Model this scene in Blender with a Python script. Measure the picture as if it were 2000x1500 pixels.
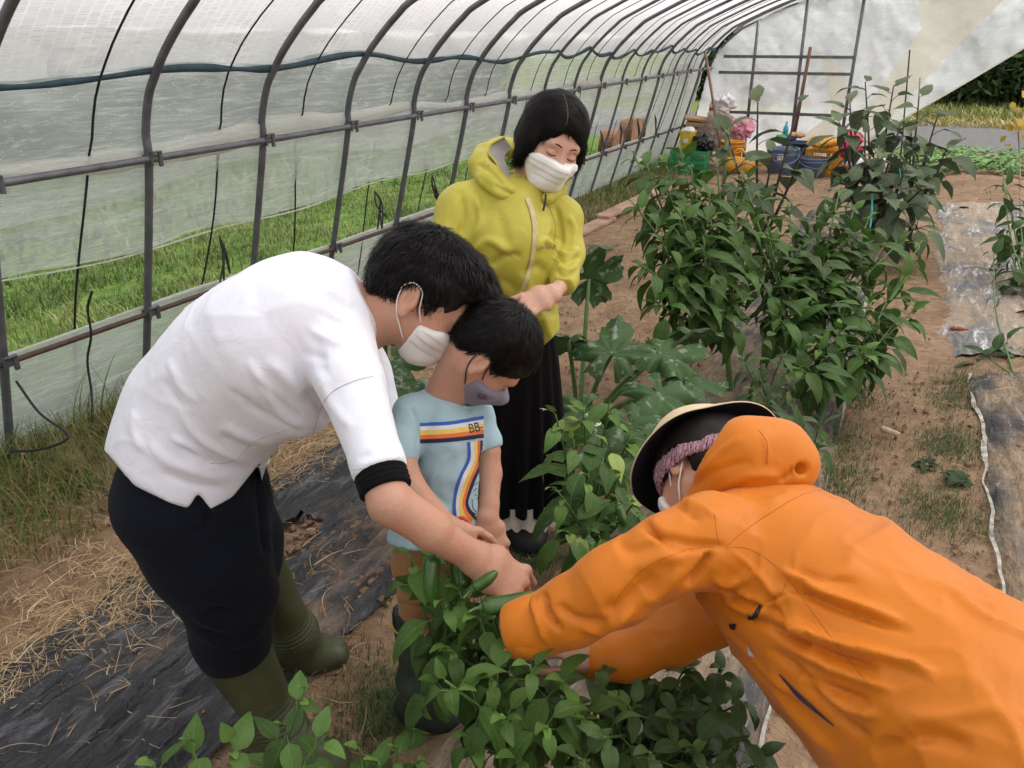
import bpy, math, random
import numpy as np
from mathutils import Vector, Matrix
from mathutils.bvhtree import BVHTree
rad = math.radians
for _o in list(bpy.data.objects): bpy.data.objects.remove(_o)
SC = bpy.context.scene
COL = SC.collection
# ------------------------------------------------------------------ camera
CH, CF = 1.6, 1555.0                      # eye height, focal length in photo pixels
PITCH = math.atan(670 / CF)
YAW = math.atan(810 / math.hypot(CF, 670))
cR = np.array([math.cos(YAW), math.sin(YAW), 0.0])
_fh = np.array([-math.sin(YAW), math.cos(YAW), 0.0])
cF = _fh * math.cos(PITCH) + np.array([0, 0, -math.sin(PITCH)])
cU = _fh * math.sin(PITCH) + np.array([0, 0, math.cos(PITCH)])
cC = np.array([0, 0, CH])
cam = bpy.data.cameras.new('camera'); camo = bpy.data.objects.new('camera', cam); COL.objects.link(camo)
cam.sensor_width = 36; cam.lens = 36 * CF / 2000; cam.clip_end = 400; cam.clip_start = 0.05
M4 = Matrix((tuple(cR) + (0,), tuple(cU) + (0,), tuple(-cF) + (0,), (0, 0, 0, 1))).transposed()
M4.translation = Vector(cC); camo.matrix_world = M4
SC.camera = camo
# ------------------------------------------------------------------ light: overcast day
SUN_EL, SUN_AZ = rad(58), rad(55)         # azimuth measured from +y towards +x
w = bpy.data.worlds.new('World'); SC.world = w; w.use_nodes = True
nt = w.node_tree; bg = nt.nodes['Background']
sky = nt.nodes.new('ShaderNodeTexSky'); sky.sky_type = 'NISHITA'; sky.sun_disc = False
sky.sun_elevation = SUN_EL; sky.sun_rotation = SUN_AZ; sky.dust_density = 4; sky.air_density = 1.0
bw = nt.nodes.new('ShaderNodeHueSaturation'); bw.inputs['Saturation'].default_value = 0.22
nt.links.new(sky.outputs[0], bw.inputs['Color'])
nt.links.new(bw.outputs[0], bg.inputs['Color']); bg.inputs['Strength'].default_value = 0.092
sl = bpy.data.lights.new('sun', 'SUN'); sl.energy = 1.5; sl.angle = rad(14); sl.color = (1.0, 0.96, 0.9)
so = bpy.data.objects.new('sun', sl); COL.objects.link(so)
_sd = Vector((math.sin(SUN_AZ) * math.cos(SUN_EL), math.cos(SUN_AZ) * math.cos(SUN_EL), math.sin(SUN_EL)))
so.rotation_euler = _sd.to_track_quat('Z', 'Y').to_euler(); so.location = (3, 3, 8)
SC.view_settings.view_transform = 'Standard'; SC.view_settings.look = 'None'
SC.view_settings.exposure = 1.32; SC.view_settings.gamma = 1
SC.cycles.max_bounces = 8; SC.cycles.transparent_max_bounces = 24; SC.cycles.diffuse_bounces = 4
SC.cycles.caustics_reflective = False; SC.cycles.caustics_refractive = False
# ------------------------------------------------------------------ measuring helpers (photo measurement -> metres)
def ray(px, py): return cF + cR * (px - 1000) / CF + cU * (750 - py) / CF
def W(px, py, d): return cC + ray(px, py) * d
def G(px, py, z=0.0):
    r = ray(px, py); return cC + r * (z - CH) / r[2]
def Yp(px, py, y):
    r = ray(px, py); return cC + r * y / r[1]
def V3(c): return c[0] * cR + c[1] * cU + c[2] * cF          # direction given right / up / away
def unit(v):
    v = np.asarray(v, float); return v / np.linalg.norm(v)
def frame(fwd, up):
    f = unit(fwd); u = np.asarray(up, float); u = unit(u - f * (u @ f)); return np.cross(f, u), f, u   # right, forward, up
# ------------------------------------------------------------------ noise
def _h(ix, iy, iz, seed):
    n = (ix.astype(np.int64) * 374761393 + iy.astype(np.int64) * 668265263 + iz.astype(np.int64) * 2147483647 + seed * 974634777) & 0xffffffff
    n = ((n ^ (n >> 13)) * 1274126177) & 0xffffffff
    return ((n ^ (n >> 16)) & 0xffff) / 32767.5 - 1.0
def noise(x, y, z=0.0, seed=0):
    x = np.asarray(x, float); y = np.asarray(y, float) + 0 * x; z = np.asarray(z, float) + 0 * x
    ix, iy, iz = np.floor(x), np.floor(y), np.floor(z)
    fx, fy, fz = x - ix, y - iy, z - iz
    s = lambda t: t * t * (3 - 2 * t)
    fx, fy, fz = s(fx), s(fy), s(fz); r = 0
    for a in (0, 1):
        for b in (0, 1):
            for c in (0, 1):
                r = r + _h(ix + a, iy + b, iz + c, seed) * (fx if a else 1 - fx) * (fy if b else 1 - fy) * (fz if c else 1 - fz)
    return r
def fbm(x, y, z=0.0, seed=0, oct=4):
    r = 0; a = 1.0; t = 0
    for i in range(oct):
        r = r + a * noise(np.asarray(x) * 2 ** i, np.asarray(y) * 2 ** i, np.asarray(z) * 2 ** i, seed + i * 7); t += a; a *= .5
    return r / t
# ------------------------------------------------------------------ mesh building
def smooth_all(me, on=True): me.polygons.foreach_set('use_smooth', [on] * len(me.polygons))
def mesh_np(name, v, f, mat=None, parent=None, smooth=True, uvs=None):
    """v (n,3); f: array (m,4)/(m,3) or list of faces; uvs: dict name -> per-vertex (n,2)"""
    me = bpy.data.meshes.new(name)
    if isinstance(f, np.ndarray):
        me.vertices.add(len(v)); me.vertices.foreach_set('co', np.asarray(v, np.float32).ravel())
        m, k = f.shape
        me.loops.add(m * k); me.loops.foreach_set('vertex_index', f.astype(np.int32).ravel())
        me.polygons.add(m); me.polygons.foreach_set('loop_start', np.arange(0, m * k, k, dtype=np.int32))
        me.update(calc_edges=True)
    else:
        me.from_pydata([tuple(map(float, p)) for p in v], [], [tuple(int(i) for i in q) for q in f])
    smooth_all(me, smooth)
    if uvs:
        li = np.empty(len(me.loops), np.int32); me.loops.foreach_get('vertex_index', li)
        for n, a in uvs.items():
            l = me.uv_layers.new(name=n); l.data.foreach_set('uv', np.asarray(a, np.float32)[li].ravel())
    me.update()
    o = bpy.data.objects.new(name, me); COL.objects.link(o)
    if mat: me.materials.append(mat)
    if parent: adopt(o, parent)
    return o
def adopt(o, parent):
    o.parent = parent
    if parent.type == 'EMPTY' and parent.parent is None:
        o.location = o.location - parent.location if o.location.length else -parent.location
    return o
def tag(o, label=None, cat=None, group=None, kind=None):
    if label: o['label'] = label
    if cat: o['category'] = cat
    if group: o['group'] = group
    if kind: o['kind'] = kind
    return o
def thing(name, label, cat, loc=(0, 0, 0), group=None):
    o = bpy.data.objects.new(name, None); COL.objects.link(o); o.location = Vector([float(c) for c in loc]); o.empty_display_size = .1
    return tag(o, label, cat, group)
class MB:
    def __init__(s): s.v = []; s.f = []; s.n = 0; s.uv = {}
    def add(s, v, f, **uv):
        v = np.asarray(v, float)
        for k, a in uv.items(): s.uv.setdefault(k, []).append((s.n, np.asarray(a, float)))
        s.v.append(v); s.f += [tuple(int(i) + s.n for i in q) for q in f]; s.n += len(v); return s
    def box(s, c, d, ax=None):
        c = np.asarray(c, float); h = np.asarray(d, float) / 2
        P = np.array([[x, y, z] for x in (-1, 1) for y in (-1, 1) for z in (-1, 1)]) * h
        if ax is not None: P = P @ np.asarray(ax)
        return s.add(P + c, [(0, 1, 3, 2), (4, 6, 7, 5), (0, 4, 5, 1), (2, 3, 7, 6), (0, 2, 6, 4), (1, 5, 7, 3)])
    def tube(s, pts, r, n=8, cap=True):
        v, f = tube(pts, r, n, cap); return s.add(v, f)
    def lathe(s, c, prof, n=24, ax=None, cap=(True, True)):
        c = np.asarray(c, float); th = np.linspace(0, 2 * np.pi, n, endpoint=False); P = []
        for r, z in prof: P += [(r * math.cos(t), r * math.sin(t), z) for t in th]
        P = np.array(P)
        if ax is not None: P = P @ np.asarray(ax)
        f = []
        for i in range(len(prof) - 1):
            for j in range(n): f.append((i * n + j, i * n + (j + 1) % n, (i + 1) * n + (j + 1) % n, (i + 1) * n + j))
        if cap[0]: f.append(tuple(range(n))[::-1])
        if cap[1]: f.append(tuple(range((len(prof) - 1) * n, len(prof) * n)))
        return s.add(P + c, f)
    def build(s, name, mat=None, parent=None, smooth=True):
        return mesh_np(name, np.concatenate(s.v), s.f, mat, parent, smooth)
def spline(pts, n=8):
    """Catmull-Rom through pts (any dimension), n points per span"""
    P = np.asarray(pts, float)
    if len(P) < 3: return np.array([P[0] + (P[-1] - P[0]) * t for t in np.linspace(0, 1, n + 1)])
    Q = np.vstack([2 * P[0] - P[1], P, 2 * P[-1] - P[-2]]); out = []
    for i in range(1, len(Q) - 2):
        for t in np.linspace(0, 1, n, endpoint=False):
            a, b, c, d = Q[i - 1:i + 3]
            out.append(.5 * ((2 * b) + (c - a) * t + (2 * a - 5 * b + 4 * c - d) * t * t + (3 * b - a - 3 * c + d) * t ** 3))
    out.append(P[-1]); return np.array(out)
def tube(pts, r, n=8, cap=True):
    P = np.asarray(pts, float); m = len(P); r = np.broadcast_to(np.asarray(r, float), (m,))
    T = np.gradient(P, axis=0); T /= np.linalg.norm(T, axis=1)[:, None] + 1e-9
    a = np.cross(T[0], [0, 0, 1.]);
    if np.linalg.norm(a) < .1: a = np.cross(T[0], [1., 0, 0])
    a = unit(a); V = []
    th = np.linspace(0, 2 * np.pi, n, endpoint=False)
    for i in range(m):
        a = a - T[i] * (a @ T[i]); a = a / (np.linalg.norm(a) + 1e-9); b = np.cross(T[i], a)
        V.append(P[i] + r[i] * (np.cos(th)[:, None] * a + np.sin(th)[:, None] * b))
    f = [(i * n + j, i * n + (j + 1) % n, (i + 1) * n + (j + 1) % n, (i + 1) * n + j) for i in range(m - 1) for j in range(n)]
    if cap: f += [tuple(range(n))[::-1], tuple(range((m - 1) * n, m * n))]
    return np.concatenate(V), f
def ribbon(pts, wdir, w):
    P = np.asarray(pts, float); m = len(P); w = np.broadcast_to(np.asarray(w, float), (m,)); D = np.asarray(wdir, float)
    if D.ndim == 1: D = np.tile(D, (m, 1))
    v = np.stack([P - D * w[:, None] / 2, P + D * w[:, None] / 2], 1).reshape(-1, 3)
    return v, [(2 * i, 2 * i + 1, 2 * i + 3, 2 * i + 2) for i in range(m - 1)]
# ------------------------------------------------------------------ signed-distance modelling (for bodies and clothes)
class SDF:
    def __init__(s): s.p = []
    def cap(s, a, b, ra, rb=None, k=.02, side=None, ra2=None, rb2=None, op=1):
        rb = ra if rb is None else rb
        s.p.append(('c', np.asarray(a, float), np.asarray(b, float), ra, rb, k, None if side is None else unit(side), ra2 or ra, (rb2 or (ra2 or rb) if rb2 is None else rb2), op)); return s
    def chain(s, pts, k=.02, side=None, op=1):
        """pts: (P, r[, r_side])"""
        for p, q in zip(pts[:-1], pts[1:]):
            s.cap(p[0], q[0], p[1], q[1], k, side, p[2] if len(p) > 2 else None, q[2] if len(q) > 2 else None, op)
        return s
    def ell(s, c, r, ax=None, k=.02, op=1):
        s.p.append(('e', np.asarray(c, float), np.asarray(r, float), np.eye(3) if ax is None else np.asarray(ax, float), k, op)); return s
    def plane(s, c, n, k=.004):          # keep the side n points away from
        s.p.append(('p', np.asarray(c, float), unit(n), k)); return s
    def fn(s, f): s.p.append(('f', f)); return s
    def bbox(s):
        lo = np.full(3, 1e9); hi = -lo
        for q in s.p:
            if q[0] == 'c' and q[-1] == 1:
                R = max(q[3], q[4], q[7], q[8]) + q[5] * .5
                lo = np.minimum(lo, np.minimum(q[1], q[2]) - R); hi = np.maximum(hi, np.maximum(q[1], q[2]) + R)
            elif q[0] == 'e' and q[-1] == 1:
                e = np.sqrt(((q[3] * q[2][:, None]) ** 2).sum(0)) + q[4] * .5
                lo = np.minimum(lo, q[1] - e); hi = np.maximum(hi, q[1] + e)
        return lo, hi
    def mesh(s, h, smooth=1, pad=0.0):
        lo, hi = s.bbox(); lo = lo - 3 * h - pad; hi = hi + 3 * h + pad
        N = np.ceil((hi - lo) / h).astype(int) + 1
        X = [lo[i] + h * np.arange(N[i]) for i in range(3)]
        F = np.full(N, .1, np.float32)
        for q in s.p:
            if q[0] in 'ce':
                if q[0] == 'c':
                    R = max(q[3], q[4], q[7], q[8]) + q[5] + 3 * h; a = np.minimum(q[1], q[2]) - R; b = np.maximum(q[1], q[2]) + R; k = q[5]
                else:
                    e = np.sqrt(((q[3] * q[2][:, None]) ** 2).sum(0)) + q[4] + 3 * h; a = q[1] - e; b = q[1] + e; k = q[4]
                i0 = np.clip(((a - lo) / h).astype(int), 0, N); i1 = np.clip(((b - lo) / h).astype(int) + 2, 0, N)
                if (i1 <= i0).any(): continue
                sl = tuple(slice(i0[j], i1[j]) for j in range(3))
                x, y, z = np.meshgrid(*[X[j][sl[j]] for j in range(3)], indexing='ij', sparse=True)
                if q[0] == 'c':
                    A, B, ra, rb, side, sa, sb = q[1], q[2], q[3], q[4], q[6], q[7], q[8]
                    d = B - A; L = max(d @ d, 1e-9)
                    px, py, pz = x - A[0], y - A[1], z - A[2]
                    t = np.clip((px * d[0] + py * d[1] + pz * d[2]) / L, 0, 1)
                    qx, qy, qz = px - t * d[0], py - t * d[1], pz - t * d[2]
                    r = ra + (rb - ra) * t; q2 = qx * qx + qy * qy + qz * qz
                    if side is not None:
                        rs = sa + (sb - sa) * t; c = qx * side[0] + qy * side[1] + qz * side[2]
                        l0 = np.sqrt(q2) + 1e-9; q3 = np.sqrt(np.maximum(q2 - c * c + (c * r / rs) ** 2, 1e-12))
                        D = (q3 - r) * np.minimum(1, l0 / q3 * 1.0) if False else (q3 - r) * np.where(rs > r, 1, rs / r)
                    else: D = np.sqrt(q2) - r
                else:
                    C, r, ax = q[1], q[2], q[3]
                    px, py, pz = x - C[0], y - C[1], z - C[2]
                    l = [px * ax[i][0] + py * ax[i][1] + pz * ax[i][2] for i in range(3)]
                    k0 = np.sqrt(sum((l[i] / r[i]) ** 2 for i in range(3))); k1 = np.sqrt(sum((l[i] / r[i] ** 2) ** 2 for i in range(3))) + 1e-9
                    D = k0 * (k0 - 1) / k1
                cur = F[sl]; k = max(k, 1e-4)
                if q[-1] == 1:
                    hh = np.maximum(k - np.abs(cur - D), 0) / k; F[sl] = np.minimum(cur, D) - hh * hh * k * .25
                else:
                    hh = np.maximum(k - np.abs(cur + D), 0) / k; F[sl] = np.maximum(cur, -D) + hh * hh * k * .25
            elif q[0] == 'p':
                x, y, z = np.meshgrid(*X, indexing='ij', sparse=True); n = q[2]
                D = (x - q[1][0]) * n[0] + (y - q[1][1]) * n[1] + (z - q[1][2]) * n[2]; k = q[3]
                hh = np.maximum(k - np.abs(F - D), 0) / k; F = (np.maximum(F, D) + hh * hh * k * .25).astype(np.float32)
            else:
                x, y, z = np.meshgrid(*X, indexing='ij', sparse=True); F = q[1](x, y, z, F).astype(np.float32)
        return nets(F, lo, h, smooth)
def nets(F, lo, h, smooth=1):
    S = F < 0
    n = np.array(F.shape) - 1
    c = [S[a:a + n[0], b:b + n[1], d:d + n[2]] for a in (0, 1) for b in (0, 1) for d in (0, 1)]
    cnt = sum(q.astype(np.int8) for q in c); act = (cnt > 0) & (cnt < 8)
    I = np.argwhere(act); idx = np.full(n, -1, np.int64); idx[act] = np.arange(len(I))
    val = {(a, b, d): F[I[:, 0] + a, I[:, 1] + b, I[:, 2] + d].astype(float) for a in (0, 1) for b in (0, 1) for d in (0, 1)}
    P = np.zeros((len(I), 3)); K = np.zeros(len(I))
    for ax in range(3):
        o = [i for i in range(3) if i != ax]
        for a in (0, 1):
            for b in (0, 1):
                k0 = [0, 0, 0]; k0[o[0]] = a; k0[o[1]] = b; k1 = list(k0); k1[ax] = 1
                v0, v1 = val[tuple(k0)], val[tuple(k1)]; m = (v0 < 0) != (v1 < 0)
                t = np.where(m, v0 / np.where(m, v0 - v1, 1), 0)
                e = np.zeros((len(I), 3)); e[:, o[0]] = a; e[:, o[1]] = b; e[:, ax] = t
                P += e * m[:, None]; K += m
    V = lo + h * (I + P / K[:, None]); Q = []
    for ax in range(3):
        o = [(ax + 1) % 3, (ax + 2) % 3]
        s0 = [slice(0, None)] * 3; s1 = [slice(0, None)] * 3; s0[ax] = slice(0, -1); s1[ax] = slice(1, None)
        A, B = S[tuple(s0)], S[tuple(s1)]; D = A != B
        E = np.argwhere(D)
        ok = (E[:, o[0]] > 0) & (E[:, o[1]] > 0) & (E[:, o[0]] < n[o[0]]) & (E[:, o[1]] < n[o[1]]); E = E[ok]
        ins = A[tuple(E.T)]
        def g(a, b):
            J = E.copy(); J[:, o[0]] -= a; J[:, o[1]] -= b; return idx[tuple(J.T)]
        q = np.stack([g(0, 0), g(1, 0), g(1, 1), g(0, 1)], 1); q[~ins] = q[~ins][:, ::-1]; Q.append(q)
    Q = np.concatenate(Q); Q = Q[(Q >= 0).all(1)]
    for _ in range(smooth): V = lap(V, Q, .5)
    return V, Q
def lap(V, Q, w):
    A = np.zeros_like(V); C = np.zeros(len(V))
    for i in range(4):
        j = (i + 1) % 4
        for a, b in ((i, j), (j, i)):
            for d in range(3): A[:, d] += np.bincount(Q[:, a], V[Q[:, b], d], len(V))
            C += np.bincount(Q[:, a], minlength=len(V))
    return V * (1 - w) + w * A / np.maximum(C, 1)[:, None]
def normals(V, Q):
    n = np.cross(V[Q[:, 2]] - V[Q[:, 0]], V[Q[:, 3]] - V[Q[:, 1]]); N = np.zeros_like(V)
    for i in range(4):
        for d in range(3): N[:, d] += np.bincount(Q[:, i], n[:, d], len(V))
    return N / (np.linalg.norm(N, axis=1)[:, None] + 1e-12)
def px_of(V):
    v = V - cC; d = v @ cF; return 1000 + CF * (v @ cR) / d, 750 - CF * (v @ cU) / d, d
def folds(V, Q, lines):
    """crease / ridge lines measured on the photo, modelled into the surface as real relief.
    line: (points, width_px, height_m) ; only where the cloth faces the viewer side it was measured from"""
    N = normals(V, Q); x, y, d = px_of(V); R = (V - cC) / np.linalg.norm(V - cC, axis=1)[:, None]
    face = np.clip(-(N * R).sum(1) * 2.5, 0, 1); D = np.zeros(len(V))
    for pts, wd, hgt in lines:
        P = spline(pts, 5); L = len(P) - 1; best = np.full(len(V), 1e9); bt = np.zeros(len(V))
        for i in range(L):
            a, b = P[i], P[i + 1]; e = b - a; t = np.clip(((x - a[0]) * e[0] + (y - a[1]) * e[1]) / (e @ e + 1e-9), 0, 1)
            dd = np.hypot(x - a[0] - t * e[0], y - a[1] - t * e[1]); m = dd < best; best = np.where(m, dd, best); bt = np.where(m, (i + t) / L, bt)
        D += hgt * np.exp(-(best / wd) ** 2) * np.clip(np.minimum(bt, 1 - bt) * 5, 0, 1) ** .7
    return V + N * (D * face)[:, None]
def join_np(*parts):
    vs, qs, n = [], [], 0
    for v, q in parts: vs.append(v); qs.append(q + n); n += len(v)
    return np.concatenate(vs), np.concatenate(qs)
# ------------------------------------------------------------------ materials
def newmat(name):
    m = bpy.data.materials.new(name); m.use_nodes = True; return m, m.node_tree, m.node_tree.nodes['Principled BSDF']
def N(nt, t, **kw):
    n = nt.nodes.new('ShaderNode' + t)
    for k, v in kw.items():
        if k in n.inputs: n.inputs[k].default_value = v
        else: setattr(n, k, v)
    return n
def ramp(nt, src, stops):
    r = nt.nodes.new('ShaderNodeValToRGB'); e = r.color_ramp.elements
    while len(e) < len(stops): e.new(.5)
    for i, (p, c) in enumerate(stops): e[i].position = p; e[i].color = (c if len(c) == 4 else tuple(c) + (1,)) if hasattr(c, '__len__') else (c, c, c, 1)
    nt.links.new(src, r.inputs[0]); return r.outputs[0]
def mixc(nt, f, a, b, mode='MIX'):
    m = nt.nodes.new('ShaderNodeMix'); m.data_type = 'RGBA'; m.blend_type = mode
    for s, i in ((f, 0), (a, 6), (b, 7)):
        if hasattr(s, 'is_linked'): nt.links.new(s, m.inputs[i])
        else: m.inputs[i].default_value = s if i == 0 else (tuple(s) + (1,) if len(s) == 3 else s)
    return m.outputs[2]
def math_(nt, op, a, b=0.0):
    m = nt.nodes.new('ShaderNodeMath'); m.operation = op
    for s, i in ((a, 0), (b, 1)):
        if hasattr(s, 'is_linked'): nt.links.new(s, m.inputs[i])
        else: m.inputs[i].default_value = s
    return m.outputs[0]
def coords(nt, scale=(1, 1, 1), kind='Object', uv=None):
    if uv: c = N(nt, 'UVMap', uv_map=uv).outputs[0]
    else: c = N(nt, 'TexCoord').outputs[kind]
    mp = N(nt, 'Mapping'); mp.inputs['Scale'].default_value = scale; nt.links.new(c, mp.inputs[0]); return mp.outputs[0]
def ntex(nt, vec, scale, detail=4, rough=.55, dist=0.0):
    n = N(nt, 'TexNoise', Scale=scale, Detail=detail, Roughness=rough, Distortion=dist); nt.links.new(vec, n.inputs['Vector']); return n.outputs['Fac']
def bump(nt, p, h, strength=.3, dist=.01):
    b = N(nt, 'Bump', Strength=strength, Distance=dist); nt.links.new(h, b.inputs['Height']); nt.links.new(b.outputs[0], p.inputs['Normal']); return b
def plain(name, col, rough=.6, var=.12, scale=8, bs=.2, bscale=60, metal=0, spec=.5, sheen=0, bd=.003):
    m, t, p = newmat(name); c = coords(t)
    n = ntex(t, c, scale, 5)
    lo = tuple(x * (1 - var) for x in col); hi = tuple(min(1, x * (1 + var)) for x in col)
    t.links.new(ramp(t, n, [(.3, lo), (.7, hi)]), p.inputs['Base Color'])
    p.inputs['Roughness'].default_value = rough; p.inputs['Metallic'].default_value = metal; p.inputs['Specular IOR Level'].default_value = spec
    if sheen: p.inputs['Sheen Weight'].default_value = sheen
    if bs: bump(t, p, ntex(t, c, bscale, 3), bs, bd)
    return m
# ================================================================== materials
M = {}
M['pipe'] = plain('galvanised_pipe', (.13, .135, .15), .5, .25, 14, .1, metal=.35)
M['rust'] = plain('rusty_pipe', (.07, .035, .03), .7, .4, 20, .3)
M['clampm'] = plain('clamp_steel', (.10, .10, .11), .5, .3, 30, .1, metal=.4)
M['strap'] = plain('black_strap', (.012, .012, .014), .7, .3, 40, .2)
M['blue_edge'] = plain('blue_edge_cloth', (.028, .062, .085), .8, .3, 20, .3)
M['wood'] = plain('plank_wood', (.42, .26, .19), .75, .3, 6, .4, 40)
M['stick'] = plain('bamboo_stick', (.26, .17, .11), .7, .3, 8, .3)
M['rustpole'] = plain('brown_pole', (.14, .065, .045), .7, .3, 10, .3)
M['hedge_wood'] = plain('bark', (.05, .035, .025), .9, .3, 10, .4)

def film_mat(name, white, lo, hi, scale, tint=(1, 1, 1), rough=.35, drops=True, streak=(1, 1, 1), trans=.68, crk=.28):
    """cloudy polythene: part clear, part scattering; lo..hi is how much of it is clouded"""
    m, t, p = newmat(name); t.nodes.remove(p); out = t.nodes['Material Output']
    c = coords(t, streak); n = ntex(t, c, scale, 6, .6, .8)
    f = ramp(t, n, [(.25, lo), (.75, hi)])
    c2 = coords(t, (1, 1, 1)); n2 = ntex(t, c2, 1.1, 3); f = math_(t, 'MULTIPLY_ADD', n2, .0) if False else f
    c3 = coords(t, (1, .25, 3.0)); n3 = ntex(t, c3, 7, 6, .7, 1.6); cr = ramp(t, n3, [(.56, 0), (.66, crk)])
    f = math_(t, 'ADD', f, cr)
    c4 = N(t, 'TexCoord').outputs['Object']; m4 = N(t, 'Mapping'); m4.inputs['Rotation'].default_value = (rad(14), 0, 0); m4.inputs['Scale'].default_value = (1, .55, 7); t.links.new(c4, m4.inputs[0])
    n4 = ntex(t, m4.outputs[0], 2.4, 5, .55, 1.2); f = math_(t, 'ADD', f, ramp(t, n4, [(.465, 0), (.492, crk * .7), (.52, 0)]))  # wrinkle highlights painted into the clouding as thin white lines, in two slants
    m5 = N(t, 'Mapping'); m5.inputs['Rotation'].default_value = (rad(-28), 0, 0); m5.inputs['Scale'].default_value = (1, .7, 9); t.links.new(c4, m5.inputs[0])
    n5 = ntex(t, m5.outputs[0], 1.9, 4, .5, 1.5); f = math_(t, 'ADD', f, ramp(t, n5, [(.53, 0), (.55, crk * .7), (.572, 0)]))
    if drops:
        v = N(t, 'TexVoronoi', Scale=38); t.links.new(c2, v.inputs['Vector'])
        d = ramp(t, v.outputs['Distance'], [(.07, .8), (.13, 0)]); f = math_(t, 'ADD', f, d)
    f = math_(t, 'MINIMUM', f, .97)
    tr = N(t, 'BsdfTransparent'); tr.inputs[0].default_value = (.97, .98, .97, 1)
    di = N(t, 'BsdfDiffuse'); tl = N(t, 'BsdfTranslucent')
    for q in (di, tl): q.inputs[0].default_value = tuple(white) + (1,)
    m1 = N(t, 'MixShader'); m1.inputs[0].default_value = trans; t.links.new(di.outputs[0], m1.inputs[1]); t.links.new(tl.outputs[0], m1.inputs[2])
    m2 = N(t, 'MixShader'); t.links.new(f, m2.inputs[0]); t.links.new(tr.outputs[0], m2.inputs[1]); t.links.new(m1.outputs[0], m2.inputs[2])
    gl = N(t, 'BsdfGlossy', Roughness=.18); b = N(t, 'Bump', Strength=.6, Distance=.02); t.links.new(n3, b.inputs['Height'])
    t.links.new(b.outputs[0], gl.inputs['Normal']); t.links.new(b.outputs[0], di.inputs['Normal'])
    m3 = N(t, 'MixShader'); m3.inputs[0].default_value = .05; t.links.new(m2.outputs[0], m3.inputs[1]); t.links.new(gl.outputs[0], m3.inputs[2])
    t.links.new(m3.outputs[0], out.inputs[0]); return m
M['film'] = film_mat('side_film', (.93, .95, .92), .40, .74, 1.6, streak=(1, .5, 1.6))
M['film_dense'] = film_mat('film_bundle', (.88, .87, .83), .72, .97, 3, drops=False)
M['film_end'] = film_mat('end_film', (.86, .89, .91), .52, .80, .9, drops=False, crk=.10, streak=(1, 1, .8))
M['film_old'] = film_mat('yellowed_film', (.74, .70, .58), .60, .85, .9, drops=False, crk=.08)
# roof fleece: woven white sheet
m, t, p = newmat('roof_fleece'); t.nodes.remove(p); out = t.nodes['Material Output']
cu = N(t, 'UVMap', uv_map='UVMap').outputs[0]
sp = N(t, 'SeparateXYZ'); t.links.new(cu, sp.inputs[0])
mp = N(t, 'Mapping'); mp.inputs['Scale'].default_value = (50, 22, 1); t.links.new(cu, mp.inputs[0])
bri = N(t, 'TexBrick', Scale=1.0); bri.offset = .5; bri.inputs['Brick Width'].default_value = .35; bri.inputs['Row Height'].default_value = 1.0
bri.inputs['Mortar Size'].default_value = .10; bri.inputs['Color1'].default_value = (.55, .55, .56, 1); bri.inputs['Color2'].default_value = (.9, .9, .9, 1); bri.inputs['Mortar'].default_value = (1, 1, 1, 1)
wv = N(t, 'VectorMath', operation='ADD'); nn = N(t, 'TexNoise', Scale=6.0, Detail=3.0); t.links.new(cu, nn.inputs['Vector'])
sc_ = N(t, 'VectorMath', operation='SCALE'); sc_.inputs['Scale'].default_value = .9; t.links.new(nn.outputs['Color'], sc_.inputs[0])
t.links.new(mp.outputs[0], wv.inputs[0]); t.links.new(sc_.outputs[0], wv.inputs[1]); t.links.new(wv.outputs[0], bri.inputs['Vector'])
patch = ramp(t, ntex(t, coords(t), 3.0, 5, .6), [(.35, .0), (.65, 1.0)])
wov = mixc(t, patch, bri.outputs['Color'], (.86, .86, .86))
col = mixc(t, 1.0, wov, (1.0, .97, .97), 'MULTIPLY')
tr = N(t, 'BsdfTransparent'); di = N(t, 'BsdfDiffuse'); tl = N(t, 'BsdfTranslucent')
t.links.new(col, di.inputs[0]); t.links.new(col, tl.inputs[0])
m1 = N(t, 'MixShader'); m1.inputs[0].default_value = .74; t.links.new(di.outputs[0], m1.inputs[1]); t.links.new(tl.outputs[0], m1.inputs[2])
m2 = N(t, 'MixShader'); m2.inputs[0].default_value = .84; t.links.new(tr.outputs[0], m2.inputs[1]); t.links.new(m1.outputs[0], m2.inputs[2])
t.links.new(m2.outputs[0], out.inputs[0]); M['fleece'] = m

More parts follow.
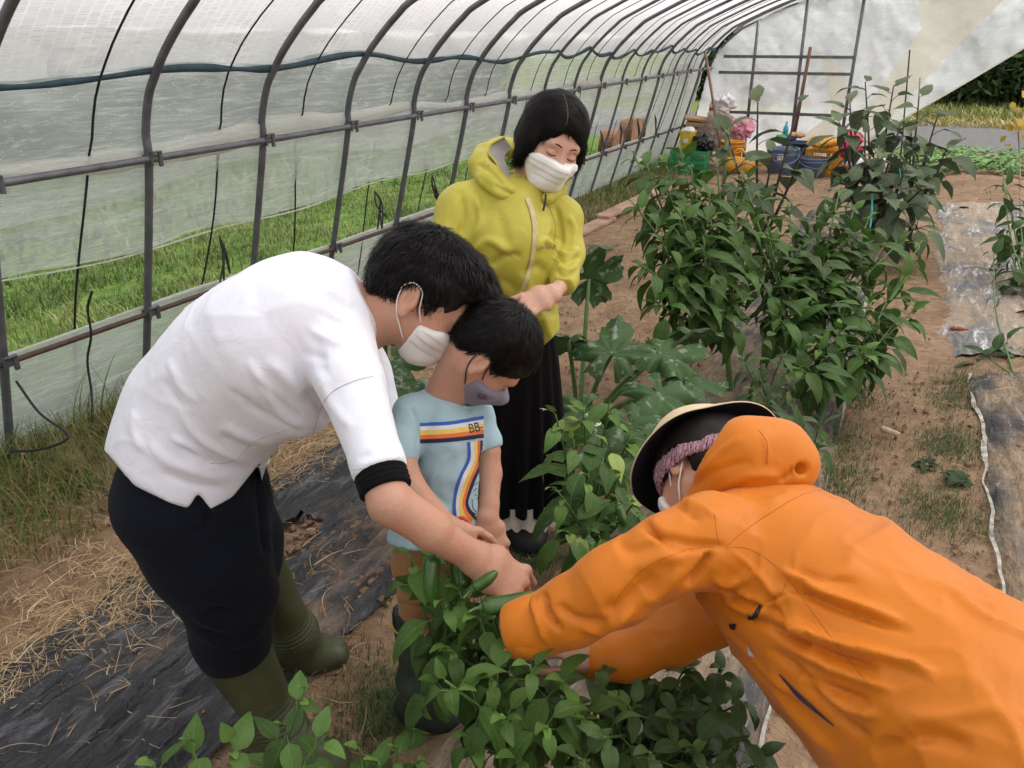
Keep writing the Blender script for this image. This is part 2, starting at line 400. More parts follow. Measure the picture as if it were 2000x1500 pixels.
def leaf_mat(name, old, young, vein, rough=.5, trans=.25, vs=.5, mottle=None):
    m, t, p = newmat(name)
    uv = N(t, 'UVMap', uv_map='leaf').outputs[0]; va = N(t, 'UVMap', uv_map='var').outputs[0]
    s = N(t, 'SeparateXYZ'); t.links.new(uv, s.inputs[0]); s2 = N(t, 'SeparateXYZ'); t.links.new(va, s2.inputs[0])
    base = mixc(t, s2.outputs[1], old, young)
    hs = N(t, 'HueSaturation'); t.links.new(base, hs.inputs['Color'])
    t.links.new(math_(t, 'MULTIPLY_ADD', s2.outputs[0], .5) if False else ramp(t, s2.outputs[0], [(0, .62), (1, 1.38)]), hs.inputs['Value'])
    n = ntex(t, coords(t), 28, 4); col = mixc(t, ramp(t, n, [(.4, 0), (.75, .35)]), hs.outputs[0], young)
    # midrib at u = .5 and slanting side veins
    au = math_(t, 'ABSOLUTE', math_(t, 'SUBTRACT', s.outputs[0], .5))
    mid = ramp(t, au, [(.0, 1), (.045, 0)])
    sv = math_(t, 'SINE', math_(t, 'MULTIPLY', math_(t, 'SUBTRACT', s.outputs[1], math_(t, 'MULTIPLY', au, .55)), 44.0))
    side = ramp(t, sv, [(.86, 0), (.99, .55)])
    vn = math_(t, 'MAXIMUM', mid, side); col = mixc(t, math_(t, 'MULTIPLY', vn, vs), col, vein)
    if mottle:
        mt = ramp(t, ntex(t, coords(t), mottle[1], 4, .6), [(.56, 0), (.63, .9)])
        mt2 = math_(t, 'MULTIPLY', mt, ramp(t, au, [(.0, 1), (.46, .1)])) ; col = mixc(t, mt2, col, mottle[0])
    t.links.new(col, p.inputs['Base Color']); p.inputs['Roughness'].default_value = rough; p.inputs['Specular IOR Level'].default_value = .28
    bump(t, p, math_(t, 'ADD', math_(t, 'MULTIPLY', vn, -.8), ntex(t, coords(t), 70, 2)), .5, .002)
    tl = N(t, 'BsdfTranslucent'); t.links.new(col, tl.inputs[0]); mx = N(t, 'MixShader'); mx.inputs[0].default_value = trans
    t.links.new(p.outputs[0], mx.inputs[1]); t.links.new(tl.outputs[0], mx.inputs[2]); t.links.new(mx.outputs[0], t.nodes['Material Output'].inputs[0])
    return m
M['pepper_leaf'] = leaf_mat('pepper_leaf', (.038, .086, .016), (.13, .245, .045), (.16, .27, .12))
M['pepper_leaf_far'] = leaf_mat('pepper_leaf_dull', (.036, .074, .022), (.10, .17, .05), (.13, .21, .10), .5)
M['pepper_pale'] = leaf_mat('pale_pepper_leaf', (.10, .20, .06), (.26, .34, .09), (.25, .36, .18))
M['egg_leaf'] = leaf_mat('eggplant_leaf', (.075, .115, .060), (.14, .19, .09), (.20, .21, .15), .6, .2, .5)
M['zuc_leaf'] = leaf_mat('zucchini_leaf', (.030, .070, .020), (.07, .14, .035), (.09, .16, .09), .55, .15, .35, mottle=((.27, .33, .27), 30))
M['weed_leaf'] = leaf_mat('weed_leaf', (.09, .19, .05), (.20, .33, .09), (.25, .38, .15), .6)
M['hedge_leaf'] = leaf_mat('hedge_leaf', (.020, .038, .014), (.07, .12, .03), (.06, .1, .04), .7, .1)
M['yellow_leaf'] = leaf_mat('yellow_leaf', (.50, .42, .07), (.55, .30, .06), (.5, .45, .2), .6)
M['stem'] = plain('pepper_stem', (.09, .17, .045), .5, .25, 12, .2)
M['stem_dark'] = plain('eggplant_stem', (.035, .022, .03), .6, .3, 12, .2)
M['petiole'] = plain('zucchini_petiole', (.12, .22, .07), .55, .2, 12, .3)
M['pepper'] = plain('green_pepper', (.045, .115, .020), .2, .3, 20, .05, spec=.6)
M['petal'] = plain('white_petal', (.72, .74, .62), .6, .1, 20, 0)
M['tie'] = plain('teal_tie_string', (.03, .35, .30), .6, .1, 20, 0)
def blade_mat(name, a, b, c, trans=.2):
    m, t, p = newmat(name); va = N(t, 'UVMap', uv_map='var').outputs[0]; s = N(t, 'SeparateXYZ'); t.links.new(va, s.inputs[0])
    col = ramp(t, s.outputs[0], [(0, a), (.5, b), (1, c)]); t.links.new(col, p.inputs['Base Color']); p.inputs['Roughness'].default_value = .6
    tl = N(t, 'BsdfTranslucent'); t.links.new(col, tl.inputs[0]); mx = N(t, 'MixShader'); mx.inputs[0].default_value = trans
    t.links.new(p.outputs[0], mx.inputs[1]); t.links.new(tl.outputs[0], mx.inputs[2]); t.links.new(mx.outputs[0], t.nodes['Material Output'].inputs[0]); return m
M['grass_out'] = blade_mat('meadow_grass', (.055, .095, .020), (.13, .175, .045), (.26, .27, .10), .3)
M['grass_in'] = blade_mat('dry_and_green_grass', (.07, .14, .03), (.16, .20, .05), (.34, .23, .09), .25)
M['grass_dark'] = blade_mat('dark_weed_grass', (.03, .07, .02), (.06, .12, .03), (.12, .17, .05), .25)
M['straw'] = blade_mat('straw', (.28, .16, .07), (.48, .33, .17), (.66, .52, .32), .15)
M['straw_far'] = blade_mat('yellow_straw', (.12, .17, .04), (.22, .26, .06), (.45, .36, .12), .2)

# ground: tilled soil inside, meadow outside, gravel track at the far end
m, t, p = newmat('ground'); c = coords(t); s = N(t, 'SeparateXYZ'); t.links.new(c, s.inputs[0])
n1 = ntex(t, c, 1.6, 6, .6); n2 = ntex(t, c, 14, 6, .65); n3 = ntex(t, c, 70, 4, .6)
soil = ramp(t, n1, [(.3, (.26, .17, .105)), (.55, (.38, .26, .165)), (.75, (.46, .33, .22))])
soil = mixc(t, ramp(t, n2, [(.35, .65), (.6, 0)]), soil, (.18, .105, .065))
soil = mixc(t, ramp(t, n3, [(.6, 0), (.75, .5)]), soil, (.42, .31, .21))
gr = ramp(t, ntex(t, c, 9, 5), [(.3, (.05, .09, .02)), (.6, (.12, .20, .04)), (.8, (.22, .2, .09))])
wob = math_(t, 'MULTIPLY', math_(t, 'SUBTRACT', n1, .5), 1.2)
fo = ramp(t, math_(t, 'MULTIPLY_ADD', math_(t, 'ADD', s.outputs[0], wob), -1.0), [(0, 0), (1, 0)])
mr = N(t, 'MapRange'); t.links.new(math_(t, 'ADD', s.outputs[0], wob), mr.inputs[0]); mr.inputs[1].default_value = -3.0; mr.inputs[2].default_value = -3.35
col = mixc(t, mr.outputs[0], soil, gr)
def band(y0, y1):
    a = N(t, 'MapRange'); t.links.new(math_(t, 'ADD', s.outputs[1], wob), a.inputs[0]); a.inputs[1].default_value = y0; a.inputs[2].default_value = y1; return a.outputs[0]
grav = ramp(t, n3, [(.3, (.09, .088, .09)), (.7, (.22, .21, .21))]); grav = mixc(t, ramp(t, n2, [(.4, 0), (.7, .4)]), grav, (.10, .09, .08))
col = mixc(t, band(14.2, 14.8), col, grav)
col = mixc(t, band(20.3, 21.0), col, (.14, .17, .04))
t.links.new(col, p.inputs['Base Color']); p.inputs['Roughness'].default_value = .95; p.inputs['Specular IOR Level'].default_value = .15
bump(t, p, math_(t, 'ADD', math_(t, 'MULTIPLY', n2, 1.2), n3), .9, .02); M['ground'] = m

def mulch_mat(name, base, dust, dust_amt, rough=.35):
    m, t, p = newmat(name); c = coords(t, (1, .22, 1)); c2 = coords(t); p.inputs['Specular IOR Level'].default_value = .12 if rough > .6 else .45
    n = ntex(t, c, 22, 5, .65, .6); st = ramp(t, n, [(.35, base), (.55, tuple(x * 1.8 for x in base)), (.66, tuple(min(1, x * 5 + .03) for x in base)), (.72, tuple(x * 2 for x in base))])  # pale narrow band paints fold highlights into the base colour
    d = ntex(t, coords(t, (1, .5, 1)), 3.2, 7, .62); d2 = ntex(t, c, 60, 4, .7)
    f = math_(t, 'MULTIPLY', ramp(t, d, [(dust_amt, 0), (dust_amt + .14, 1)]), ramp(t, d2, [(.3, .25), (.6, 1)]))
    t.links.new(mixc(t, f, st, dust), p.inputs['Base Color']); t.links.new(ramp(t, f, [(0, rough), (1, .95)]), p.inputs['Roughness'])
    bump(t, p, math_(t, 'ADD', n, math_(t, 'MULTIPLY', ntex(t, c2, 40, 4), .5)), 1.0, .02); return m
M['mulch_black'] = mulch_mat('black_mulch_film', (.018, .0185, .021), (.30, .21, .14), .54, .42)
M['mulch_grey'] = mulch_mat('dusty_mulch_film', (.050, .048, .048), (.36, .27, .18), .43, .7)
M['mulch_old'] = mulch_mat('bleached_mulch_film', (.15, .15, .15), (.40, .31, .22), .40, .85)
M['white_hem'] = plain('white_film_hem', (.38, .36, .32), .9, .5, 30, .4)
M['clod'] = plain('soil_clod', (.24, .155, .10), .95, .25, 30, .4)
# ================================================================== ground, mulch sheets, beds
rs = np.random.RandomState(5)
def ground_h(x, y):
    inside = np.clip((x + 3.3) / .5, 0, 1)
    h = .018 * fbm(x * 3, y * 3, 0, 3, 4) + .012 * fbm(x * 14, y * 14, 0, 9, 3)
    for cx, w_, a in ((-1.62, .42, .05), (-.42, .36, .06), (.95, .42, .06)):
        h = h + a * np.exp(-((x - cx) / w_) ** 4) * np.clip((13 - y) / 1, 0, 1)
    h = h + .06 * np.exp(-((x + 2.9) / .3) ** 2) * np.clip((9 - y) / 3, 0, 1)
    return h * np.where(x < -3.3, .8, 1)
gx = np.concatenate([[-90, -50, -30, -18, -12, -9, -7, -5.5, -4.6], np.arange(-4.0, 1.9, .03), [2.2, 2.8, 3.6, 5, 8, 14, 30, 60, 90]])
gy = np.concatenate([[-30, -12, -5, -2, -.5, 0], np.arange(.3, 5, .03), np.arange(5, 13, .08), [13.5, 14.5, 16, 18, 20, 23, 28, 40, 70, 130]])
XX, YY = np.meshgrid(gx, gy, indexing='ij'); ZZ = ground_h(XX, YY)
def grid_faces(a, b):
    i, j = np.meshgrid(np.arange(a - 1), np.arange(b - 1), indexing='ij'); q = (i * b + j).ravel()
    return np.stack([q, q + b, q + b + 1, q + 1], 1)
g = mesh_np('ground', np.stack([XX.ravel(), YY.ravel(), ZZ.ravel()], 1), grid_faces(*XX.shape), M['ground']); tag(g, kind='structure')

def mulch(name, label, x0, x1, y0, y1, mat, cr, seed, hem=None, ragged=.03, holes=(), step=.012):
    nx = int((x1 - x0) / step); ny = int((y1 - y0) / .035)
    u, v = np.meshgrid(np.linspace(0, 1, nx), np.linspace(0, 1, ny), indexing='ij')
    ea = x0 + ragged * fbm(v * (y1 - y0) * 2.2, 3.0, 0, seed, 4) * 2; eb = x1 + ragged * fbm(v * (y1 - y0) * 2.0, 9.0, 0, seed + 1, 4) * 1.2
    x = ea + (eb - ea) * u; e0 = y0 + ragged * 2 * fbm(u * 6, 4., 0, seed + 2); e1 = y1 + ragged * 3 * fbm(u * 5, 7., 0, seed + 3); y = e0 + (e1 - e0) * v
    z = ground_h(x, y) + .014 + cr * (np.abs(fbm(x * 26 + .6 * fbm(x * 3, y * 3, 0, seed), y * 2.2, 0, seed + 4, 4)) * 1.6 + .8 * fbm(x * 8, y * 1.6, 0, seed + 5, 3))
    z = np.maximum(z, ground_h(x, y) + .004 + .004 * fbm(x * 50, y * 9, 0, 2)) - .02 * np.clip(1 - np.minimum(u, 1 - u) * 25, 0, 1)
    P = np.stack([x.ravel(), y.ravel(), z.ravel()], 1); F = grid_faces(nx, ny)
    cen = P[F].mean(1); keep = np.ones(len(F), bool)
    for hx, hy, r in holes: keep &= ((cen[:, 0] - hx) ** 2 + ((cen[:, 1] - hy) / 1.5) ** 2 > r * r)
    hn = fbm(cen[:, 0] * 3.1, cen[:, 1] * 1.2, 0, seed + 8, 4); keep &= hn < .52
    o = mesh_np(name, P, F[keep], mat); tag(o, label, 'mulch film', 'plastic mulch sheets over the beds')
    if hem:
        yy = np.linspace(y0, y1, 120); xx = np.interp(yy, y[-1], x[-1]) if hem > 0 else np.interp(yy, y[0], x[0])
        pts = np.stack([xx, yy, ground_h(xx, yy) + .016 + .01 * fbm(yy * 5, 2, 0, seed)], 1); b = MB()
        wd = np.stack([np.full(120, 1.), np.zeros(120), .3 * noise(yy * 6, 1, 0, seed)], 1)
        vv, ff = ribbon(pts, wd, np.clip(.009 + .014 * noise(yy * 4, 5, 0, seed), .0005, .03)); b.add(vv, ff); b.build('hem', M['white_hem'], o)
    return o
mulch('mulch_sheet', 'black wrinkled plastic mulch film on the left bed under the man in the white shirt', -2.0, -1.22, .25, 2.95, M['mulch_black'], .034, 11, ragged=.035, step=.009)
mulch('mulch_sheet', 'grey dusty plastic film with a white edge running under the central pepper plants', -.78, -.06, .6, 8.5, M['mulch_grey'], .012, 21, hem=1, ragged=.02)
mulch('mulch_sheet', 'near dusty film strip at the right edge with a long white hem', .5, 1.35, 1.2, 4.45, M['mulch_grey'], .014, 31, hem=-1, ragged=.03)
mulch('mulch_sheet', 'far bleached grey film strip on the right bed with round planting holes', .40, 1.35, 4.75, 9.6, M['mulch_old'], .010, 41, ragged=.05,
      holes=[(.62, 9.2, .05), (.9, 7.2, .045), (.72, 6.6, .03), (.95, 6.3, .05), (.82, 5.5, .045), (.95, 5.2, .05)])
# timber boards lying along the grass edge
def board(a, b, wd, th, label):
    a, b = np.array(a), np.array(b); d = unit(b - a); s = np.cross(d, [0, 0, 1.]); s = unit(s)
    mb = MB(); mb.box((a + b) / 2, (np.linalg.norm(b - a), wd, th), np.array([d, s, np.cross(s, d) * -1]))
    o = mb.build('wooden_board', M['wood'], smooth=False); bv = o.modifiers.new('bevel', 'BEVEL'); bv.width = .004; return tag(o, label, 'board', 'boards laid along the grass edge')
board((-2.53, 6.15, .03), (-2.47, 7.35, .03), .14, .035, 'weathered plank lying on the soil beside the yellow jacket')
board((-2.50, 7.2, .062), (-2.44, 9.3, .05), .15, .03, 'long plank overlapping the nearer plank along the grass edge')

# ------------------------------------------------------------------ blades: grass and straw
def blades(name, P, H, Wd, mat, lean=.5, seed=1, flat=False, kind='stuff', nseg=4, label=None, cat=None, varr=None, parent=None, curl=.6):
    r = np.random.RandomState(seed); n = len(P); a = r.uniform(0, 2 * np.pi, n); d = np.stack([np.cos(a), np.sin(a), np.zeros(n)], 1)
    ln = lean * r.uniform(.2, 1.3, n); side = np.stack([-d[:, 1], d[:, 0], np.zeros(n)], 1); V = []
    bend = r.uniform(-1, 1, n) * curl
    for i in range(nseg + 1):
        t = i / nseg
        if flat:
            c = P + d * (H * t)[:, None] + side * (H * bend * t * t * .8)[:, None] + np.array([0, 0, 1.]) * (H * .35 * np.sin(np.pi * t) * r.uniform(.0, .5, n) if False else H * .10 * np.sin(np.pi * t))[:, None]
        else: c = P + d * (H * ln * t * t)[:, None] + side * (H * bend * .3 * t * t)[:, None] + np.array([0, 0, 1.]) * (H * (t - .35 * ln * t * t))[:, None]
        ww = Wd * ((1 - t) ** .7 if not flat else 1.0 - .5 * t)
        V += [c - side * (ww / 2)[:, None], c + side * (ww / 2)[:, None]] if not flat else [c - side * (ww / 2)[:, None], c + side * (ww / 2)[:, None] + np.array([0, 0, .4]) * ww[:, None]]
    V = np.stack(V, 1).reshape(-1, 3); k = 2 * (nseg + 1); b = (np.arange(n) * k)[:, None]
    F = np.concatenate([b + np.array([2 * i, 2 * i + 1, 2 * i + 3, 2 * i + 2]) for i in range(nseg)])
    v = r.uniform(0, 1, n) if varr is None else varr; uv = np.repeat(np.stack([v, v], 1), k, 0)
    o = mesh_np(name, V, F, mat, parent, True, {'var': uv}); tag(o, label, cat, kind=kind); return o
def scatter(n, x0, x1, y0, y1, seed, dens=None):
    r = np.random.RandomState(seed); x = r.uniform(x0, x1, n * 3); y = r.uniform(y0, y1, n * 3)
    p = dens(x, y) if dens else np.ones(n * 3); k = r.uniform(0, 1, n * 3) < p; x, y = x[k][:n], y[k][:n]
    return np.stack([x, y, ground_h(x, y)], 1)
clump = lambda s, c=0.0: (lambda x, y: np.clip(fbm(x * s, y * s, 0, 5, 3) * 2.2 + .5 + c, 0, 1))
P = scatter(30000, -5.6, -3.02, .9, 12.5, 3, lambda x, y: np.clip(1.3 - y / 14, .2, 1) * np.clip(.75 + fbm(x * 2.5, y * 2.5, 0, 4) * 1.6, .12, 1))
r_ = np.random.RandomState(8)
blades('meadow_grass', P, r_.uniform(.03, .12, len(P)) * (1 + .7 * fbm(P[:, 0] * 3, P[:, 1] * 3, 0, 12)), r_.uniform(.004, .011, len(P)), M['grass_out'], .9, 4, varr=np.clip(.42 + .9 * fbm(P[:, 0] * 2.2, P[:, 1] * 2.2, 0, 11) + r_.uniform(-.3, .3, len(P)), 0, 1), label='bright green grass outside the tunnel wall', cat='grass')
P = scatter(6000, -13, -5.6, 1, 16, 13)
blades('meadow_grass', P, r_.uniform(.1, .3, len(P)), r_.uniform(.02, .05, len(P)), M['grass_out'], .7, 14, label='farther grass behind the cloudy film', cat='grass')
P = scatter(6500, -3.08, -2.2, .7, 2.9, 5, lambda x, y: np.clip((-x - 2.25) / .45, 0, 1) * np.clip(.7 + fbm(x * 5, y * 5, 0, 5), .2, 1))
blades('grass', P, r_.uniform(.05, .24, len(P)), r_.uniform(.003, .007, len(P)), M['grass_in'], 1.0, 6, label='green and dried grass at the foot of the film wall, left', cat='grass')
P = scatter(2600, -3.1, -2.55, 5.6, 11.5, 7)
blades('grass', P, r_.uniform(.06, .2, len(P)), r_.uniform(.006, .012, len(P)), M['grass_in'], .9, 16, varr=r_.uniform(0, .8, len(P)), label='grass strip between the boards and the film wall', cat='grass')
# tall single grass blades against the skirt film
P = np.array([G(px, 860) + [0, 0, .02] for px in (20, 48, 95, 120, 150, 165, 205, 232, 60, 245, 178)]); 
blades('tall_grass', P, r_.uniform(.28, .46, len(P)), np.full(len(P), .012), M['grass_in'], .35, 21, nseg=6, varr=np.full(len(P), .15), label='tall green grass blades standing against the skirt film', cat='grass')
# dark weed tufts in the paths
tf = [G(1650, 870), G(1640, 940), G(1665, 780), G(1700, 650), G(1860, 785), G(1880, 750), G(1810, 990), G(1870, 1010), G(1340, 640), G(1370, 600), G(760, 1400), G(730, 1370), G(1060, 1100), G(1020, 1090), G(1240, 700), G(1090, 830), G(1840, 880), G(690, 1300), G(560, 1160), G(1550, 1240), G(900, 1150), G(1870, 870), G(1620, 1000), G(1765, 540)]
L = []
for i, q in enumerate(tf):
    n_ = 620 if i not in (13, 17, 18, 23) else 160; sg = .075 if q[1] > 2.5 else .05
    x = q[0] + r_.normal(0, sg, n_); y = q[1] + r_.normal(0, sg * 1.6, n_); L.append(np.stack([x, y, ground_h(x, y)], 1))
P = np.concatenate(L); blades('weeds', P, r_.uniform(.015, .055, len(P)), r_.uniform(.0018, .0035, len(P)), M['grass_dark'], 1.0, 31, label='fine dark grass tufts growing in the soil paths', cat='weeds')
# straw litter
P = np.concatenate([scatter(11000, -2.8, -1.75, .35, 3.4, 41, lambda x, y: np.clip(.55 + fbm(x * 3, y * 3, 0, 17, 3) * 2.0 - np.clip((x + 2.05) * 2.2, 0, 1), 0.02, 1)),
                    scatter(1100, -1.9, -.7, .4, 3.6, 42, clump(3, -.1)), scatter(2200, -2.5, -1.1, 3.6, 8.5, 43, clump(2)), scatter(260, .15, 1.5, 1.8, 9, 44, clump(2))])
P[:, 2] += r_.uniform(.012, .04, len(P))
blades('straw', P, r_.uniform(.02, .12, len(P)) ** 1.0, r_.uniform(.0010, .0030, len(P)), M['straw'], 0, 45, flat=True, nseg=5, label='dry straw littered over the soil', cat='straw', curl=1.0)
# soil clods
ico = [(0, 0, 1), (.894, 0, .447), (.276, .851, .447), (-.724, .526, .447), (-.724, -.526, .447), (.276, -.851, .447), (.724, .526, -.447), (-.276, .851, -.447), (-.894, 0, -.447), (-.276, -.851, -.447), (.724, -.526, -.447), (0, 0, -1)]
icf = np.array([(0, 1, 2), (0, 2, 3), (0, 3, 4), (0, 4, 5), (0, 5, 1), (1, 6, 2), (2, 7, 3), (3, 8, 4), (4, 9, 5), (5, 10, 1), (2, 6, 7), (3, 7, 8), (4, 8, 9), (5, 9, 10), (1, 10, 6), (6, 11, 7), (7, 11, 8), (8, 11, 9), (9, 11, 10), (10, 11, 6)])
P = np.concatenate([scatter(900, -1.68, -1.2, 1.55, 2.15, 51, lambda x, y: np.exp(-((x + 1.42) / .17) ** 2 - ((y - 1.85) / .2) ** 2)), scatter(260, -1.75, -1.2, 1.2, 1.6, 54, lambda x, y: np.exp(-((x + 1.4) / .12) ** 2 - ((y - 1.4) / .12) ** 2)),
                    scatter(4200, -2.6, 1.3, .5, 4.5, 52), scatter(260, -2.4, 1.3, 4.5, 11, 53)])
sz = np.where(np.arange(len(P)) < 1160, r_.uniform(.004, .017, len(P)), r_.uniform(.0015, .008, len(P)) * (1 + P[:, 1] * .05))
V = (np.array(ico)[None] * (1 + r_.uniform(-.3, .3, (len(P), 12, 1)))) * sz[:, None, None] * r_.uniform(.7, 1.2, (len(P), 1, 3)) + (P + [0, 0, .012])[:, None]
c = mesh_np('soil_clods', V.reshape(-1, 3), (icf[None] + (np.arange(len(P)) * 12)[:, None, None]).reshape(-1, 3), M['clod'], smooth=False); tag(c, 'crumbs and clods of brown soil', 'soil', kind='stuff')

# ================================================================== the tunnel greenhouse
GH = thing('greenhouse', 'plastic film tunnel greenhouse with bent steel arches', 'greenhouse', (-.2, 6, 0))
PROF = np.array([(-3.08, 0), (-2.94, .489), (-2.77, 1.13), (-2.75, 1.28), (-2.70, 1.42), (-2.645, 1.5), (-2.56, 1.60), (-2.41, 1.735), (-2.26, 1.83), (-1.66, 2.09), (-1.0, 2.27), (-.2, 2.36)])
PROF = np.vstack([PROF, [(-.4 - x, z) for x, z in PROF[:-1][::-1]]])
ps = spline(PROF, 6); arc = np.concatenate([[0], np.cumsum(np.linalg.norm(np.diff(ps, axis=0), axis=1))])
def prof(s_): return np.interp(s_, arc, ps[:, 0]), np.interp(s_, arc, ps[:, 1])
def s_at_z(z): i = np.searchsorted(ps[:60, 1], z); return np.interp(z, ps[:len(ps) // 2, 1], arc[:len(ps) // 2])
YS = [2.36 + .67 * k for k in range(-2, 16)]
zmid = lambda y: 1.165 + .0055 * (y - 2.36) / .67
for i, y in enumerate(YS):
    big = .0165 if y < 6 or i % 3 == 1 else .0125
    pts = np.stack([ps[:, 0], np.full(len(ps), y), ps[:, 1] - .02], 1); pts = pts[ps[:, 1] >= 0]
    if y < .5: continue
    b = MB(); b.tube(pts, big, 10); b.build('arch_pipe', M['pipe'], GH)
def rail(z_of, xoff, name, mat, y0=.4, y1=12.45, r=.013):
    y = np.linspace(y0, y1, 60); z = np.array([z_of(q) for q in y]); x = np.interp(z, ps[:40, 1], ps[:40, 0]) + xoff
    b = MB(); b.tube(np.stack([x, y, z], 1), r, 8); return b.build(name, mat, GH)
rail(zmid, .032, 'side_rail', M['pipe'], r=.0145); rail(lambda y: .489, .030, 'side_rail', M['rust'], r=.012)
for y in YS:
    if y < .5: continue
    for z in (zmid(y), .489):
        x = np.interp(z, ps[:40, 1], ps[:40, 0]); b = MB()
        b.box((x + .02, y, z), (.05, .05, .03)); b.box((x + .045, y + .022, z - .002), (.012, .02, .062)); b.box((x + .045, y - .022, z), (.010, .012, .05)); b.box((x + .05, y, z + .026), (.02, .055, .008))
        o = b.build('clamp', M['clampm'], GH, smooth=False); o.modifiers.new('bevel', 'BEVEL').width = .003
# films, built just outside the pipes
def film_sheet(name, mat, s0f, s1f, y0, y1, ns, ny, off=.012, wob=.02, seed=0, parent=GH, wf=(2.5, 1.2)):
    y = np.linspace(y0, y1, ny); u = np.linspace(0, 1, ns); S0 = np.array([s0f(q) for q in y]); S1 = np.array([s1f(q) for q in y])
    s_ = S0[None] + (S1 - S0)[None] * u[:, None]; x, z = prof(s_); x2, z2 = prof(s_ + .01); tx, tz = x2 - x, z2 - z; L_ = np.hypot(tx, tz) + 1e-9
    nx_, nz_ = -tz / L_, tx / L_; Yg = np.tile(y, (ns, 1)); o_ = off + wob * (.6 + fbm(s_ * wf[0], Yg * wf[1], 0, seed, 4)) + .35 * wob * np.abs(fbm(s_ * 9 + Yg * 2, Yg * 4, 0, seed + 3, 3))
    # film is drawn tight over the arches and bellies out between them
    ph = ((Yg - 2.36) / .67) % 1; o_ = off + (o_ - off) * (.25 + .75 * np.sin(np.pi * ph))
    return mesh_np(name, np.stack([(x + nx_ * o_).ravel(), Yg.ravel(), (z + nz_ * o_).ravel()], 1), grid_faces(ns, ny), mat, parent, True, {'UVMap': np.stack([s_.ravel(), Yg.ravel()], 1)})
Lt = arc[-1]
def seam_z(y): return 1.50 + .02 * math.sin(y * 2.1) + .018 * math.sin(y * 5.3 + 1) - (.06 if y < 2 else 0) * (2 - y) + (.05 * abs(math.sin((y - 2.36) / .67 * math.pi)) * -1 + .02 if y > 6.3 else 0)
film_sheet('roof_fleece', M['fleece'], lambda y: s_at_z(seam_z(y)), lambda y: Lt - 1.62, -.5, 12.3, 60, 320, .026, .014, 1)
film_sheet('side_film', M['film'], lambda y: s_at_z(.785 + .02 * math.sin(y * 1.7) + .012 * math.sin(y * 5)), lambda y: s_at_z(1.62), .3, 11.4, 46, 420, .018, .035, 5)
film_sheet('skirt_film', M['film'], lambda y: s_at_z(.05), lambda y: s_at_z(.505 + .006 * math.sin(y * 3)), .3, 11.9, 22, 300, .014, .018, 9)
film_sheet('gathered_film', M['film'], lambda y: s_at_z(1.02 + .05 * math.sin(y * 2.5)), lambda y: s_at_z(1.19 + .02 * math.sin(y * 3.1)), .3, 11.4, 18, 320, .03, .05, 15, wf=(9, 1.4))
film_sheet('far_side_film', M['film_dense'], lambda y: s_at_z(.1), lambda y: s_at_z(1.5), 10.2, 12.3, 30, 60, .03, .08, 25)
def edge_tube(zf, r, mat, name, y0, y1, n, off=.03, flat=1.0):
    y = np.linspace(y0, y1, n); z = np.array([zf(q) for q in y]); x = np.interp(z, ps[:50, 1], ps[:50, 0]) - off
    b = MB(); b.tube(np.stack([x, y, z], 1), r * (1 + .35 * noise(y * 6, 1, 0, 3)), 8); return b.build(name, mat, GH)
edge_tube(lambda y: seam_z(y), .013, M['blue_edge'], 'blue_seam', .3, 12.2, 260, .012)
edge_tube(lambda y: .785 + .02 * math.sin(y * 1.7) + .012 * math.sin(y * 5), .004, M['film_dense'], 'film_hem', .3, 11.4, 260, .035)
edge_tube(lambda y: .508 + .006 * math.sin(y * 3), .007, M['film_dense'], 'film_hem', .3, 11.9, 260, .015)
# the crumpled roll of film tucked along the upper rail
y = np.linspace(.3, 11.5, 360); th = np.linspace(0, 2 * np.pi, 12, endpoint=False); zc = np.array([zmid(q) + .026 + .020 * math.sin(q * 1.9 + .4) + .012 * math.sin(q * 4.7) for q in y]); xc = np.interp(zc, ps[:40, 1], ps[:40, 0]) - .02
ra = .016 + .016 * np.clip(noise(y * 1.3, 3, 0, 8) + .6, 0, 2); P = []
for i in range(len(y)):
    rr = ra[i] * (1 + .35 * noise(th * 2.2, y[i] * 5, 0, 6)); P.append(np.stack([xc[i] + .6 * rr * np.cos(th), np.full(12, y[i]), zc[i] + 1.5 * rr * np.sin(th)], 1))
f_ = [(i * 12 + j, i * 12 + (j + 1) % 12, (i + 1) * 12 + (j + 1) % 12, (i + 1) * 12 + j) for i in range(len(y) - 1) for j in range(12)]
mesh_np('film_bundle', np.concatenate(P), f_, M['film_dense'], GH)
# black hold-down straps between the arches, outside the film, ending in loose tails
for i, yb in enumerate([2.36 + .67 * (k + .52) for k in range(-2, 15)]):
    if yb < .5: continue
    s0 = s_at_z(.02); ss = np.linspace(s0, Lt * .62, 70); x, z = prof(ss); x2, z2 = prof(ss + .01); L_ = np.hypot(x2 - x, z2 - z)
    o_ = np.where(z > 1.25, .004, .05 + .02 * np.sin(ss * 3 + i)); yy = yb + .05 * (ss - s0) * (1 if i % 3 else -.4) + .02 * np.sin(ss * 4 + i * 2)
    pts = np.stack([x - (z2 - z) / L_ * o_, yy, z + (x2 - x) / L_ * o_], 1); v, f = ribbon(pts, (0.25, 1, 0), .0105); b = MB(); b.add(v, f)
    b.tube(pts, .0035, 5)
    if i in (2, 4, 5, 7, 9, 10, 11, 12, 13):                # knotted loose end
        k0 = pts[np.argmin(np.abs(pts[:, 2] - .74))] + [.05, 0, 0]; r2 = np.random.RandomState(i)
        for q in range(3): 
            w_ = spline([k0, k0 + [.02, .04 * r2.uniform(-1, 1), -.08], k0 + [.03, .07 * r2.uniform(-1, 1), -.17 - .06 * r2.rand()], k0 + [.02, .02 * r2.uniform(-1, 1), -.05 - .1 * r2.rand()]], 6); b.tube(w_, .0045, 5)
    b.build('strap', M['strap'], GH)
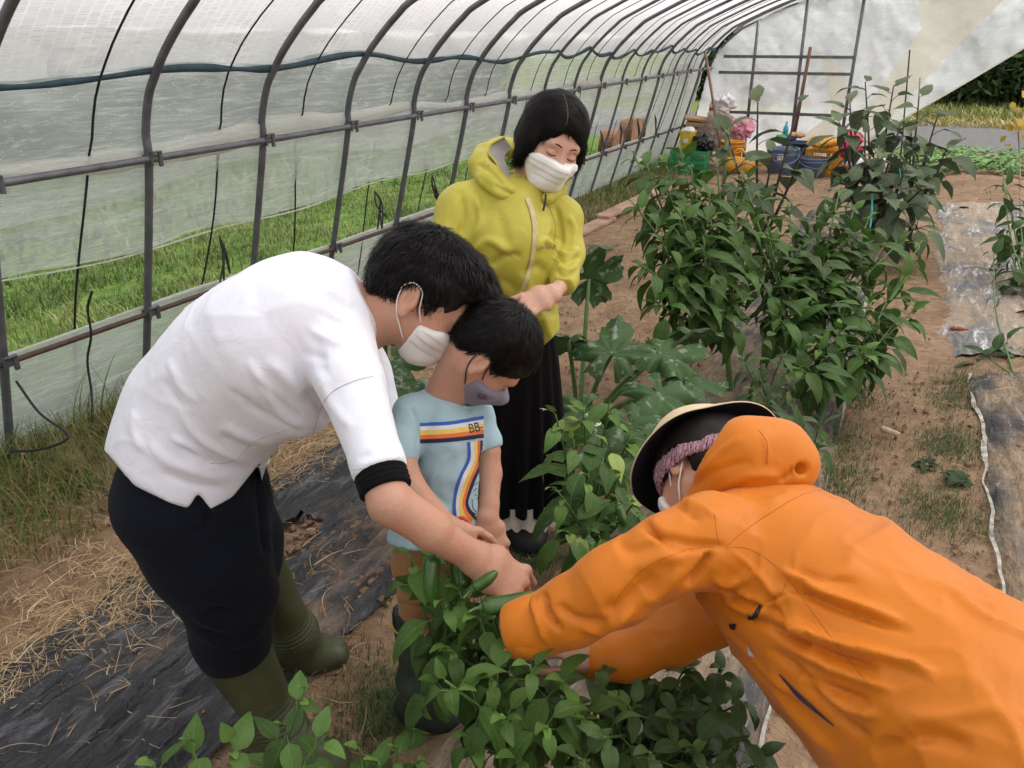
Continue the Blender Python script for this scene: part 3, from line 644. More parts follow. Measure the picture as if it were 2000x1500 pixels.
for pts in ([Yp(158, 565, 1.9), Yp(150, 600, 1.9), Yp(157, 650, 1.9), Yp(150, 700, 1.88), Yp(158, 760, 1.86), Yp(160, 815, 1.8)], [Yp(12, 740, 1.69), Yp(55, 800, 1.6), Yp(110, 845, 1.55), Yp(60, 870, 1.5), Yp(0, 875, 1.45)]):
    b = MB(); b.tube(spline(np.array(pts) + [.06, 0, 0], 6), .0048, 6); b.build('strap', M['strap'], GH)
# far gable: steel frame and the pulled-aside film
EY = 12.3
fr = thing('gable_frame', 'steel pipe grid standing in the far end of the tunnel', 'frame', (-1.5, EY, 0))
for pts in ([(-2.13, EY, 0), (-2.13, EY, 1.86)], [(-1.49, EY, 0), (-1.52, EY, 2.16)], [(-.84, EY, 0), (-.82, EY, 2.3)]):
    b = MB(); b.tube(pts, .022, 8); b.build('post', M['pipe'], fr)
for z, x0, x1 in ((1.40, -2.55, -.82), (1.19, -2.6, -.82), (.66, -2.6, -.84), (2.12, -1.9, 2.4)):
    b = MB(); b.box(((x0 + x1) / 2, EY - .03, z), (x1 - x0, .03, .04)); b.build('crossbar', M['pipe'], fr, smooth=False)
def sheet_poly(name, mat, poly, y, parent, wob=.05, seed=0, n=70):
    P = np.array(poly, float); lo, hi = P.min(0), P.max(0); u, v = np.meshgrid(np.linspace(lo[0], hi[0], n), np.linspace(lo[1], hi[1], n), indexing='ij')
    def inside(x, z):
        c = np.zeros(x.shape, bool)
        for i in range(len(P)):
            a, b = P[i], P[i - 1]; c ^= ((a[1] > z) != (b[1] > z)) & (x < (b[0] - a[0]) * (z - a[1]) / (b[1] - a[1] + 1e-9) + a[0])
        return c
    F = grid_faces(n, n); X_, Z_ = u.ravel(), v.ravel(); cx, cz = X_[F].mean(1), Z_[F].mean(1); F = F[inside(cx, cz)]
    # pull outside vertices of kept faces onto the outline
    used = np.unique(F); out = used[~inside(X_[used], Z_[used])]
    for i in out:
        p_ = np.array([X_[i], Z_[i]]); best = None
        for j in range(len(P)):
            a, b = P[j - 1], P[j]; t_ = np.clip((p_ - a) @ (b - a) / ((b - a) @ (b - a)), 0, 1); q = a + t_ * (b - a); d = np.hypot(*(q - p_))
            if best is None or d < best[0]: best = (d, q)
        X_[i], Z_[i] = best[1]
    Yv = y + wob * (fbm(X_ * 1.5 + Z_, Z_ * .8 - X_, 0, seed, 4) + .5 * np.abs(fbm(X_ * 4 - Z_ * 3, Z_, 0, seed + 1, 3)))
    return mesh_np(name, np.stack([X_, Yv, Z_], 1), F, mat, parent)
EF = thing('end_film', 'cloudy plastic sheet closing the far end, its lower corner pulled up to the right', 'plastic film', (-.8, EY + .1, 0))
# outline measured on the photo: left wall, ground, diagonal hem rising to the right
sheet_poly('sheet', M['film_end'], [(-3.0, .0), (-1.0, .0), (-.2, .58), (.35, .97), (1.07, 1.50), (2.4, 2.5), (-.2, 2.55), (-1.66, 2.12), (-2.3, 1.83), (-2.65, 1.5), (-2.8, 1.1)], EY + .09, EF, .07, 3, 240)
b = MB(); b.tube(spline([(-1.0, EY + .09, .01), (-.2, EY + .09, .58), (.35, EY + .09, .97), (1.07, EY + .09, 1.50), (2.4, EY + .09, 2.5)], 12), .013, 8); b.build('film_hem', M['film_dense'], EF)
sheet_poly('yellowed_panel', M['film_old'], [(-.62, .0), (-.42, .42), (-.02, 1.0), (.5, 1.75), (.9, 2.2), (-.25, 2.3), (-.1, 1.75), (-.42, 1.1), (-1.0, .0)], EY + .03, EF, .05, 13, 70)
sheet_poly('yellowed_panel', M['film_old'], [(-1.75, .0), (-1.1, .0), (-.84, .66), (-.9, 1.2), (-1.3, 1.5), (-1.0, .7)], EY + .04, EF, .05, 23, 50)
# ------------------------------------------------------------------ background
def leaf_cloud(cs, n, size, seed):
    r = np.random.RandomState(seed); P = []; 
    for (c_, rad3) in cs:
        k = int(n * np.prod(rad3) ** .6 / sum(np.prod(q[1]) ** .6 for q in cs)); d = r.normal(size=(k, 3)); d /= np.linalg.norm(d, axis=1)[:, None]
        q = d * r.uniform(.55, 1.05, (k, 1)) * (1 + .25 * fbm(d[:, 0] * 3 + c_[0], d[:, 1] * 3, d[:, 2] * 3, seed))[:, None]; P.append(q * np.array(rad3) + np.array(c_))
    P = np.concatenate(P); P = P[P[:, 2] > .02]; k = len(P); a = r.normal(size=(k, 3)); a /= np.linalg.norm(a, axis=1)[:, None]; b = np.cross(a, r.normal(size=(k, 3))); b /= np.linalg.norm(b, axis=1)[:, None]
    s_ = size * r.uniform(.5, 1.4, (k, 1)); V = np.stack([P - a * s_, P + b * s_ * .35, P + a * s_, P - b * s_ * .35], 1).reshape(-1, 3)
    return V, np.arange(4 * k).reshape(-1, 4), np.repeat(np.stack([r.rand(k), r.rand(k) ** 2], 1), 4, 0)
def bush(name, label, cs, n, size, seed, mat='hedge_leaf', cat='bush', group=None, trunk=True):
    c0 = np.mean([q[0] for q in cs], 0); T = thing(name, label, cat, (c0[0], c0[1], 0), group); V, F, va = leaf_cloud(cs, n, size, seed)
    mesh_np('crown', V, F, M[mat], T, True, {'var': va, 'leaf': np.tile(np.array([[.5, 0], [.9, .5], [.5, 1], [.1, .5]]), (len(F), 1))})
    b = MB()
    for q, rr in cs[:6]: b.tube(spline([(c0[0] + (q[0] - c0[0]) * .3, c0[1], 0), (c0[0] + (q[0] - c0[0]) * .7, (q[1] + c0[1]) / 2, q[2] * .5), tuple(q)], 4), np.linspace(.06, .02, 9), 6)
    b.build('trunk', M['hedge_wood'], T); return T
rb = np.random.RandomState(77)
specs = [(1.2, 24, 1.8, 'dark evergreen bush just right of the hanging film corner'), (3.2, 24.5, 2.3, 'tall dark tree at the far right edge behind the track'), (-1.5, 25, 2.2, 'dark tree behind the far end film'), (-4.5, 26, 2.4, 'dark tree behind the far left corner of the tunnel'), (5.5, 27, 2.6, 'tree outside the right edge beyond the track')]
for i, (x, y_, hh, lb) in enumerate(specs):
    cs = [((x + rb.uniform(-1.2, 1.2), y_ + rb.uniform(-.8, .8), hh * rb.uniform(.2, .95)), (rb.uniform(.9, 1.4), .9, rb.uniform(.7, 1.2))) for _ in range(8)] + [((x, y_, .6), (1.6, 1, .8))]
    bush('tree', lb, cs, 9000, .12, 100 + i, cat='tree', group='dark trees beyond the track')
for i, (x, y_, hh, lb) in enumerate([(-11, 5, 1.6, 'blurred dark bush seen through the left film'), (-12, 9.5, 2.1, 'blurred dark bush behind the upper left film'), (-11, 14, 1.9, 'blurred bush behind the film above the woman'), (-10.5, 18.5, 2.2, 'blurred bush behind the farthest side film'), (-12, 1, 2.0, 'blurred bush beyond the left edge film')]):
    cs = [((x + rb.uniform(-1, 1), y_ + rb.uniform(-2.3, 2.3), hh * rb.uniform(.2, .7)), (1.2, rb.uniform(1.2, 1.8), rb.uniform(.6, .9))) for _ in range(8)]
    bush('bush', lb, cs, 5000, .16, 120 + i, group='bushes beyond the meadow')
P = np.concatenate([scatter(3500, -2, 5, 20.2, 23.5, 61)]); blades('tall_grass', P, r_.uniform(.15, .42, len(P)), r_.uniform(.02, .04, len(P)), M['straw_far'], .7, 62, label='yellow and green tall grass beyond the gravel track', cat='grass')
P = scatter(1800, -1, 4, 19.0, 20.6, 63); blades('dry_grass', P, r_.uniform(.08, .25, len(P)), r_.uniform(.02, .03, len(P)), M['straw_far'], 1.2, 64, varr=r_.uniform(.75, 1, len(P)), label='dry yellow grass along the far edge of the track', cat='grass')
def leaves_np(P, D, Nn, L_, Wd, droop=.5, fold=.35, seed=0, age=None, wave=.08, rows=8, pw=.72, tip=1.5):
    """many leaves: base points, directions, blade normals. returns V,F,leafuv,var"""
    r = np.random.RandomState(seed); n = len(P); D = D / np.linalg.norm(D, axis=1)[:, None]; Nn = Nn - D * (Nn * D).sum(1)[:, None]; Nn /= np.linalg.norm(Nn, axis=1)[:, None] + 1e-9
    S = np.cross(D, Nn); L_ = np.broadcast_to(L_, (n,)); Wd = np.broadcast_to(Wd, (n,)); droop = np.broadcast_to(droop, (n,)) * r.uniform(.6, 1.4, n); cen = P.copy(); V = []; U = []
    dl = L_ / (rows - 1); phs = r.uniform(0, 6, n); tw = r.uniform(-.3, .3, n)
    for i in range(rows):
        t = i / (rows - 1); ang = droop * t; d_ = D * np.cos(ang)[:, None] - Nn * np.sin(ang)[:, None]; n_ = Nn * np.cos(ang)[:, None] + D * np.sin(ang)[:, None]
        if i: cen = cen + d_ * dl[:, None]
        w_ = (t ** pw * (1 - t) ** tip) / ((pw / (pw + tip)) ** pw * (tip / (pw + tip)) ** tip) * .5 * Wd + (.002 if i < rows - 1 else .0002)
        sd = S * np.cos(tw * t)[:, None] + n_ * np.sin(tw * t)[:, None]
        for j, q in enumerate((-1, -.5, 0, .5, 1)):
            lift = fold * abs(q) * w_ + wave * w_ * np.sin(t * 11 + phs + q * 2) * abs(q) - .25 * abs(q) ** 3 * w_ * fold * 2
            V.append(cen + sd * (q * w_)[:, None] + n_ * lift[:, None]); U.append((.5 + q * .5, t))
    k = rows * 5; V = np.stack(V, 1).reshape(-1, 3); F = np.array([[i * 5 + j, i * 5 + j + 1, (i + 1) * 5 + j + 1, (i + 1) * 5 + j] for i in range(rows - 1) for j in range(4)])
    F = (F[None] + (np.arange(n) * k)[:, None, None]).reshape(-1, 4); age = r.rand(n) * .4 if age is None else age
    return V, F, np.tile(np.array(U), (n, 1)), np.repeat(np.stack([r.rand(n), age], 1), k, 0)
def leaf_mesh(name, L, mat, parent=None):
    V, F, U, A, n = [], [], [], [], 0
    for v, f, u, a in L: V.append(v); F.append(f + n); U.append(u); A.append(a); n += len(v)
    return mesh_np(name, np.concatenate(V), np.concatenate(F), mat, parent, True, {'leaf': np.concatenate(U), 'var': np.concatenate(A)})
# low broad-leaved weeds before the track, and the low pile of weeds
P = scatter(2600, -.3, 3.2, 11.8, 14.3, 71, lambda x, y: np.clip(.8 + fbm(x * 2, y * 2, 0, 6) * 1.2, .1, 1)); P[:, 2] += r_.uniform(.02, .14, len(P)); a_ = r_.uniform(0, 6.28, len(P))
D_ = np.stack([np.cos(a_), np.sin(a_), r_.uniform(-.1, .5, len(P))], 1); o = leaf_mesh('weeds', [leaves_np(P, D_, np.tile([0, 0, 1.], (len(P), 1)), r_.uniform(.08, .16, len(P)), .07, .5, seed=72, rows=4)], M['weed_leaf']); tag(o, 'low leafy green weeds in front of the gravel track', 'weeds', kind='stuff')
# ================================================================== people: shared builders
def skin_mat(name, col, red=(.55, .20, .13)):
    m, t, p = newmat(name); c = coords(t)
    a = ntex(t, c, 22, 5, .65); k = mixc(t, ramp(t, a, [(.38, 0), (.72, .42)]), col, red); b = ntex(t, c, 160, 3)
    k = mixc(t, ramp(t, b, [(.45, 0), (.8, .18)]), k, tuple(x * .6 for x in col)); t.links.new(k, p.inputs['Base Color'])
    p.inputs['Roughness'].default_value = .52; p.inputs['Specular IOR Level'].default_value = .4
    p.inputs['Subsurface Weight'].default_value = .12; p.inputs['Subsurface Radius'].default_value = (.012, .005, .003); p.inputs['Subsurface Scale'].default_value = .6
    bump(t, p, math_(t, 'ADD', b, math_(t, 'MULTIPLY', a, .8)), .45, .002); return m
M['skin'] = skin_mat('skin', (.50, .285, .195)); M['skin_pale'] = skin_mat('fair_skin', (.58, .35, .26))
def hair_mat(name, col):
    m, t, p = newmat(name); p.inputs['Base Color'].default_value = tuple(col) + (1,); p.inputs['Roughness'].default_value = .5; p.inputs['Specular IOR Level'].default_value = .22
    return m
M['hair'] = hair_mat('black_hair', (.010, .009, .009)); M['hair_gloss'] = hair_mat('glossy_hair_strands', (.006, .005, .005)); M['hair_gloss'].node_tree.nodes['Principled BSDF'].inputs['Roughness'].default_value = .42; M['hair_gloss'].node_tree.nodes['Principled BSDF'].inputs['Specular IOR Level'].default_value = .14; M['hair_brown'] = hair_mat('dark_brown_hair', (.012, .009, .008))
def cloth(name, col, rough=.8, weave=420, bs=.35, sheen=.2, spec=.25, var=.06, wr=.5, wscale=16):
    m, t, p = newmat(name); c = coords(t); n = ntex(t, c, 5, 4)
    t.links.new(ramp(t, n, [(.3, tuple(x * (1 - var) for x in col)), (.7, tuple(min(1, x * (1 + var)) for x in col))]), p.inputs['Base Color'])
    p.inputs['Roughness'].default_value = rough; p.inputs['Sheen Weight'].default_value = sheen; p.inputs['Specular IOR Level'].default_value = spec
    fine = ntex(t, c, weave, 2); wrn = ntex(t, c, wscale, 4, .5, 1.2)
    b1 = N(t, 'Bump', Strength=wr, Distance=.006); t.links.new(wrn, b1.inputs['Height'])
    b2 = N(t, 'Bump', Strength=bs, Distance=.0012); t.links.new(fine, b2.inputs['Height']); t.links.new(b1.outputs[0], b2.inputs['Normal']); t.links.new(b2.outputs[0], p.inputs['Normal']); return m
M['white_cotton'] = cloth('white_cotton', (.78, .80, .89)); M['navy_trousers'] = cloth('navy_cotton', (.007, .009, .015), .9, sheen=.03, spec=.1)
M['black_knit'] = cloth('black_knit', (.005, .005, .006), .9, sheen=.03, spec=.1); M['mask_white'] = cloth('white_mask', (.78, .77, .76), .8, 500, .3, wr=.25, wscale=30)
M['mask_grey'] = cloth('grey_mask', (.20, .19, .25), .85, 500, .3, wr=.2); M['tee_blue'] = cloth('pale_blue_cotton', (.34, .49, .55), .85)
M['tan'] = cloth('tan_cotton', (.33, .155, .06), .8); M['lime'] = cloth('lime_shell', (.46, .41, .048), .55, 600, .15, .1, .4)
M['lining'] = cloth('grey_lining', (.42, .40, .38), .6); M['orange'] = cloth('orange_shell', (.60, .172, .004), .5, 600, .12, .1, .35, wr=.35, wscale=11)
M['orange_dark'] = cloth('orange_seam', (.42, .09, .004), .6); M['skirt'] = cloth('black_skirt', (.006, .005, .006), .9, sheen=.02, spec=.08); M['lace'] = cloth('cream_lace', (.62, .56, .48), .8, 300, .6)
M['hat_navy'] = cloth('navy_brim', (.004, .005, .010), .9, sheen=.03, spec=.1); M['hat_beige'] = cloth('beige_hat', (.66, .53, .33), .8); M['purple'] = cloth('purple_lining', (.014, .010, .05), .8)
def boot_mat(name, a, mudc=(.16, .12, .08), rough=.38):
    m, t, p = newmat(name); c = coords(t); n = ntex(t, c, 7, 5, .6); f = ramp(t, n, [(.50, 0), (.72, .45)])
    t.links.new(mixc(t, f, a, mudc), p.inputs['Base Color']); t.links.new(ramp(t, n, [(.4, rough), (.7, .7)]), p.inputs['Roughness']); bump(t, p, ntex(t, c, 120, 3), .1, .002); return m
M['boot_olive'] = boot_mat('olive_rubber', (.050, .058, .024), (.12, .11, .06)); M['boot_green'] = boot_mat('dark_green_rubber', (.016, .028, .020), (.07, .09, .07), .5); M['boot_black'] = boot_mat('black_rubber', (.008, .008, .009), (.04, .035, .03))
M['sole_tan'] = plain('tan_sole', (.28, .17, .08), .7, .2, 20, .2); M['yellow_trim'] = plain('yellow_trim', (.55, .38, .05), .5, .1, 20, 0)
M['silver'] = plain('silver_ring', (.6, .57, .5), .25, .05, 20, 0, metal=.9); M['zip'] = plain('beige_zip', (.50, .42, .22), .5, .15, 60, .3)
M['logo_grey'] = plain('grey_print', (.30, .29, .22), .6, .1, 30, 0); M['strap_white'] = plain('white_elastic', (.75, .74, .72), .7, .05, 30, 0)

def head_frame(px, py, d, f, u): o = W(px, py, d); ex, ey, ez = frame(V3(f), V3(u)); return o, ex, ey, ez
def LF(fr, s): return lambda x, y, z: fr[0] + s * (x * fr[1] + y * fr[2] + z * fr[3])
def head_sdf(fr, s=1.0, ears=True, neck=None, female=False, chin=1.0):
    L = LF(fr, s); A = np.array(fr[1:]); S = SDF()
    S.ell(L(0, -.012, .018), np.array([.074, .094, .086]) * s, A, .01 * s)
    S.ell(L(0, .030, -.035), np.array([.063, .060, .074]) * s, A, .03 * s)
    S.ell(L(0, .010, -.055), np.array([.058, .055, .05]) * s, A, .03 * s)
    S.cap(L(-.022, .062, -.100 * chin), L(.022, .062, -.100 * chin), .018 * s, k=.025 * s)
    for q in (-1, 1):
        S.cap(L(q * .052, -.005, -.065), L(q * .022, .058, -.098 * chin), .016 * s, .015 * s, .025 * s)
        S.ell(L(q * .036, .060, -.040), np.array([.024, .022, .020]) * s, A, .02 * s)
    S.cap(L(-.036, .076, .004), L(.036, .076, .004), .012 * s, k=.018 * s)
    S.cap(L(0, .086, -.008), L(0, .103, -.045), .0075 * s, .0115 * s, .014 * s)
    for q in (-1, 1): S.ell(L(q * .011, .094, -.049), np.array([.008, .009, .007]) * s, A, .008 * s)
    for q in (-1, 1): S.ell(L(q * .031, .094, -.014), np.array([.017, .013, .010]) * s, A, .010 * s, op=-1)
    for q in (-1, 1): S.ell(L(q * .031, .078, -.017), np.array([.0150, .0125, .0095]) * s, A, .003 * s)
    S.cap(L(-.018, .088, -.072), L(.018, .088, -.072), .007 * s, k=.008 * s); S.cap(L(-.014, .087, -.082), L(.014, .087, -.082), .007 * s, k=.008 * s)
    if neck: S.cap(L(0, -.022, -.055), neck[0], .050 * s, neck[1], .03)
    if ears:
        for q in (-1, 1):
            c = L(q * .078, -.016, -.022); n_ = unit(fr[1] * q * .85 - fr[2] * .45); t_ = unit(np.cross(n_, unit(fr[3] * .97 - fr[2] * .2))); u_ = np.cross(t_, n_)
            if u_ @ fr[3] < 0: u_ = -u_
            E = np.array([n_, t_, u_]); t_f = t_ if t_ @ fr[2] > 0 else -t_
            S.ell(c, np.array([.0075, .019, .032]) * s, E, .008 * s)
            S.ell(c + n_ * .008 * s + u_ * .003 * s + t_f * .002 * s, np.array([.0075, .012, .022]) * s, E, .004 * s, op=-1)
            S.cap(c + n_ * .002 * s - u_ * .012 * s - t_f * .006 * s, c + n_ * .004 * s + u_ * .012 * s - t_f * .007 * s, .0030 * s, k=.004 * s)
            S.ell(c + t_f * .015 * s - u_ * .006 * s, np.array([.005, .005, .008]) * s, E, .006 * s)
            S.ell(c - u_ * .027 * s + t_f * .006 * s, np.array([.005, .009, .009]) * s, E, .006 * s)
    return S
def mask_mesh(fr, s, pleat=True, h=.0028, size=1.0, chin=1.0, out=.007, back=.024):
    """a mask modelled as a shell that follows the face"""
    L = LF(fr, s); A = np.array(fr[1:]); S = SDF()
    S.ell(L(0, .030, -.035), np.array([.063 + out, .060 + out, .074 + out]) * s, A, .03 * s)
    S.ell(L(0, .012, -.055), np.array([.060 + out, .056 + out, .052 + out]) * s, A, .03 * s)
    S.cap(L(-.022, .062, -.100 * chin), L(.022, .062, -.100 * chin), (.018 + out) * s, k=.03 * s)
    S.cap(L(0, .088, -.02), L(0, .106, -.046), .008 * s, (.0105 + out) * s, .03 * s)
    S.cap(L(0, .104, -.046), L(0, .088, -.090), (.0115 + out) * s, (.012 + out) * s, .04 * s)
    for q in (-1, 1): S.ell(L(q * .036, .060, -.045), np.array([.024 + out, .022 + out, .022]) * s, A, .03 * s)
    S.plane(L(0, .105, -.032), unit(fr[3] * 1 + fr[2] * .10)); S.plane(L(0, back, 0), -fr[2] - fr[3] * .12)
    for q in (-1, 1): S.plane(L(q * .056, .045, -.038), unit(fr[1] * q * .35 + fr[3] * .9 - fr[2] * .30))
    S.plane(L(0, 0, -.123 * chin), -fr[3] - .2 * fr[2])
    v, q = S.mesh(h, 2)
    if pleat:
        n = normals(v, q); z = (v - fr[0]) @ fr[3] / s; y = (v - fr[0]) @ fr[2] / s; a = np.clip((y - .02) * 30, 0, 1)
        for z0 in (-.045, -.062, -.079): v = v + n * (s * .0010 * a * (np.exp(-((z - z0) / .004) ** 2) - np.exp(-((z - z0 + .006) / .003) ** 2)))[:, None]
    return v, q
def ear_loops(fr, s, mat, parent, r=.0013, chin=1.0):
    L = LF(fr, s)
    for q in (-1, 1):
        b = MB(); top = [L(q * .064, .034, -.046), L(q * .0775, .012, -.024), L(q * .0825, -.006, .004), L(q * .083, -.028, .006), L(q * .079, -.038, -.010)]
        bot = [L(q * .062, .028, -.088), L(q * .0755, .004, -.070), L(q * .0790, -.014, -.056), L(q * .079, -.030, -.036), L(q * .078, -.038, -.014)]
        b.tube(spline(top, 5), r, 6); b.tube(spline(bot, 5), r, 6); b.build('ear_loop', mat, parent)
def hair_mesh(prims, h=.004, seed=1, amp=.003, scale=60):
    v, q = prims.mesh(h, 1); n = normals(v, q)
    d = amp * fbm(v[:, 0] * scale, v[:, 1] * scale, v[:, 2] * scale, seed, 3) * 2
    return v + n * d[:, None], q
def strands(v, q, flow, count, length, width, seed=1, lift=.004, wave=.25, nseg=4, L=None, s=1.0):
    """thin hair strips lying along the flow direction. flow(points)->directions"""
    r = np.random.RandomState(seed); n = normals(v, q); k = r.randint(0, len(q), count); w4 = r.dirichlet([1, 1, 1, 1], count)
    P = (v[q[k]] * w4[:, :, None]).sum(1); Nn = n[q[k, 0]]; D = flow(P) + r.normal(0, wave, (count, 3)); D -= Nn * (D * Nn).sum(1)[:, None]; D /= np.linalg.norm(D, axis=1)[:, None] + 1e-9
    if L is not None:
        rel = P + D * length * .6 - L[0]; yy, zz = rel @ L[2] / s, rel @ L[3] / s; k = ~((yy > .035) & (zz < .050)); P, Nn, D = P[k], Nn[k], D[k]; count = int(k.sum())
    S = np.cross(D, Nn); L_ = length * r.uniform(.5, 1.3, count); c = P - D * (L_ * .3)[:, None] + Nn * .0005; V = []
    cur = r.uniform(.3, 1.0, count) * lift; sw = r.normal(0, .12, count)
    for i in range(nseg + 1):
        t = i / nseg; p = c + D * (L_ * t)[:, None] + Nn * (cur * math.sin(t * 2.2) * 1.0 - L_ ** 2 * t * t * 3.0)[:, None] + S * (L_ * sw * t * t)[:, None]
        w_ = width * (1 - t) ** .6 * (.4 + .6 * min(1, t * 4 + .3)); V += [p - S * w_ / 2, p + S * w_ / 2]
    V = np.stack(V, 1).reshape(-1, 3); kk = 2 * (nseg + 1); b = (np.arange(count) * kk)[:, None]
    F = np.concatenate([b + np.array([2 * i, 2 * i + 1, 2 * i + 3, 2 * i + 2]) for i in range(nseg)]); return V, F
def hand_sdf(o, fwd, back, thumb, s=1.0, curls=((20, 35, 25),) * 4, spread=(6, 2, -2, -7), thumb_dir=(.55, .75, -.35), thumb_bend=25, S=None, wrist=None):
    """o wrist; fwd: towards the knuckles; back: normal of the back of the hand; thumb: direction of the thumb side"""
    y = unit(fwd); z = np.asarray(back, float); z = unit(z - y * (z @ y)); x = np.asarray(thumb, float); x = unit(x - y * (x @ y) - z * (x @ z))
    S = S or SDF(); P = lambda a, b, c: o + s * (a * x + b * y + c * z)
    if wrist: S.cap(wrist[0], o, wrist[1], .026 * s, .02 * s, z, None, None) if False else S.cap(wrist[0], o, wrist[1], .025 * s, .02 * s)
    S.cap(P(0, 0, 0), P(0, .03, 0), .021 * s, .02 * s, .02 * s, side=x, ra2=.029 * s, rb2=.036 * s)
    S.cap(P(0, .03, 0), P(-.002, .082, .002), .015 * s, .0115 * s, .015 * s, side=x, ra2=.038 * s, rb2=.040 * s)
    S.ell(P(.026, .028, -.010), np.array([.016, .026, .015]) * s, np.array([x, y, z]), .012 * s)
    kx = (.031, .0105, -.0105, -.031); ky = (.086, .091, .087, .078); ln = ((.042, .026, .021), (.046, .029, .022), (.042, .027, .021), (.033, .021, .019)); rr = (.0092, .0094, .0088, .0079)
    for i in range(4):
        p = P(kx[i], ky[i], .001); a = 0; sp = rad(spread[i]); S.ell(p + z * .0015 * s, np.array([.0105, .011, .0095]) * s, np.array([x, y, z]), .006 * s)
        for j in range(3):
            a += rad(curls[i][j]); d = (y * math.cos(sp) + x * math.sin(sp)) * math.cos(a) - z * math.sin(a); q = p + d * ln[i][j] * s
            S.cap(p, q, rr[i] * s * (1 - .07 * j), rr[i] * s * (.93 - .08 * j), .0035 * s); p = q
    td = unit(thumb_dir[0] * x + thumb_dir[1] * y + thumb_dir[2] * z); p = P(.024, .022, -.008); q = p + td * .042 * s; S.cap(p, q, .014 * s, .0115 * s, .012 * s)
    t2 = unit(td * math.cos(rad(thumb_bend)) + unit(y * .8 - x * .6) * math.sin(rad(thumb_bend))); q2 = q + t2 * .032 * s; S.cap(q, q2, .0112 * s, .0102 * s, .004 * s)
    t3 = unit(t2 * .85 + unit(y * .8 - x * .6) * .35); S.cap(q2, q2 + t3 * .024 * s, .0104 * s, .0085 * s, .004 * s)
    return S
def R(px, d): return px * d / CF                                   # a length measured on the photo, in metres at depth d
def bvh_of(v, q): return BVHTree.FromPolygons([tuple(map(float, p)) for p in v], [tuple(int(i) for i in f) for f in q])
def on_surface(bvh, px, py, off=.0015, last=[None]):
    r = unit(ray(px, py)); h = bvh.ray_cast(Vector(cC), Vector(r))
    if h[0] is None: h = bvh.find_nearest(Vector(cC + r * (last[0] or 1.5)))
    p = np.array(h[0]); n = np.array(h[1]); last[0] = np.linalg.norm(p - cC)
    if n @ r > 0: n = -n
    return p + n * off
def decal(b, bvh, A, B, na=24, nb=3, off=.0015):
    """cloth print / trim between two outlines measured on the photo, laid on the garment's surface"""
    A = spline(A, 8) if len(A) > 2 else np.array([np.array(A[0]) + (np.array(A[1]) - A[0]) * t for t in np.linspace(0, 1, 9)]); B = spline(B, 8) if len(B) > 2 else np.array([np.array(B[0]) + (np.array(B[1]) - B[0]) * t for t in np.linspace(0, 1, 9)])
    ta = np.linspace(0, 1, na); ra_ = lambda P: np.stack([np.interp(ta, np.linspace(0, 1, len(P)), P[:, i]) for i in (0, 1)], 1); A, B = ra_(A), ra_(B)
    v = [on_surface(bvh, *(A[i] + (B[i] - A[i]) * j / nb), off) for i in range(na) for j in range(nb + 1)]
    f = [(i * (nb + 1) + j, i * (nb + 1) + j + 1, (i + 1) * (nb + 1) + j + 1, (i + 1) * (nb + 1) + j) for i in range(na - 1) for j in range(nb)]
    b.add(v, f)
def seamline(b, bvh, pts, r=.0009, off=.0004, n=8):
    P = spline(pts, n); b.tube([on_surface(bvh, p[0], p[1], off) for p in P], r, 5)
def boot(name, parent, mat, top, ank, heel, toe, rt, ra, sole_mat, ribs=0, wd=.045, h=.004, label=None, ground=True):
    """rubber boot: shaft top, ankle, heel and toe points (world), radii"""
    top, ank, heel, toe = [np.asarray(q, float) for q in (top, ank, heel, toe)]; S = SDF(); d = unit((toe - heel) * [1, 1, 0]); up = np.array([0, 0, 1.]); sd = np.cross(d, up)
    S.cap(top, ank, rt, ra, .02); S.cap(ank, heel + up * .045, ra, .042, .03); L_ = np.linalg.norm(toe - heel); B = heel + up * .04; T = toe - d * .045 + up * .042
    S.cap(B, heel + d * L_ * .5 + up * .05, .040, .044, .03, side=sd, ra2=.036, rb2=wd); S.cap(heel + d * L_ * .5 + up * .05, T, .044, .038, .03, side=sd, ra2=wd, rb2=wd * 1.05); S.cap(ank, heel + d * L_ * .45 + up * .06, ra * .9, .045, .04)
    S.plane(heel + up * .004, -up, .004); ax = unit(top - ank); S.plane(top, ax, .003)
    v, q = S.mesh(h, 1); n = normals(v, q)
    if ribs:
        t = (v - ank) @ ax; a = np.exp(-((t - .01) / .045) ** 2); v = v + n * (.0022 * a * np.sin(t * 2 * np.pi / .012))[:, None]
        t2 = (v - top) @ ax; v = v + n * (.0025 * (np.exp(-((t2 + .006) / .004) ** 2) + np.exp(-((t2 + .02) / .003) ** 2) + np.exp(-((t2 + .033) / .003) ** 2)))[:, None]
    o = mesh_np(name, v, q, mat, parent)
    S2 = SDF(); S2.cap(heel + up * .012 + d * .01, toe - d * .05 + up * .012, .024, .024, .02, side=sd, ra2=.040, rb2=wd * 1.12); S2.plane(heel + up * .016, up, .002); S2.plane(heel + up * .001, -up, .002)
    v, q = S2.mesh(.004, 0); mesh_np('sole', v, q, sole_mat, o); return o

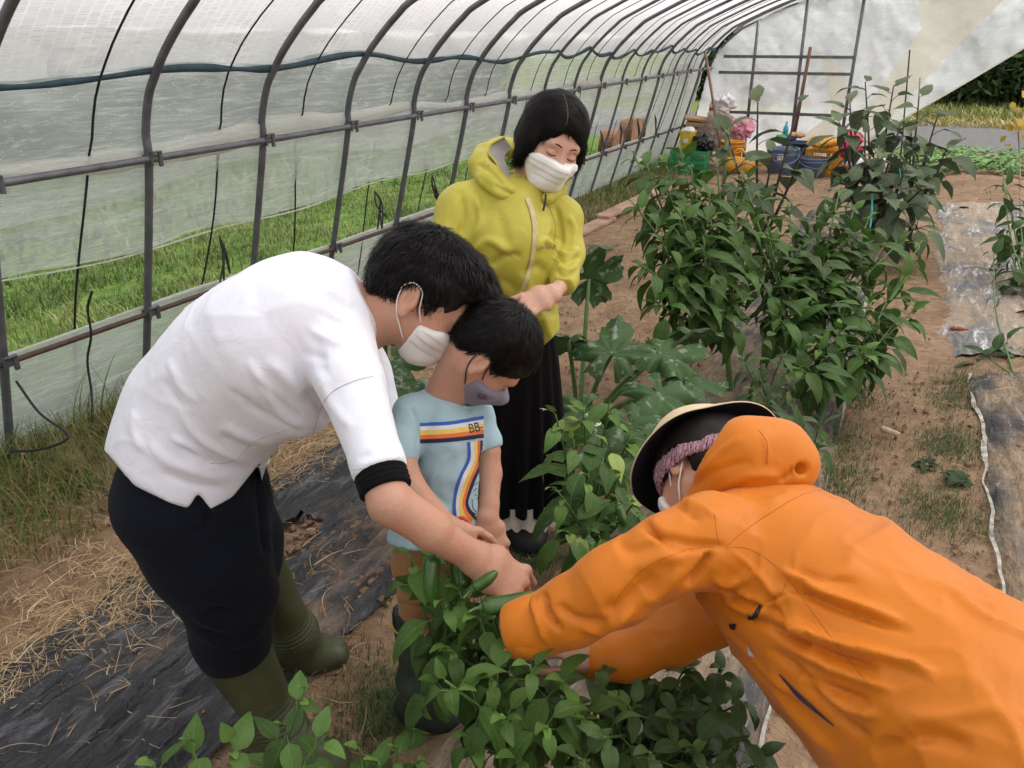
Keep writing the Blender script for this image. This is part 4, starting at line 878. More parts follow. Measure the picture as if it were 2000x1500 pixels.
def face_bits(L, parent, bd, fr, hair='hair', lash=.0013, brow=.0026):
    bb = bvh_of(*bd)
    def pj(x, y, z, off):
        h = bb.ray_cast(Vector(L(x, .25, z)), Vector(-fr[2])); p = np.array(h[0]) if h[0] is not None else L(x, y, z); return p + fr[2] * off
    for k in (-1, 1):
        b = MB(); b.tube(spline([pj(k * .018, .0915, -.0205, .0006), pj(k * .025, .092, -.0225, .0008), pj(k * .031, .0925, -.0232, .0008), pj(k * .038, .09, -.0220, .0008), pj(k * .045, .0865, -.018, .0006)], 3), lash, 6); b.build('eyelash', M[hair], parent)
        b = MB(); v, f = ribbon(spline([pj(k * .012, .0895, .004, .0012), pj(k * .028, .0905, .0085, .0012), pj(k * .047, .0785, .004, .0014)], 5), unit(L(0, .2, 1) - L(0, 0, 0)), np.array([.004, .005, .0055, .0055, .006, .0055, .005, .0045, .004, .003, .001]) * brow / .0026); b.add(v, f); b.build('eyebrow', M[hair], parent)

def rumple(v, q, amp, sc, seed=1):
    """sharp small creases of real cloth: ridged noise, stronger in some areas than others"""
    n = normals(v, q); wx = fbm(v[:, 0] * sc * .6, v[:, 1] * sc * .6, v[:, 2] * sc * .6, seed + 1, 2)
    a = 1 - np.abs(noise(v[:, 0] * sc + 1.5 * wx, v[:, 1] * sc + 1.5 * wx, v[:, 2] * sc * 1.3 - 1.5 * wx, seed)); b = 1 - np.abs(noise(v[:, 0] * sc * 2.3 + 2 * wx, v[:, 1] * sc * 2.3, v[:, 2] * sc * 2.3, seed + 5))
    m = np.clip(.55 + 1.1 * fbm(v[:, 0] * 3, v[:, 1] * 3, v[:, 2] * 3, seed + 9, 2), .1, 1.2)
    return v + n * (amp * m * ((a ** 5 - .25) + .35 * (b ** 5 - .25)))[:, None]
# ================================================================== the man in the white shirt
def w_(l): return [(W(a, b, c), R(r, c), sd) for a, b, c, r, sd in l]
AW = V3((0, 0, 1))
MAN = thing('person', 'person in a white short sleeved shirt and dark trousers bending over the pepper plant', 'person', G(540, 1400))
hf = head_frame(834, 562, 1.49, (.72, -.66, .22), (.64, .70, -.20)); s = 1.0; L = LF(hf, s)
H_ = head_sdf(hf, s, neck=(W(690, 640, 1.50), .062)); body = H_.mesh(.003, 1)
arm = SDF(); arm.chain([(W(655, 680, 1.45), .045), (W(742, 930, 1.275), .033), (W(762, 983, 1.258), .0345), (W(842, 1036, 1.285), R(38, 1.285)), (W(925, 1088, 1.335), R(29, 1.335))], k=.010)
arm.cap(W(775, 978, 1.26), W(850, 1030, 1.285), .024, .024, .012)
hand_sdf(W(932, 1092, 1.34), V3((.80, -.56, .12)), V3((.30, .52, -.80)), V3((.45, .75, .3)), 1.0, curls=((48, 45, 25), (52, 48, 25), (56, 50, 28), (58, 52, 30)), thumb_dir=(.35, .85, -.55), S=arm)
arm_m = arm.mesh(.0026, 1)
core = SDF(); core.chain([(W(690, 620, 1.5), .07), (W(560, 670, 1.54), .11), (W(400, 830, 1.62), .09), (W(375, 950, 1.65), .10)], k=.05); core.cap(W(560, 680, 1.52), W(655, 680, 1.46), .045); core.cap(W(560, 660, 1.55), W(690, 690, 1.72), .05)
core.cap(W(375, 950, 1.63), W(445, 1120, 1.72), .09, .06); core.cap(W(445, 1120, 1.72), W(510, 1360, 1.90), .055, .035); core.cap(W(375, 950, 1.68), W(490, 1050, 1.86), .09, .06); core.cap(W(490, 1050, 1.86), W(555, 1200, 2.02), .05, .035)
core.chain([(W(690, 690, 1.72), .05), (W(760, 900, 1.66), .04), (W(850, 1040, 1.62), .033)], k=.02)
mesh_np('body', *join_np(body, arm_m, core.mesh(.012, 2)), M['skin'], MAN)
# shirt
S = SDF(); S.chain(w_([(370, 945, 1.63, 126, .170), (368, 885, 1.62, 127, .168), (402, 800, 1.60, 134, .162), (478, 722, 1.56, 142, .165), (556, 672, 1.52, 142, .185), (618, 622, 1.50, 108, .165)]), k=.05, side=AW)
S.cap(W(618, 616, 1.50), W(690, 606, 1.49), R(108, 1.5), R(66, 1.49), .05)
S.cap(W(555, 606, 1.52), W(590, 600, 1.50), R(100, 1.5), R(94, 1.5), .03)
S.chain([(W(640, 650, 1.44), R(92, 1.44)), (W(685, 745, 1.36), R(64, 1.36)), (W(738, 905, 1.285), R(51, 1.285)), (W(752, 958, 1.27), R(52, 1.27))], k=.015)
S.chain([(W(640, 650, 1.62), .09), (W(690, 730, 1.72), .07), (W(750, 860, 1.68), .06)], k=.05)
S.cap(W(470, 770, 1.52), W(585, 790, 1.48), R(85, 1.5), R(60, 1.5), .05)
ax = unit(W(745, 930, 1.27) - W(690, 760, 1.35)); S.plane(W(742, 926, 1.275), ax, .003)
# hem: follows a curve with a notch at the side seam
hem = np.array([(150, 840), (218, 893), (262, 948), (330, 982), (368, 994), (386, 962), (412, 996), (455, 970), (490, 925), (507, 900), (516, 1100), (700, 1200)], float)
def hemcut(x, y, z, F):
    P = [x - cC[0], y - cC[1], z - cC[2]]; d = sum(P[i] * cF[i] for i in range(3)); px = 1000 + CF * sum(P[i] * cR[i] for i in range(3)) / d; py = 750 - CF * sum(P[i] * cU[i] for i in range(3)) / d
    lim = np.interp(px, hem[:, 0], hem[:, 1]); cut = (py - lim) * d / CF * .8
    F = np.maximum(F, np.where((px < 600) & (py > 800), cut, -1)); return F
S.fn(hemcut)
ncol = unit(W(735, 570, 1.5) - W(660, 610, 1.5)); S.plane(W(720, 588, 1.49), ncol, .004)
v, q = S.mesh(.0055, 2); v = rumple(v, q, .0030, 7, 3)
v = folds(v, q, [([(610, 850), (560, 820), (520, 760), (480, 700)], 9, .007), ([(625, 845), (570, 835), (500, 800), (445, 760)], 8, -.006), ([(600, 830), (540, 780), (500, 740)], 7, -.006), ([(590, 870), (500, 860), (430, 830)], 9, .006),
    ([(500, 905), (430, 880), (385, 850), (350, 800)], 9, .008), ([(480, 920), (410, 900), (350, 870)], 8, -.006), ([(405, 905), (380, 880), (330, 850)], 7, .007), ([(450, 935), (390, 925), (320, 895), (290, 860)], 10, .006), ([(440, 955), (370, 945), (310, 920)], 7, -.005),
    ([(390, 790), (350, 750), (330, 700)], 8, .005), ([(360, 800), (335, 770), (320, 740)], 6, -.004), ([(640, 560), (690, 600)], 8, .005), ([(620, 610), (680, 640), (715, 650)], 8, -.005), ([(600, 640), (660, 670), (700, 672)], 8, .005), ([(590, 690), (640, 700)], 9, -.004),
    ([(620, 720), (650, 790), (690, 840)], 10, .005), ([(590, 760), (630, 800), (640, 840)], 8, -.007), ([(700, 900), (740, 880), (770, 860)], 8, -.004), ([(280, 880), (260, 840), (265, 800)], 8, .005), ([(430, 850), (470, 870), (500, 880)], 7, -.006), ([(520, 700), (560, 740), (600, 780)], 14, .006), ([(640, 740), (620, 700), (625, 660)], 12, -.004)])
shirt = mesh_np('shirt', v, q, M['white_cotton'], MAN); bv = bvh_of(v, q); b = MB()
seamline(b, bv, [(728, 735), (690, 745), (650, 765), (625, 800), (612, 850)], .0007); seamline(b, bv, [(560, 838), (500, 860), (455, 900), (410, 905)], .0007); seamline(b, bv, [(690, 918), (730, 910), (780, 893)], .0006); b.build('seam', plain('shirt_seam', (.48, .48, .52), .8), shirt)
# black undersleeve
S = SDF(); S.cap(W(737, 905, 1.287), W(761, 980, 1.258), R(52, 1.28), R(51.5, 1.26), .01); ax = unit(W(761, 980, 1.258) - W(737, 905, 1.287)); S.plane(W(756, 960, 1.265), ax, .003); S.plane(W(740, 914, 1.28), -ax, .003)
v, q = S.mesh(.0035, 1); t = (v - W(740, 920, 1.27)) @ ax; v = v + normals(v, q) * (.0012 * np.sin(t * 700))[:, None]; mesh_np('undersleeve', v, q, M['black_knit'], MAN)
# trousers
S = SDF(); S.chain(w_([(395, 850, 1.62, 80, .12), (368, 905, 1.63, 104, .140), (364, 960, 1.63, 120, .152)]), k=.03, side=AW)
S.chain([(W(356, 985, 1.60), R(117, 1.60)), (W(408, 1075, 1.66), R(108, 1.66)), (W(448, 1160, 1.73), R(83, 1.73)), (W(452, 1235, 1.79), R(68, 1.79)), (W(456, 1262, 1.81), R(64, 1.81))], k=.05)
S.chain([(W(425, 970, 1.74), R(105, 1.74)), (W(478, 1050, 1.84), R(64, 1.84)), (W(494, 1090, 1.88), R(45, 1.88)), (W(505, 1125, 1.92), R(40, 1.92))], k=.05)
v, q = S.mesh(.006, 2); v = rumple(v, q, .003, 8, 5); v = folds(v, q, [([(380, 1240), (450, 1262), (515, 1235)], 5, .006), ([(380, 1225), (450, 1245), (520, 1212)], 5, -.006), ([(375, 1205), (440, 1225), (520, 1190)], 6, .006), ([(400, 1185), (460, 1190), (525, 1160)], 6, -.006), ([(365, 1185), (410, 1180)], 7, .006),
    ([(505, 930), (512, 1000), (520, 1090)], 6, -.012), ([(415, 1000), (400, 1030), (370, 1050)], 9, -.005), ([(385, 975), (405, 1010), (395, 1035)], 7, -.009), ([(440, 1040), (500, 1020)], 8, -.004), ([(430, 1140), (480, 1120)], 8, -.004)]); mesh_np('trousers', v, q, M['navy_trousers'], MAN)
boot('boot', MAN, M['boot_olive'], W(453, 1256, 1.805), W(535, 1405, 1.90), G(512, 1468), G(690, 1530), R(68, 1.80), R(46, 1.9), M['sole_tan'], 1)
boot('boot', MAN, M['boot_olive'], W(500, 1085, 1.90), W(572, 1235, 2.08), G(548, 1318), G(690, 1292), .058, R(40, 2.08), M['sole_tan'], 1)
# face details
face_bits(L, MAN, body, hf)
v, q = mask_mesh(hf, s, True, .003); mk = mesh_np('mask', v, q, M['mask_white'], MAN); ear_loops(hf, s, M['strap_white'], mk)
A = np.array(hf[1:]); S = SDF(); S.ell(L(0, -.012, .024), (.084, .102, .083), A, .02); S.ell(L(0, -.062, -.020), (.066, .046, .058), A, .03); S.ell(L(0, .045, .072), (.062, .056, .032), A, .03); S.ell(L(0, .090, .066), (.050, .034, .018), A, .02)
S.ell(L(0, .112, -.030), (.110, .072, .084), A, .010, op=-1); S.ell(L(0, .052, -.068), (.12, .055, .060), A, .01, op=-1)
for k in (-1, 1): S.ell(L(k * .085, -.012, -.032), (.030, .026, .034), A, .008, op=-1)
v, q = hair_mesh(S, .0035, 3, .004, 45); ha = mesh_np('hair', v, q, M['hair'], MAN)
wh = L(0, -.06, .10)
def fl(P):
    d = P - wh; d = d / (np.linalg.norm(d, axis=1)[:, None] + 1e-6); return d * .9 - hf[3] * .35
sv = strands(v, q, fl, 9000, .034, .0016, 5, .009, .22, L=hf, s=s); mesh_np('hair_strands', sv[0], sv[1], M['hair_gloss'], ha)
b = MB(); b.tube(spline([L(.077, .014, -.006), L(.0725, .022, -.018), L(.069, .026, -.028)], 4), [.006, .006, .006, .005, .005, .004, .003, .002, .001], 6); b.build('sideburn', M['hair'], ha)
# ================================================================== the boy in the pale blue T-shirt
BOY = thing('person', 'person, a child in a pale blue striped T-shirt and grey mask looking down', 'person', G(850, 1330))
hf = head_frame(968, 680, 1.49, (.46, -.76, .40), (.78, .50, -.38)); s = .82; L = LF(hf, s)
body = head_sdf(hf, s, neck=(W(868, 775, 1.55), .042)).mesh(.003, 1)
a1 = SDF(); a1.chain([(W(797, 820, 1.515), .022), (W(787, 895, 1.485), .024), (W(800, 945, 1.45), .025), (W(845, 1000, 1.43), .022), (W(878, 1030, 1.41), .019)], k=.008)
hand_sdf(W(880, 1034, 1.41), V3((.6, -.75, .1)), V3((-.4, .3, -.8)), V3((.75, .5, .2)), .70, curls=((55, 60, 30),) * 4, S=a1)
a2 = SDF(); a2.chain([(W(938, 820, 1.60), .022), (W(953, 880, 1.60), .024), (W(957, 925, 1.595), .0235), (W(955, 985, 1.57), .0195), (W(950, 1010, 1.56), .0185)], k=.008)
hand_sdf(W(950, 1012, 1.56), V3((.28, -.93, -.1)), V3((.30, .25, -.90)), V3((-.95, -.2, .1)), .74, curls=((48, 80, 40), (46, 82, 40), (46, 82, 40), (44, 80, 40)), thumb_dir=(.35, .85, -.35), S=a2)
c = SDF(); c.chain([(W(868, 775, 1.55), .04), (W(872, 860, 1.57), .055), (W(855, 1040, 1.60), .06)], k=.03); c.cap(W(868, 800, 1.56), W(798, 815, 1.52), .016); c.cap(W(868, 800, 1.56), W(936, 815, 1.60), .016)
c.cap(W(840, 1050, 1.63), W(815, 1200, 1.70), .03, .025); c.cap(W(815, 1200, 1.70), W(822, 1340, 1.80), .03, .025); c.cap(W(870, 1050, 1.68), W(888, 1330, 1.84), .03, .02)
mesh_np('body', *join_np(body, a1.mesh(.0024, 1), a2.mesh(.0022, 1), c.mesh(.01, 2)), M['skin'], BOY)
S = SDF(); S.chain(w_([(868, 800, 1.57, 48, .075), (874, 850, 1.57, 66, .085), (874, 920, 1.58, 66, .085), (868, 980, 1.59, 70, .09), (852, 1052, 1.60, 88, .10)]), k=.02, side=AW)
S.cap(W(852, 1052, 1.60), W(848, 1090, 1.60), R(90, 1.6), None, .02, AW, .10)
S.chain([(W(850, 795, 1.55), R(38, 1.55)), (W(805, 808, 1.52), R(36, 1.52)), (W(786, 870, 1.49), R(32, 1.49)), (W(783, 905, 1.48), R(32, 1.48))], k=.014)
S.chain([(W(890, 790, 1.58), R(32, 1.58)), (W(932, 812, 1.60), R(32, 1.6)), (W(953, 862, 1.60), R(26, 1.60)), (W(956, 890, 1.6), R(26, 1.60))], k=.014)
def cutb(x, y, z, F):
    P = [x - cC[0], y - cC[1], z - cC[2]]; d = sum(P[i] * cF[i] for i in range(3)); px = 1000 + CF * sum(P[i] * cR[i] for i in range(3)) / d; py = 750 - CF * sum(P[i] * cU[i] for i in range(3)) / d
    lim = np.interp(px, [700, 755, 812, 816, 930, 934, 976, 1100], [880, 896, 897, 1072, 1072, 885, 872, 860]); lim = np.where((px > 812) & (px < 934), np.interp(px, [750, 800, 850, 930], [1052, 1070, 1078, 1078]), lim)
    low = np.where(py > 1000, np.interp(px, [740, 775, 815, 850, 960], [1052, 1068, 1076, 1078, 1070]), lim)
    return np.maximum(F, (py - low) * d / CF * .8)
S.fn(cutb); S.plane(W(868, 765, 1.55), unit(W(895, 700, 1.53) - W(866, 800, 1.56)), .003)
v, q = S.mesh(.0038, 2); v = rumple(v, q, .0022, 10, 7); v = folds(v, q, [([(812, 900), (815, 830), (800, 790)], 4, -.004), ([(810, 990), (790, 1030), (770, 1050)], 7, .004), ([(830, 1000), (810, 1040), (800, 1070)], 7, -.004), ([(880, 860), (895, 900), (890, 960)], 12, .003), ([(935, 900), (915, 960), (910, 1010)], 6, -.004), ([(925, 870), (940, 840)], 4, -.004), ([(820, 930), (850, 970), (880, 990)], 8, -.003)])
tee = mesh_np('shirt', v, q, M['tee_blue'], BOY); bv = bvh_of(v, q)
pr = {k: plain('print_' + k, c_, .8, .06, 60, .1) for k, c_ in dict(blue=(.025, .11, .42), white=(.66, .66, .64), yellow=(.72, .52, .13), orange=(.70, .16, .04), navy=(.012, .012, .06)).items()}
edges = [([(820, 826), (880, 823), (944, 812)]), ([(820, 833), (880, 830), (944, 819)]), ([(820, 841), (880, 838), (944, 828)]), ([(820, 850), (880, 847), (944, 838)]), ([(820, 858), (880, 855), (944, 847)]), ([(820, 866), (880, 863), (944, 855)])]
for i, k in enumerate(('blue', 'white', 'yellow', 'orange', 'navy')):
    b = MB(); decal(b, bv, edges[i], edges[i + 1], 30, 2, .0012); b.build('stripe', pr[k], tee)
v0 = [[(912, 863), (912, 895), (898, 925), (888, 955), (884, 985), (884, 1012)], [(918, 863), (918, 897), (904, 927), (894, 957), (890, 985), (892, 1012)], [(925, 862), (925, 899), (911, 930), (901, 959), (896, 986), (899, 1010), (906, 1022)], [(932, 861), (930, 902), (917, 933), (907, 961), (902, 984), (907, 1004), (918, 1019)], [(937, 860), (935, 904), (922, 936), (913, 962), (908, 983), (913, 999), (924, 1012)], [(942, 860), (939, 906), (928, 938), (919, 963), (914, 981), (919, 995), (928, 1004)]]
for i, k in enumerate(('blue', 'white', 'yellow', 'orange', 'navy')):
    b = MB(); decal(b, bv, v0[i], v0[i + 1], 34, 2, .0012); b.build('stripe', pr[k], tee)
def text_on(word, parent, mat, bvh, p0, p1, hgt, off=.002, thick=1.0):
    """letters built as thin strokes lying on the surface; p0->p1 baseline in photo px, hgt px"""
    cu = bpy.data.curves.new('t', 'FONT'); cu.body = word; cu.size = 1; o = bpy.data.objects.new('t', cu); me = bpy.data.meshes.new_from_object(o); v = np.array([tuple(p.co) for p in me.vertices]); f = [tuple(p.vertices) for p in me.polygons]
    bpy.data.objects.remove(o); v[:, 0] -= v[:, 0].min(); wdt = v[:, 0].max(); hh = v[:, 1].max(); p0, p1 = np.array(p0, float), np.array(p1, float); e = (p1 - p0) / wdt; n_ = np.array([e[1], -e[0]]); n_ = n_ / np.linalg.norm(n_) * hgt / hh
    if n_[1] > 0 and abs(e[0]) > abs(e[1]): n_ = -n_
    P = p0 + v[:, :1] * e + v[:, 1:2] * n_
    return mesh_np('lettering', [on_surface(bvh, a, b_, off) for a, b_ in P], f, mat, parent, False)
text_on('BB-', tee, pr['navy'], bv, (917, 846), (943, 840), 17, .0019)
b = MB()
decal(b, bv, [(921, 1004), (928, 1016)], [(924, 1002), (931, 1013)], 5, 2, .0013)
for pts in ([(938, 875), (944, 868)], [(938, 880), (938, 893), (945, 892)], [(940, 900), (946, 896)], [(925, 960), (931, 953)], [(930, 975), (937, 970), (933, 982)], [(922, 975), (923, 990), (930, 1000)], [(934, 990), (940, 985), (936, 998)], [(927, 948), (935, 940)], [(928, 965), (930, 968)]): seamline(b, bv, pts, .0007)
b.build('print', pr['navy'], tee)
b = MB(); b.tube(spline([W(828, 742, 1.545), W(846, 770, 1.52), W(880, 790, 1.515), W(915, 796, 1.53), W(936, 788, 1.56)], 6), .0032, 8); b.build('collar', M['tee_blue'], tee)
# trousers and boots
S = SDF(); S.chain([(W(845, 1040, 1.62), R(74, 1.62)), (W(815, 1100, 1.63), R(47, 1.63)), (W(816, 1160, 1.67), R(36, 1.67)), (W(815, 1196, 1.70), R(37, 1.70))], k=.02); S.chain([(W(868, 1060, 1.65), R(52, 1.66)), (W(882, 1130, 1.69), R(42, 1.7)), (W(886, 1200, 1.74), R(36, 1.75))], k=.02)
S.plane(W(848, 1055, 1.62), V3((0, 1, -.1)), .004); v, q = S.mesh(.0045, 2); v = rumple(v, q, .003, 14, 9); v = folds(v, q, [([(780, 1165), (815, 1175), (852, 1160)], 4, .005), ([(778, 1178), (815, 1188), (852, 1175)], 4, -.005), ([(784, 1150), (820, 1158), (850, 1150)], 4, -.004), ([(790, 1100), (800, 1140)], 6, .003)]); mesh_np('trousers', v, q, M['tan'], BOY)
for (t_, a_, h_, to, rt) in ((W(800, 1192, 1.70), W(815, 1330, 1.79), G(808, 1405), G(905, 1432), R(35, 1.7)), (W(888, 1200, 1.74), W(893, 1300, 1.86), G(880, 1345), G(985, 1368), R(34, 1.74))):
    o = boot('boot', BOY, M['boot_green'], t_, a_, h_, to, rt, .036, M['yellow_trim'], 0, .036)
    ax = unit(t_ - a_); c0 = t_ - ax * .035; b = MB(); e1 = unit(np.cross(ax, cF)); e2 = np.cross(ax, e1); th = np.linspace(0, 2 * np.pi, 25); b.tube([c0 + (rt + .001) * (math.cos(k) * e1 + math.sin(k) * e2) for k in th], .0022, 6, False); b.build('trim', M['yellow_trim'], o)
    S = SDF(); S.cap(t_ - ax * .02, t_ + ax * .012, rt * 1.02, rt * .95, .01); S.plane(t_ + ax * .004, ax, .004); v, q = S.mesh(.004, 1); v = v + normals(v, q) * (.003 * noise(v[:, 0] * 90, v[:, 1] * 90, v[:, 2] * 30))[:, None]; mesh_np('cuff', v, q, M['boot_black'], o)
    if rt == R(35, 1.7):
        bo = o.data; V_ = np.array([tuple(p.co) for p in bo.vertices]); Q_ = [tuple(p.vertices) for p in bo.polygons]; b2 = BVHTree.FromPolygons([tuple(p) for p in V_], Q_); b = MB()
        for pts in ([(792, 1243), (820, 1243)], [(792, 1255), (820, 1255)], [(792, 1243), (792, 1255)], [(820, 1243), (820, 1255)], [(797, 1246), (797, 1252)], [(799, 1246), (799, 1252)], [(795, 1249), (801, 1249)], [(806, 1249), (815, 1249)]): seamline(b, b2, pts, .0011, .0003, 5)
        b.build('label', M['yellow_trim'], o)
        b = MB(); b.tube(spline([W(845, 1195, 1.65), W(850, 1215, 1.66), W(842, 1240, 1.675), W(848, 1262, 1.69)], 5), .0028, 6); b.build('drawcord', M['boot_black'], o)
face_bits(L, BOY, body, hf, brow=.0018)
v, q = mask_mesh(hf, s * 1.05, False, .003, out=.006, back=.016); mk = mesh_np('mask', v, q, M['mask_grey'], BOY); mv = bvh_of(v, q); b = MB()
seamline(b, mv, [(898, 742), (915, 745), (935, 742), (962, 752)], .0009)
b.build('mask_edge', M['lining'], mk); ear_loops(hf, s, M['boot_black'], mk, .0014)
b = MB()
for i in range(5): seamline(b, mv, [(934 + i * 4, 766 + i * 1.2), (933 + i * 4, 772 + i * 1.2), (935 + i * 4, 778 + i)], .0006)
b.build('print', M['boot_black'], mk)
A = np.array(hf[1:]); S = SDF(); S.ell(L(0, -.012, .028), np.array([.081, .101, .084]) * s, A, .02); S.ell(L(0, -.058, -.022), np.array([.058, .040, .052]) * s, A, .03)
S.ell(L(0, .107, -.044), np.array([.10, .060, .082]) * s, A, .012, op=-1); S.ell(L(0, .050, -.074), np.array([.12, .052, .060]) * s, A, .01, op=-1)
for k in (-1, 1): S.ell(L(k * .085, -.014, -.032), np.array([.030, .026, .036]) * s, A, .008, op=-1)
v, q = hair_mesh(S, .0033, 9, .0022, 50); ha = mesh_np('hair', v, q, M['hair'], BOY); wh2 = L(0, -.05, .09)
def fl2(P): d = P - wh2; d = d / (np.linalg.norm(d, axis=1)[:, None] + 1e-6); return d - hf[3] * .3
sv = strands(v, q, fl2, 7000, .030, .0013, 15, .005, .12, L=hf, s=s); mesh_np('hair_strands', sv[0], sv[1], M['hair_gloss'], ha)
b = MB(); b.tube(spline([L(.074, .016, -.006), L(.070, .022, -.014), L(.067, .026, -.022)], 4), [.005, .005, .005, .004, .004, .003, .002, .002, .001], 6); b.build('sideburn', M['hair'], ha)
# scissors in his hand
sc = thing('scissors', 'scissors with red handles held by the child in the blue T-shirt', 'scissors', W(915, 1045, 1.42)); b = MB(); T = [W(882, 1016, 1.43), W(905, 1012, 1.42), W(922, 1028, 1.42), W(932, 1046, 1.42), W(920, 1052, 1.42), W(900, 1040, 1.42), W(885, 1028, 1.43), W(882, 1016, 1.43)]
b.tube(spline(T, 6), .0033, 8, False); b.build('handle', plain('red_plastic', (.50, .06, .03), .4, .1, 30, 0), sc); b = MB(); b.tube(spline([W(922, 1050, 1.42), W(936, 1052, 1.43), W(942, 1060, 1.44)], 5), .0045, 8); b.build('handle', bpy.data.materials['red_plastic'], sc)
b = MB(); b.tube([W(920, 1052, 1.42), W(890, 1092, 1.40)], [.004, .001], 6); b.build('blade', M['silver'], sc)
# ================================================================== the woman in the lime jacket
WOM = thing('person', 'person in a lime yellow hooded jacket, black skirt and white mask looking down', 'person', G(1010, 1050))
_W0, _R0 = W, R
W = lambda px, py, d: _W0(px, py, d * 1.07)
R = lambda a_, d: _R0(a_, d * 1.07)
hf = head_frame(1078, 268, 2.05, (.34, -.60, -.72), (.36, .76, -.46)); s = 1.03; L = LF(hf, s)
body = head_sdf(hf, s, neck=(W(1020, 400, 2.12), .05)).mesh(.0034, 1)
a = SDF(); a.chain([(W(1095, 430, 2.12), .035), (W(1108, 500, 2.10), .030), (W(1097, 556, 2.02), .022), (W(1082, 572, 1.955), .0205)], k=.01)
hand_sdf(W(1078, 574, 1.945), V3((-.88, -.40, -.22)), V3((.15, .45, -.90)), V3((-.45, .85, .2)), .88, curls=((12, 26, 16), (14, 30, 18), (18, 34, 20), (22, 38, 22)), spread=(14, 4, -7, -17), thumb_dir=(.35, .95, -.30), S=a)
c = SDF(); c.chain([(W(1020, 400, 2.12), .05), (W(1000, 480, 2.15), .07), (W(1000, 640, 2.24), .06), (G(985, 1055) + [0, 0, .30], .05)], k=.03); c.cap(W(1010, 420, 2.14), W(1095, 430, 2.12), .035); c.cap(W(1010, 420, 2.14), W(900, 420, 2.10), .035)
c.chain([(W(900, 420, 2.10), .035), (W(880, 540, 2.08), .03), (W(960, 600, 1.98), .022)], k=.01)
mesh_np('body', *join_np(body, a.mesh(.0026, 1), c.mesh(.012, 2)), M['skin_pale'], WOM)
# jacket
S = SDF(); S.chain(w_([(1010, 425, 2.14, 62, .17), (1000, 480, 2.14, 92, .18), (1005, 560, 2.17, 80, .16), (1010, 640, 2.21, 78, .165), (1008, 700, 2.23, 78, .165)]), k=.03, side=AW)
S.cap(W(1005, 400, 2.13), W(1020, 385, 2.11), R(62, 2.1), R(45, 2.1), .04)
S.chain([(W(1060, 405, 2.13), R(48, 2.13)), (W(1096, 428, 2.12), R(40, 2.12)), (W(1110, 495, 2.10), R(31, 2.10)), (W(1103, 545, 2.03), R(25, 2.03)), (W(1095, 570, 1.98), R(22, 1.98))], k=.022)
S.chain([(W(960, 400, 2.12), R(62, 2.12)), (W(905, 415, 2.09), R(52, 2.09)), (W(872, 500, 2.06), R(42, 2.06)), (W(880, 570, 2.04), R(32, 2.04)), (W(940, 605, 1.98), R(26, 1.98))], k=.025)
def cutw(x, y, z, F):
    P = [x - cC[0], y - cC[1], z - cC[2]]; d = sum(P[i] * cF[i] for i in range(3)); px = 1000 + CF * sum(P[i] * cR[i] for i in range(3)) / d; py = 750 - CF * sum(P[i] * cU[i] for i in range(3)) / d
    return np.maximum(F, (py - np.interp(px, [900, 1050, 1070, 1100], [705, 684, 668, 640])) * d / CF * .8)
S.fn(cutw); ax = unit(W(1095, 570, 1.98) - W(1103, 540, 2.03)); S.plane(W(1098, 560, 2.0), ax, .003)
v, q = S.mesh(.005, 2); v = rumple(v, q, .0060, 7, 13)
v = folds(v, q, [(a_, b_, c_ * 1.5) for a_, b_, c_ in [([(1000, 500), (960, 470), (930, 490)], 9, .008), ([(1020, 500), (985, 500), (960, 520)], 7, -.007), ([(900, 370), (905, 430), (890, 480)], 8, -.007), ([(925, 380), (940, 430), (925, 470)], 7, .006), ([(1085, 480), (1060, 470), (1050, 490)], 6, .006), ([(1095, 470), (1070, 455)], 6, -.005),
    ([(1085, 400), (1095, 440), (1098, 480)], 5, -.007), ([(1110, 420), (1122, 450), (1120, 490)], 6, .005), ([(1088, 505), (1110, 512), (1135, 500)], 4, -.005), ([(1088, 520), (1108, 528), (1128, 518)], 4, .005), ([(1085, 530), (1105, 540), (1125, 530)], 4, -.005), ([(1090, 490), (1112, 498), (1132, 485)], 5, .005),
    ([(1000, 590), (1040, 570), (1075, 590)], 8, .006), ([(1030, 620), (1060, 600), (1085, 620)], 8, -.006), ([(1020, 540), (1050, 520), (1070, 540)], 9, -.005), ([(960, 540), (1000, 560), (1015, 590)], 9, -.004), ([(1040, 640), (1060, 620), (1070, 655)], 6, .005), ([(1050, 400), (1070, 430), (1065, 470)], 9, .005), ([(960, 400), (980, 440), (990, 480)], 12, -.004)]])
jk = mesh_np('jacket', v, q, M['lime'], WOM); bv = bvh_of(v, q)
b = MB(); Z = [(1030, 388), (1040, 420), (1044, 455), (1040, 500), (1028, 545), (1016, 590), (1010, 640)]; decal(b, bv, [(p[0] - 4.5, p[1]) for p in Z], [(p[0] + 4.5, p[1]) for p in Z], 50, 2, .003); b.build('zip', M['zip'], jk)
b = MB(); seamline(b, bv, [(1068, 395), (1085, 440), (1082, 480), (1098, 500)], .0008); seamline(b, bv, [(960, 480), (990, 495), (1010, 510)], .0008); seamline(b, bv, [(1078, 505), (1090, 512), (1086, 520)], .0009); b.build('seam', plain('lime_seam', (.22, .19, .03), .6), jk)
b = MB()
for pts in ([(1056, 486), (1059, 481), (1062, 486)], [(1062, 486), (1065, 481), (1068, 486)], [(1069, 486), (1070, 476)], [(1072, 486), (1075, 479), (1079, 486)], [(1080, 484), (1083, 478), (1086, 482)]): seamline(b, bv, pts, .0010, .0006, 5)
b.build('logo', M['logo_grey'], jk)
b = MB(); b.tube(spline([W(1066, 378, 2.0), W(1065, 392, 2.0), W(1061, 412, 2.005)], 5), .0028, 6); b.build('drawcord', M['boot_black'], jk)
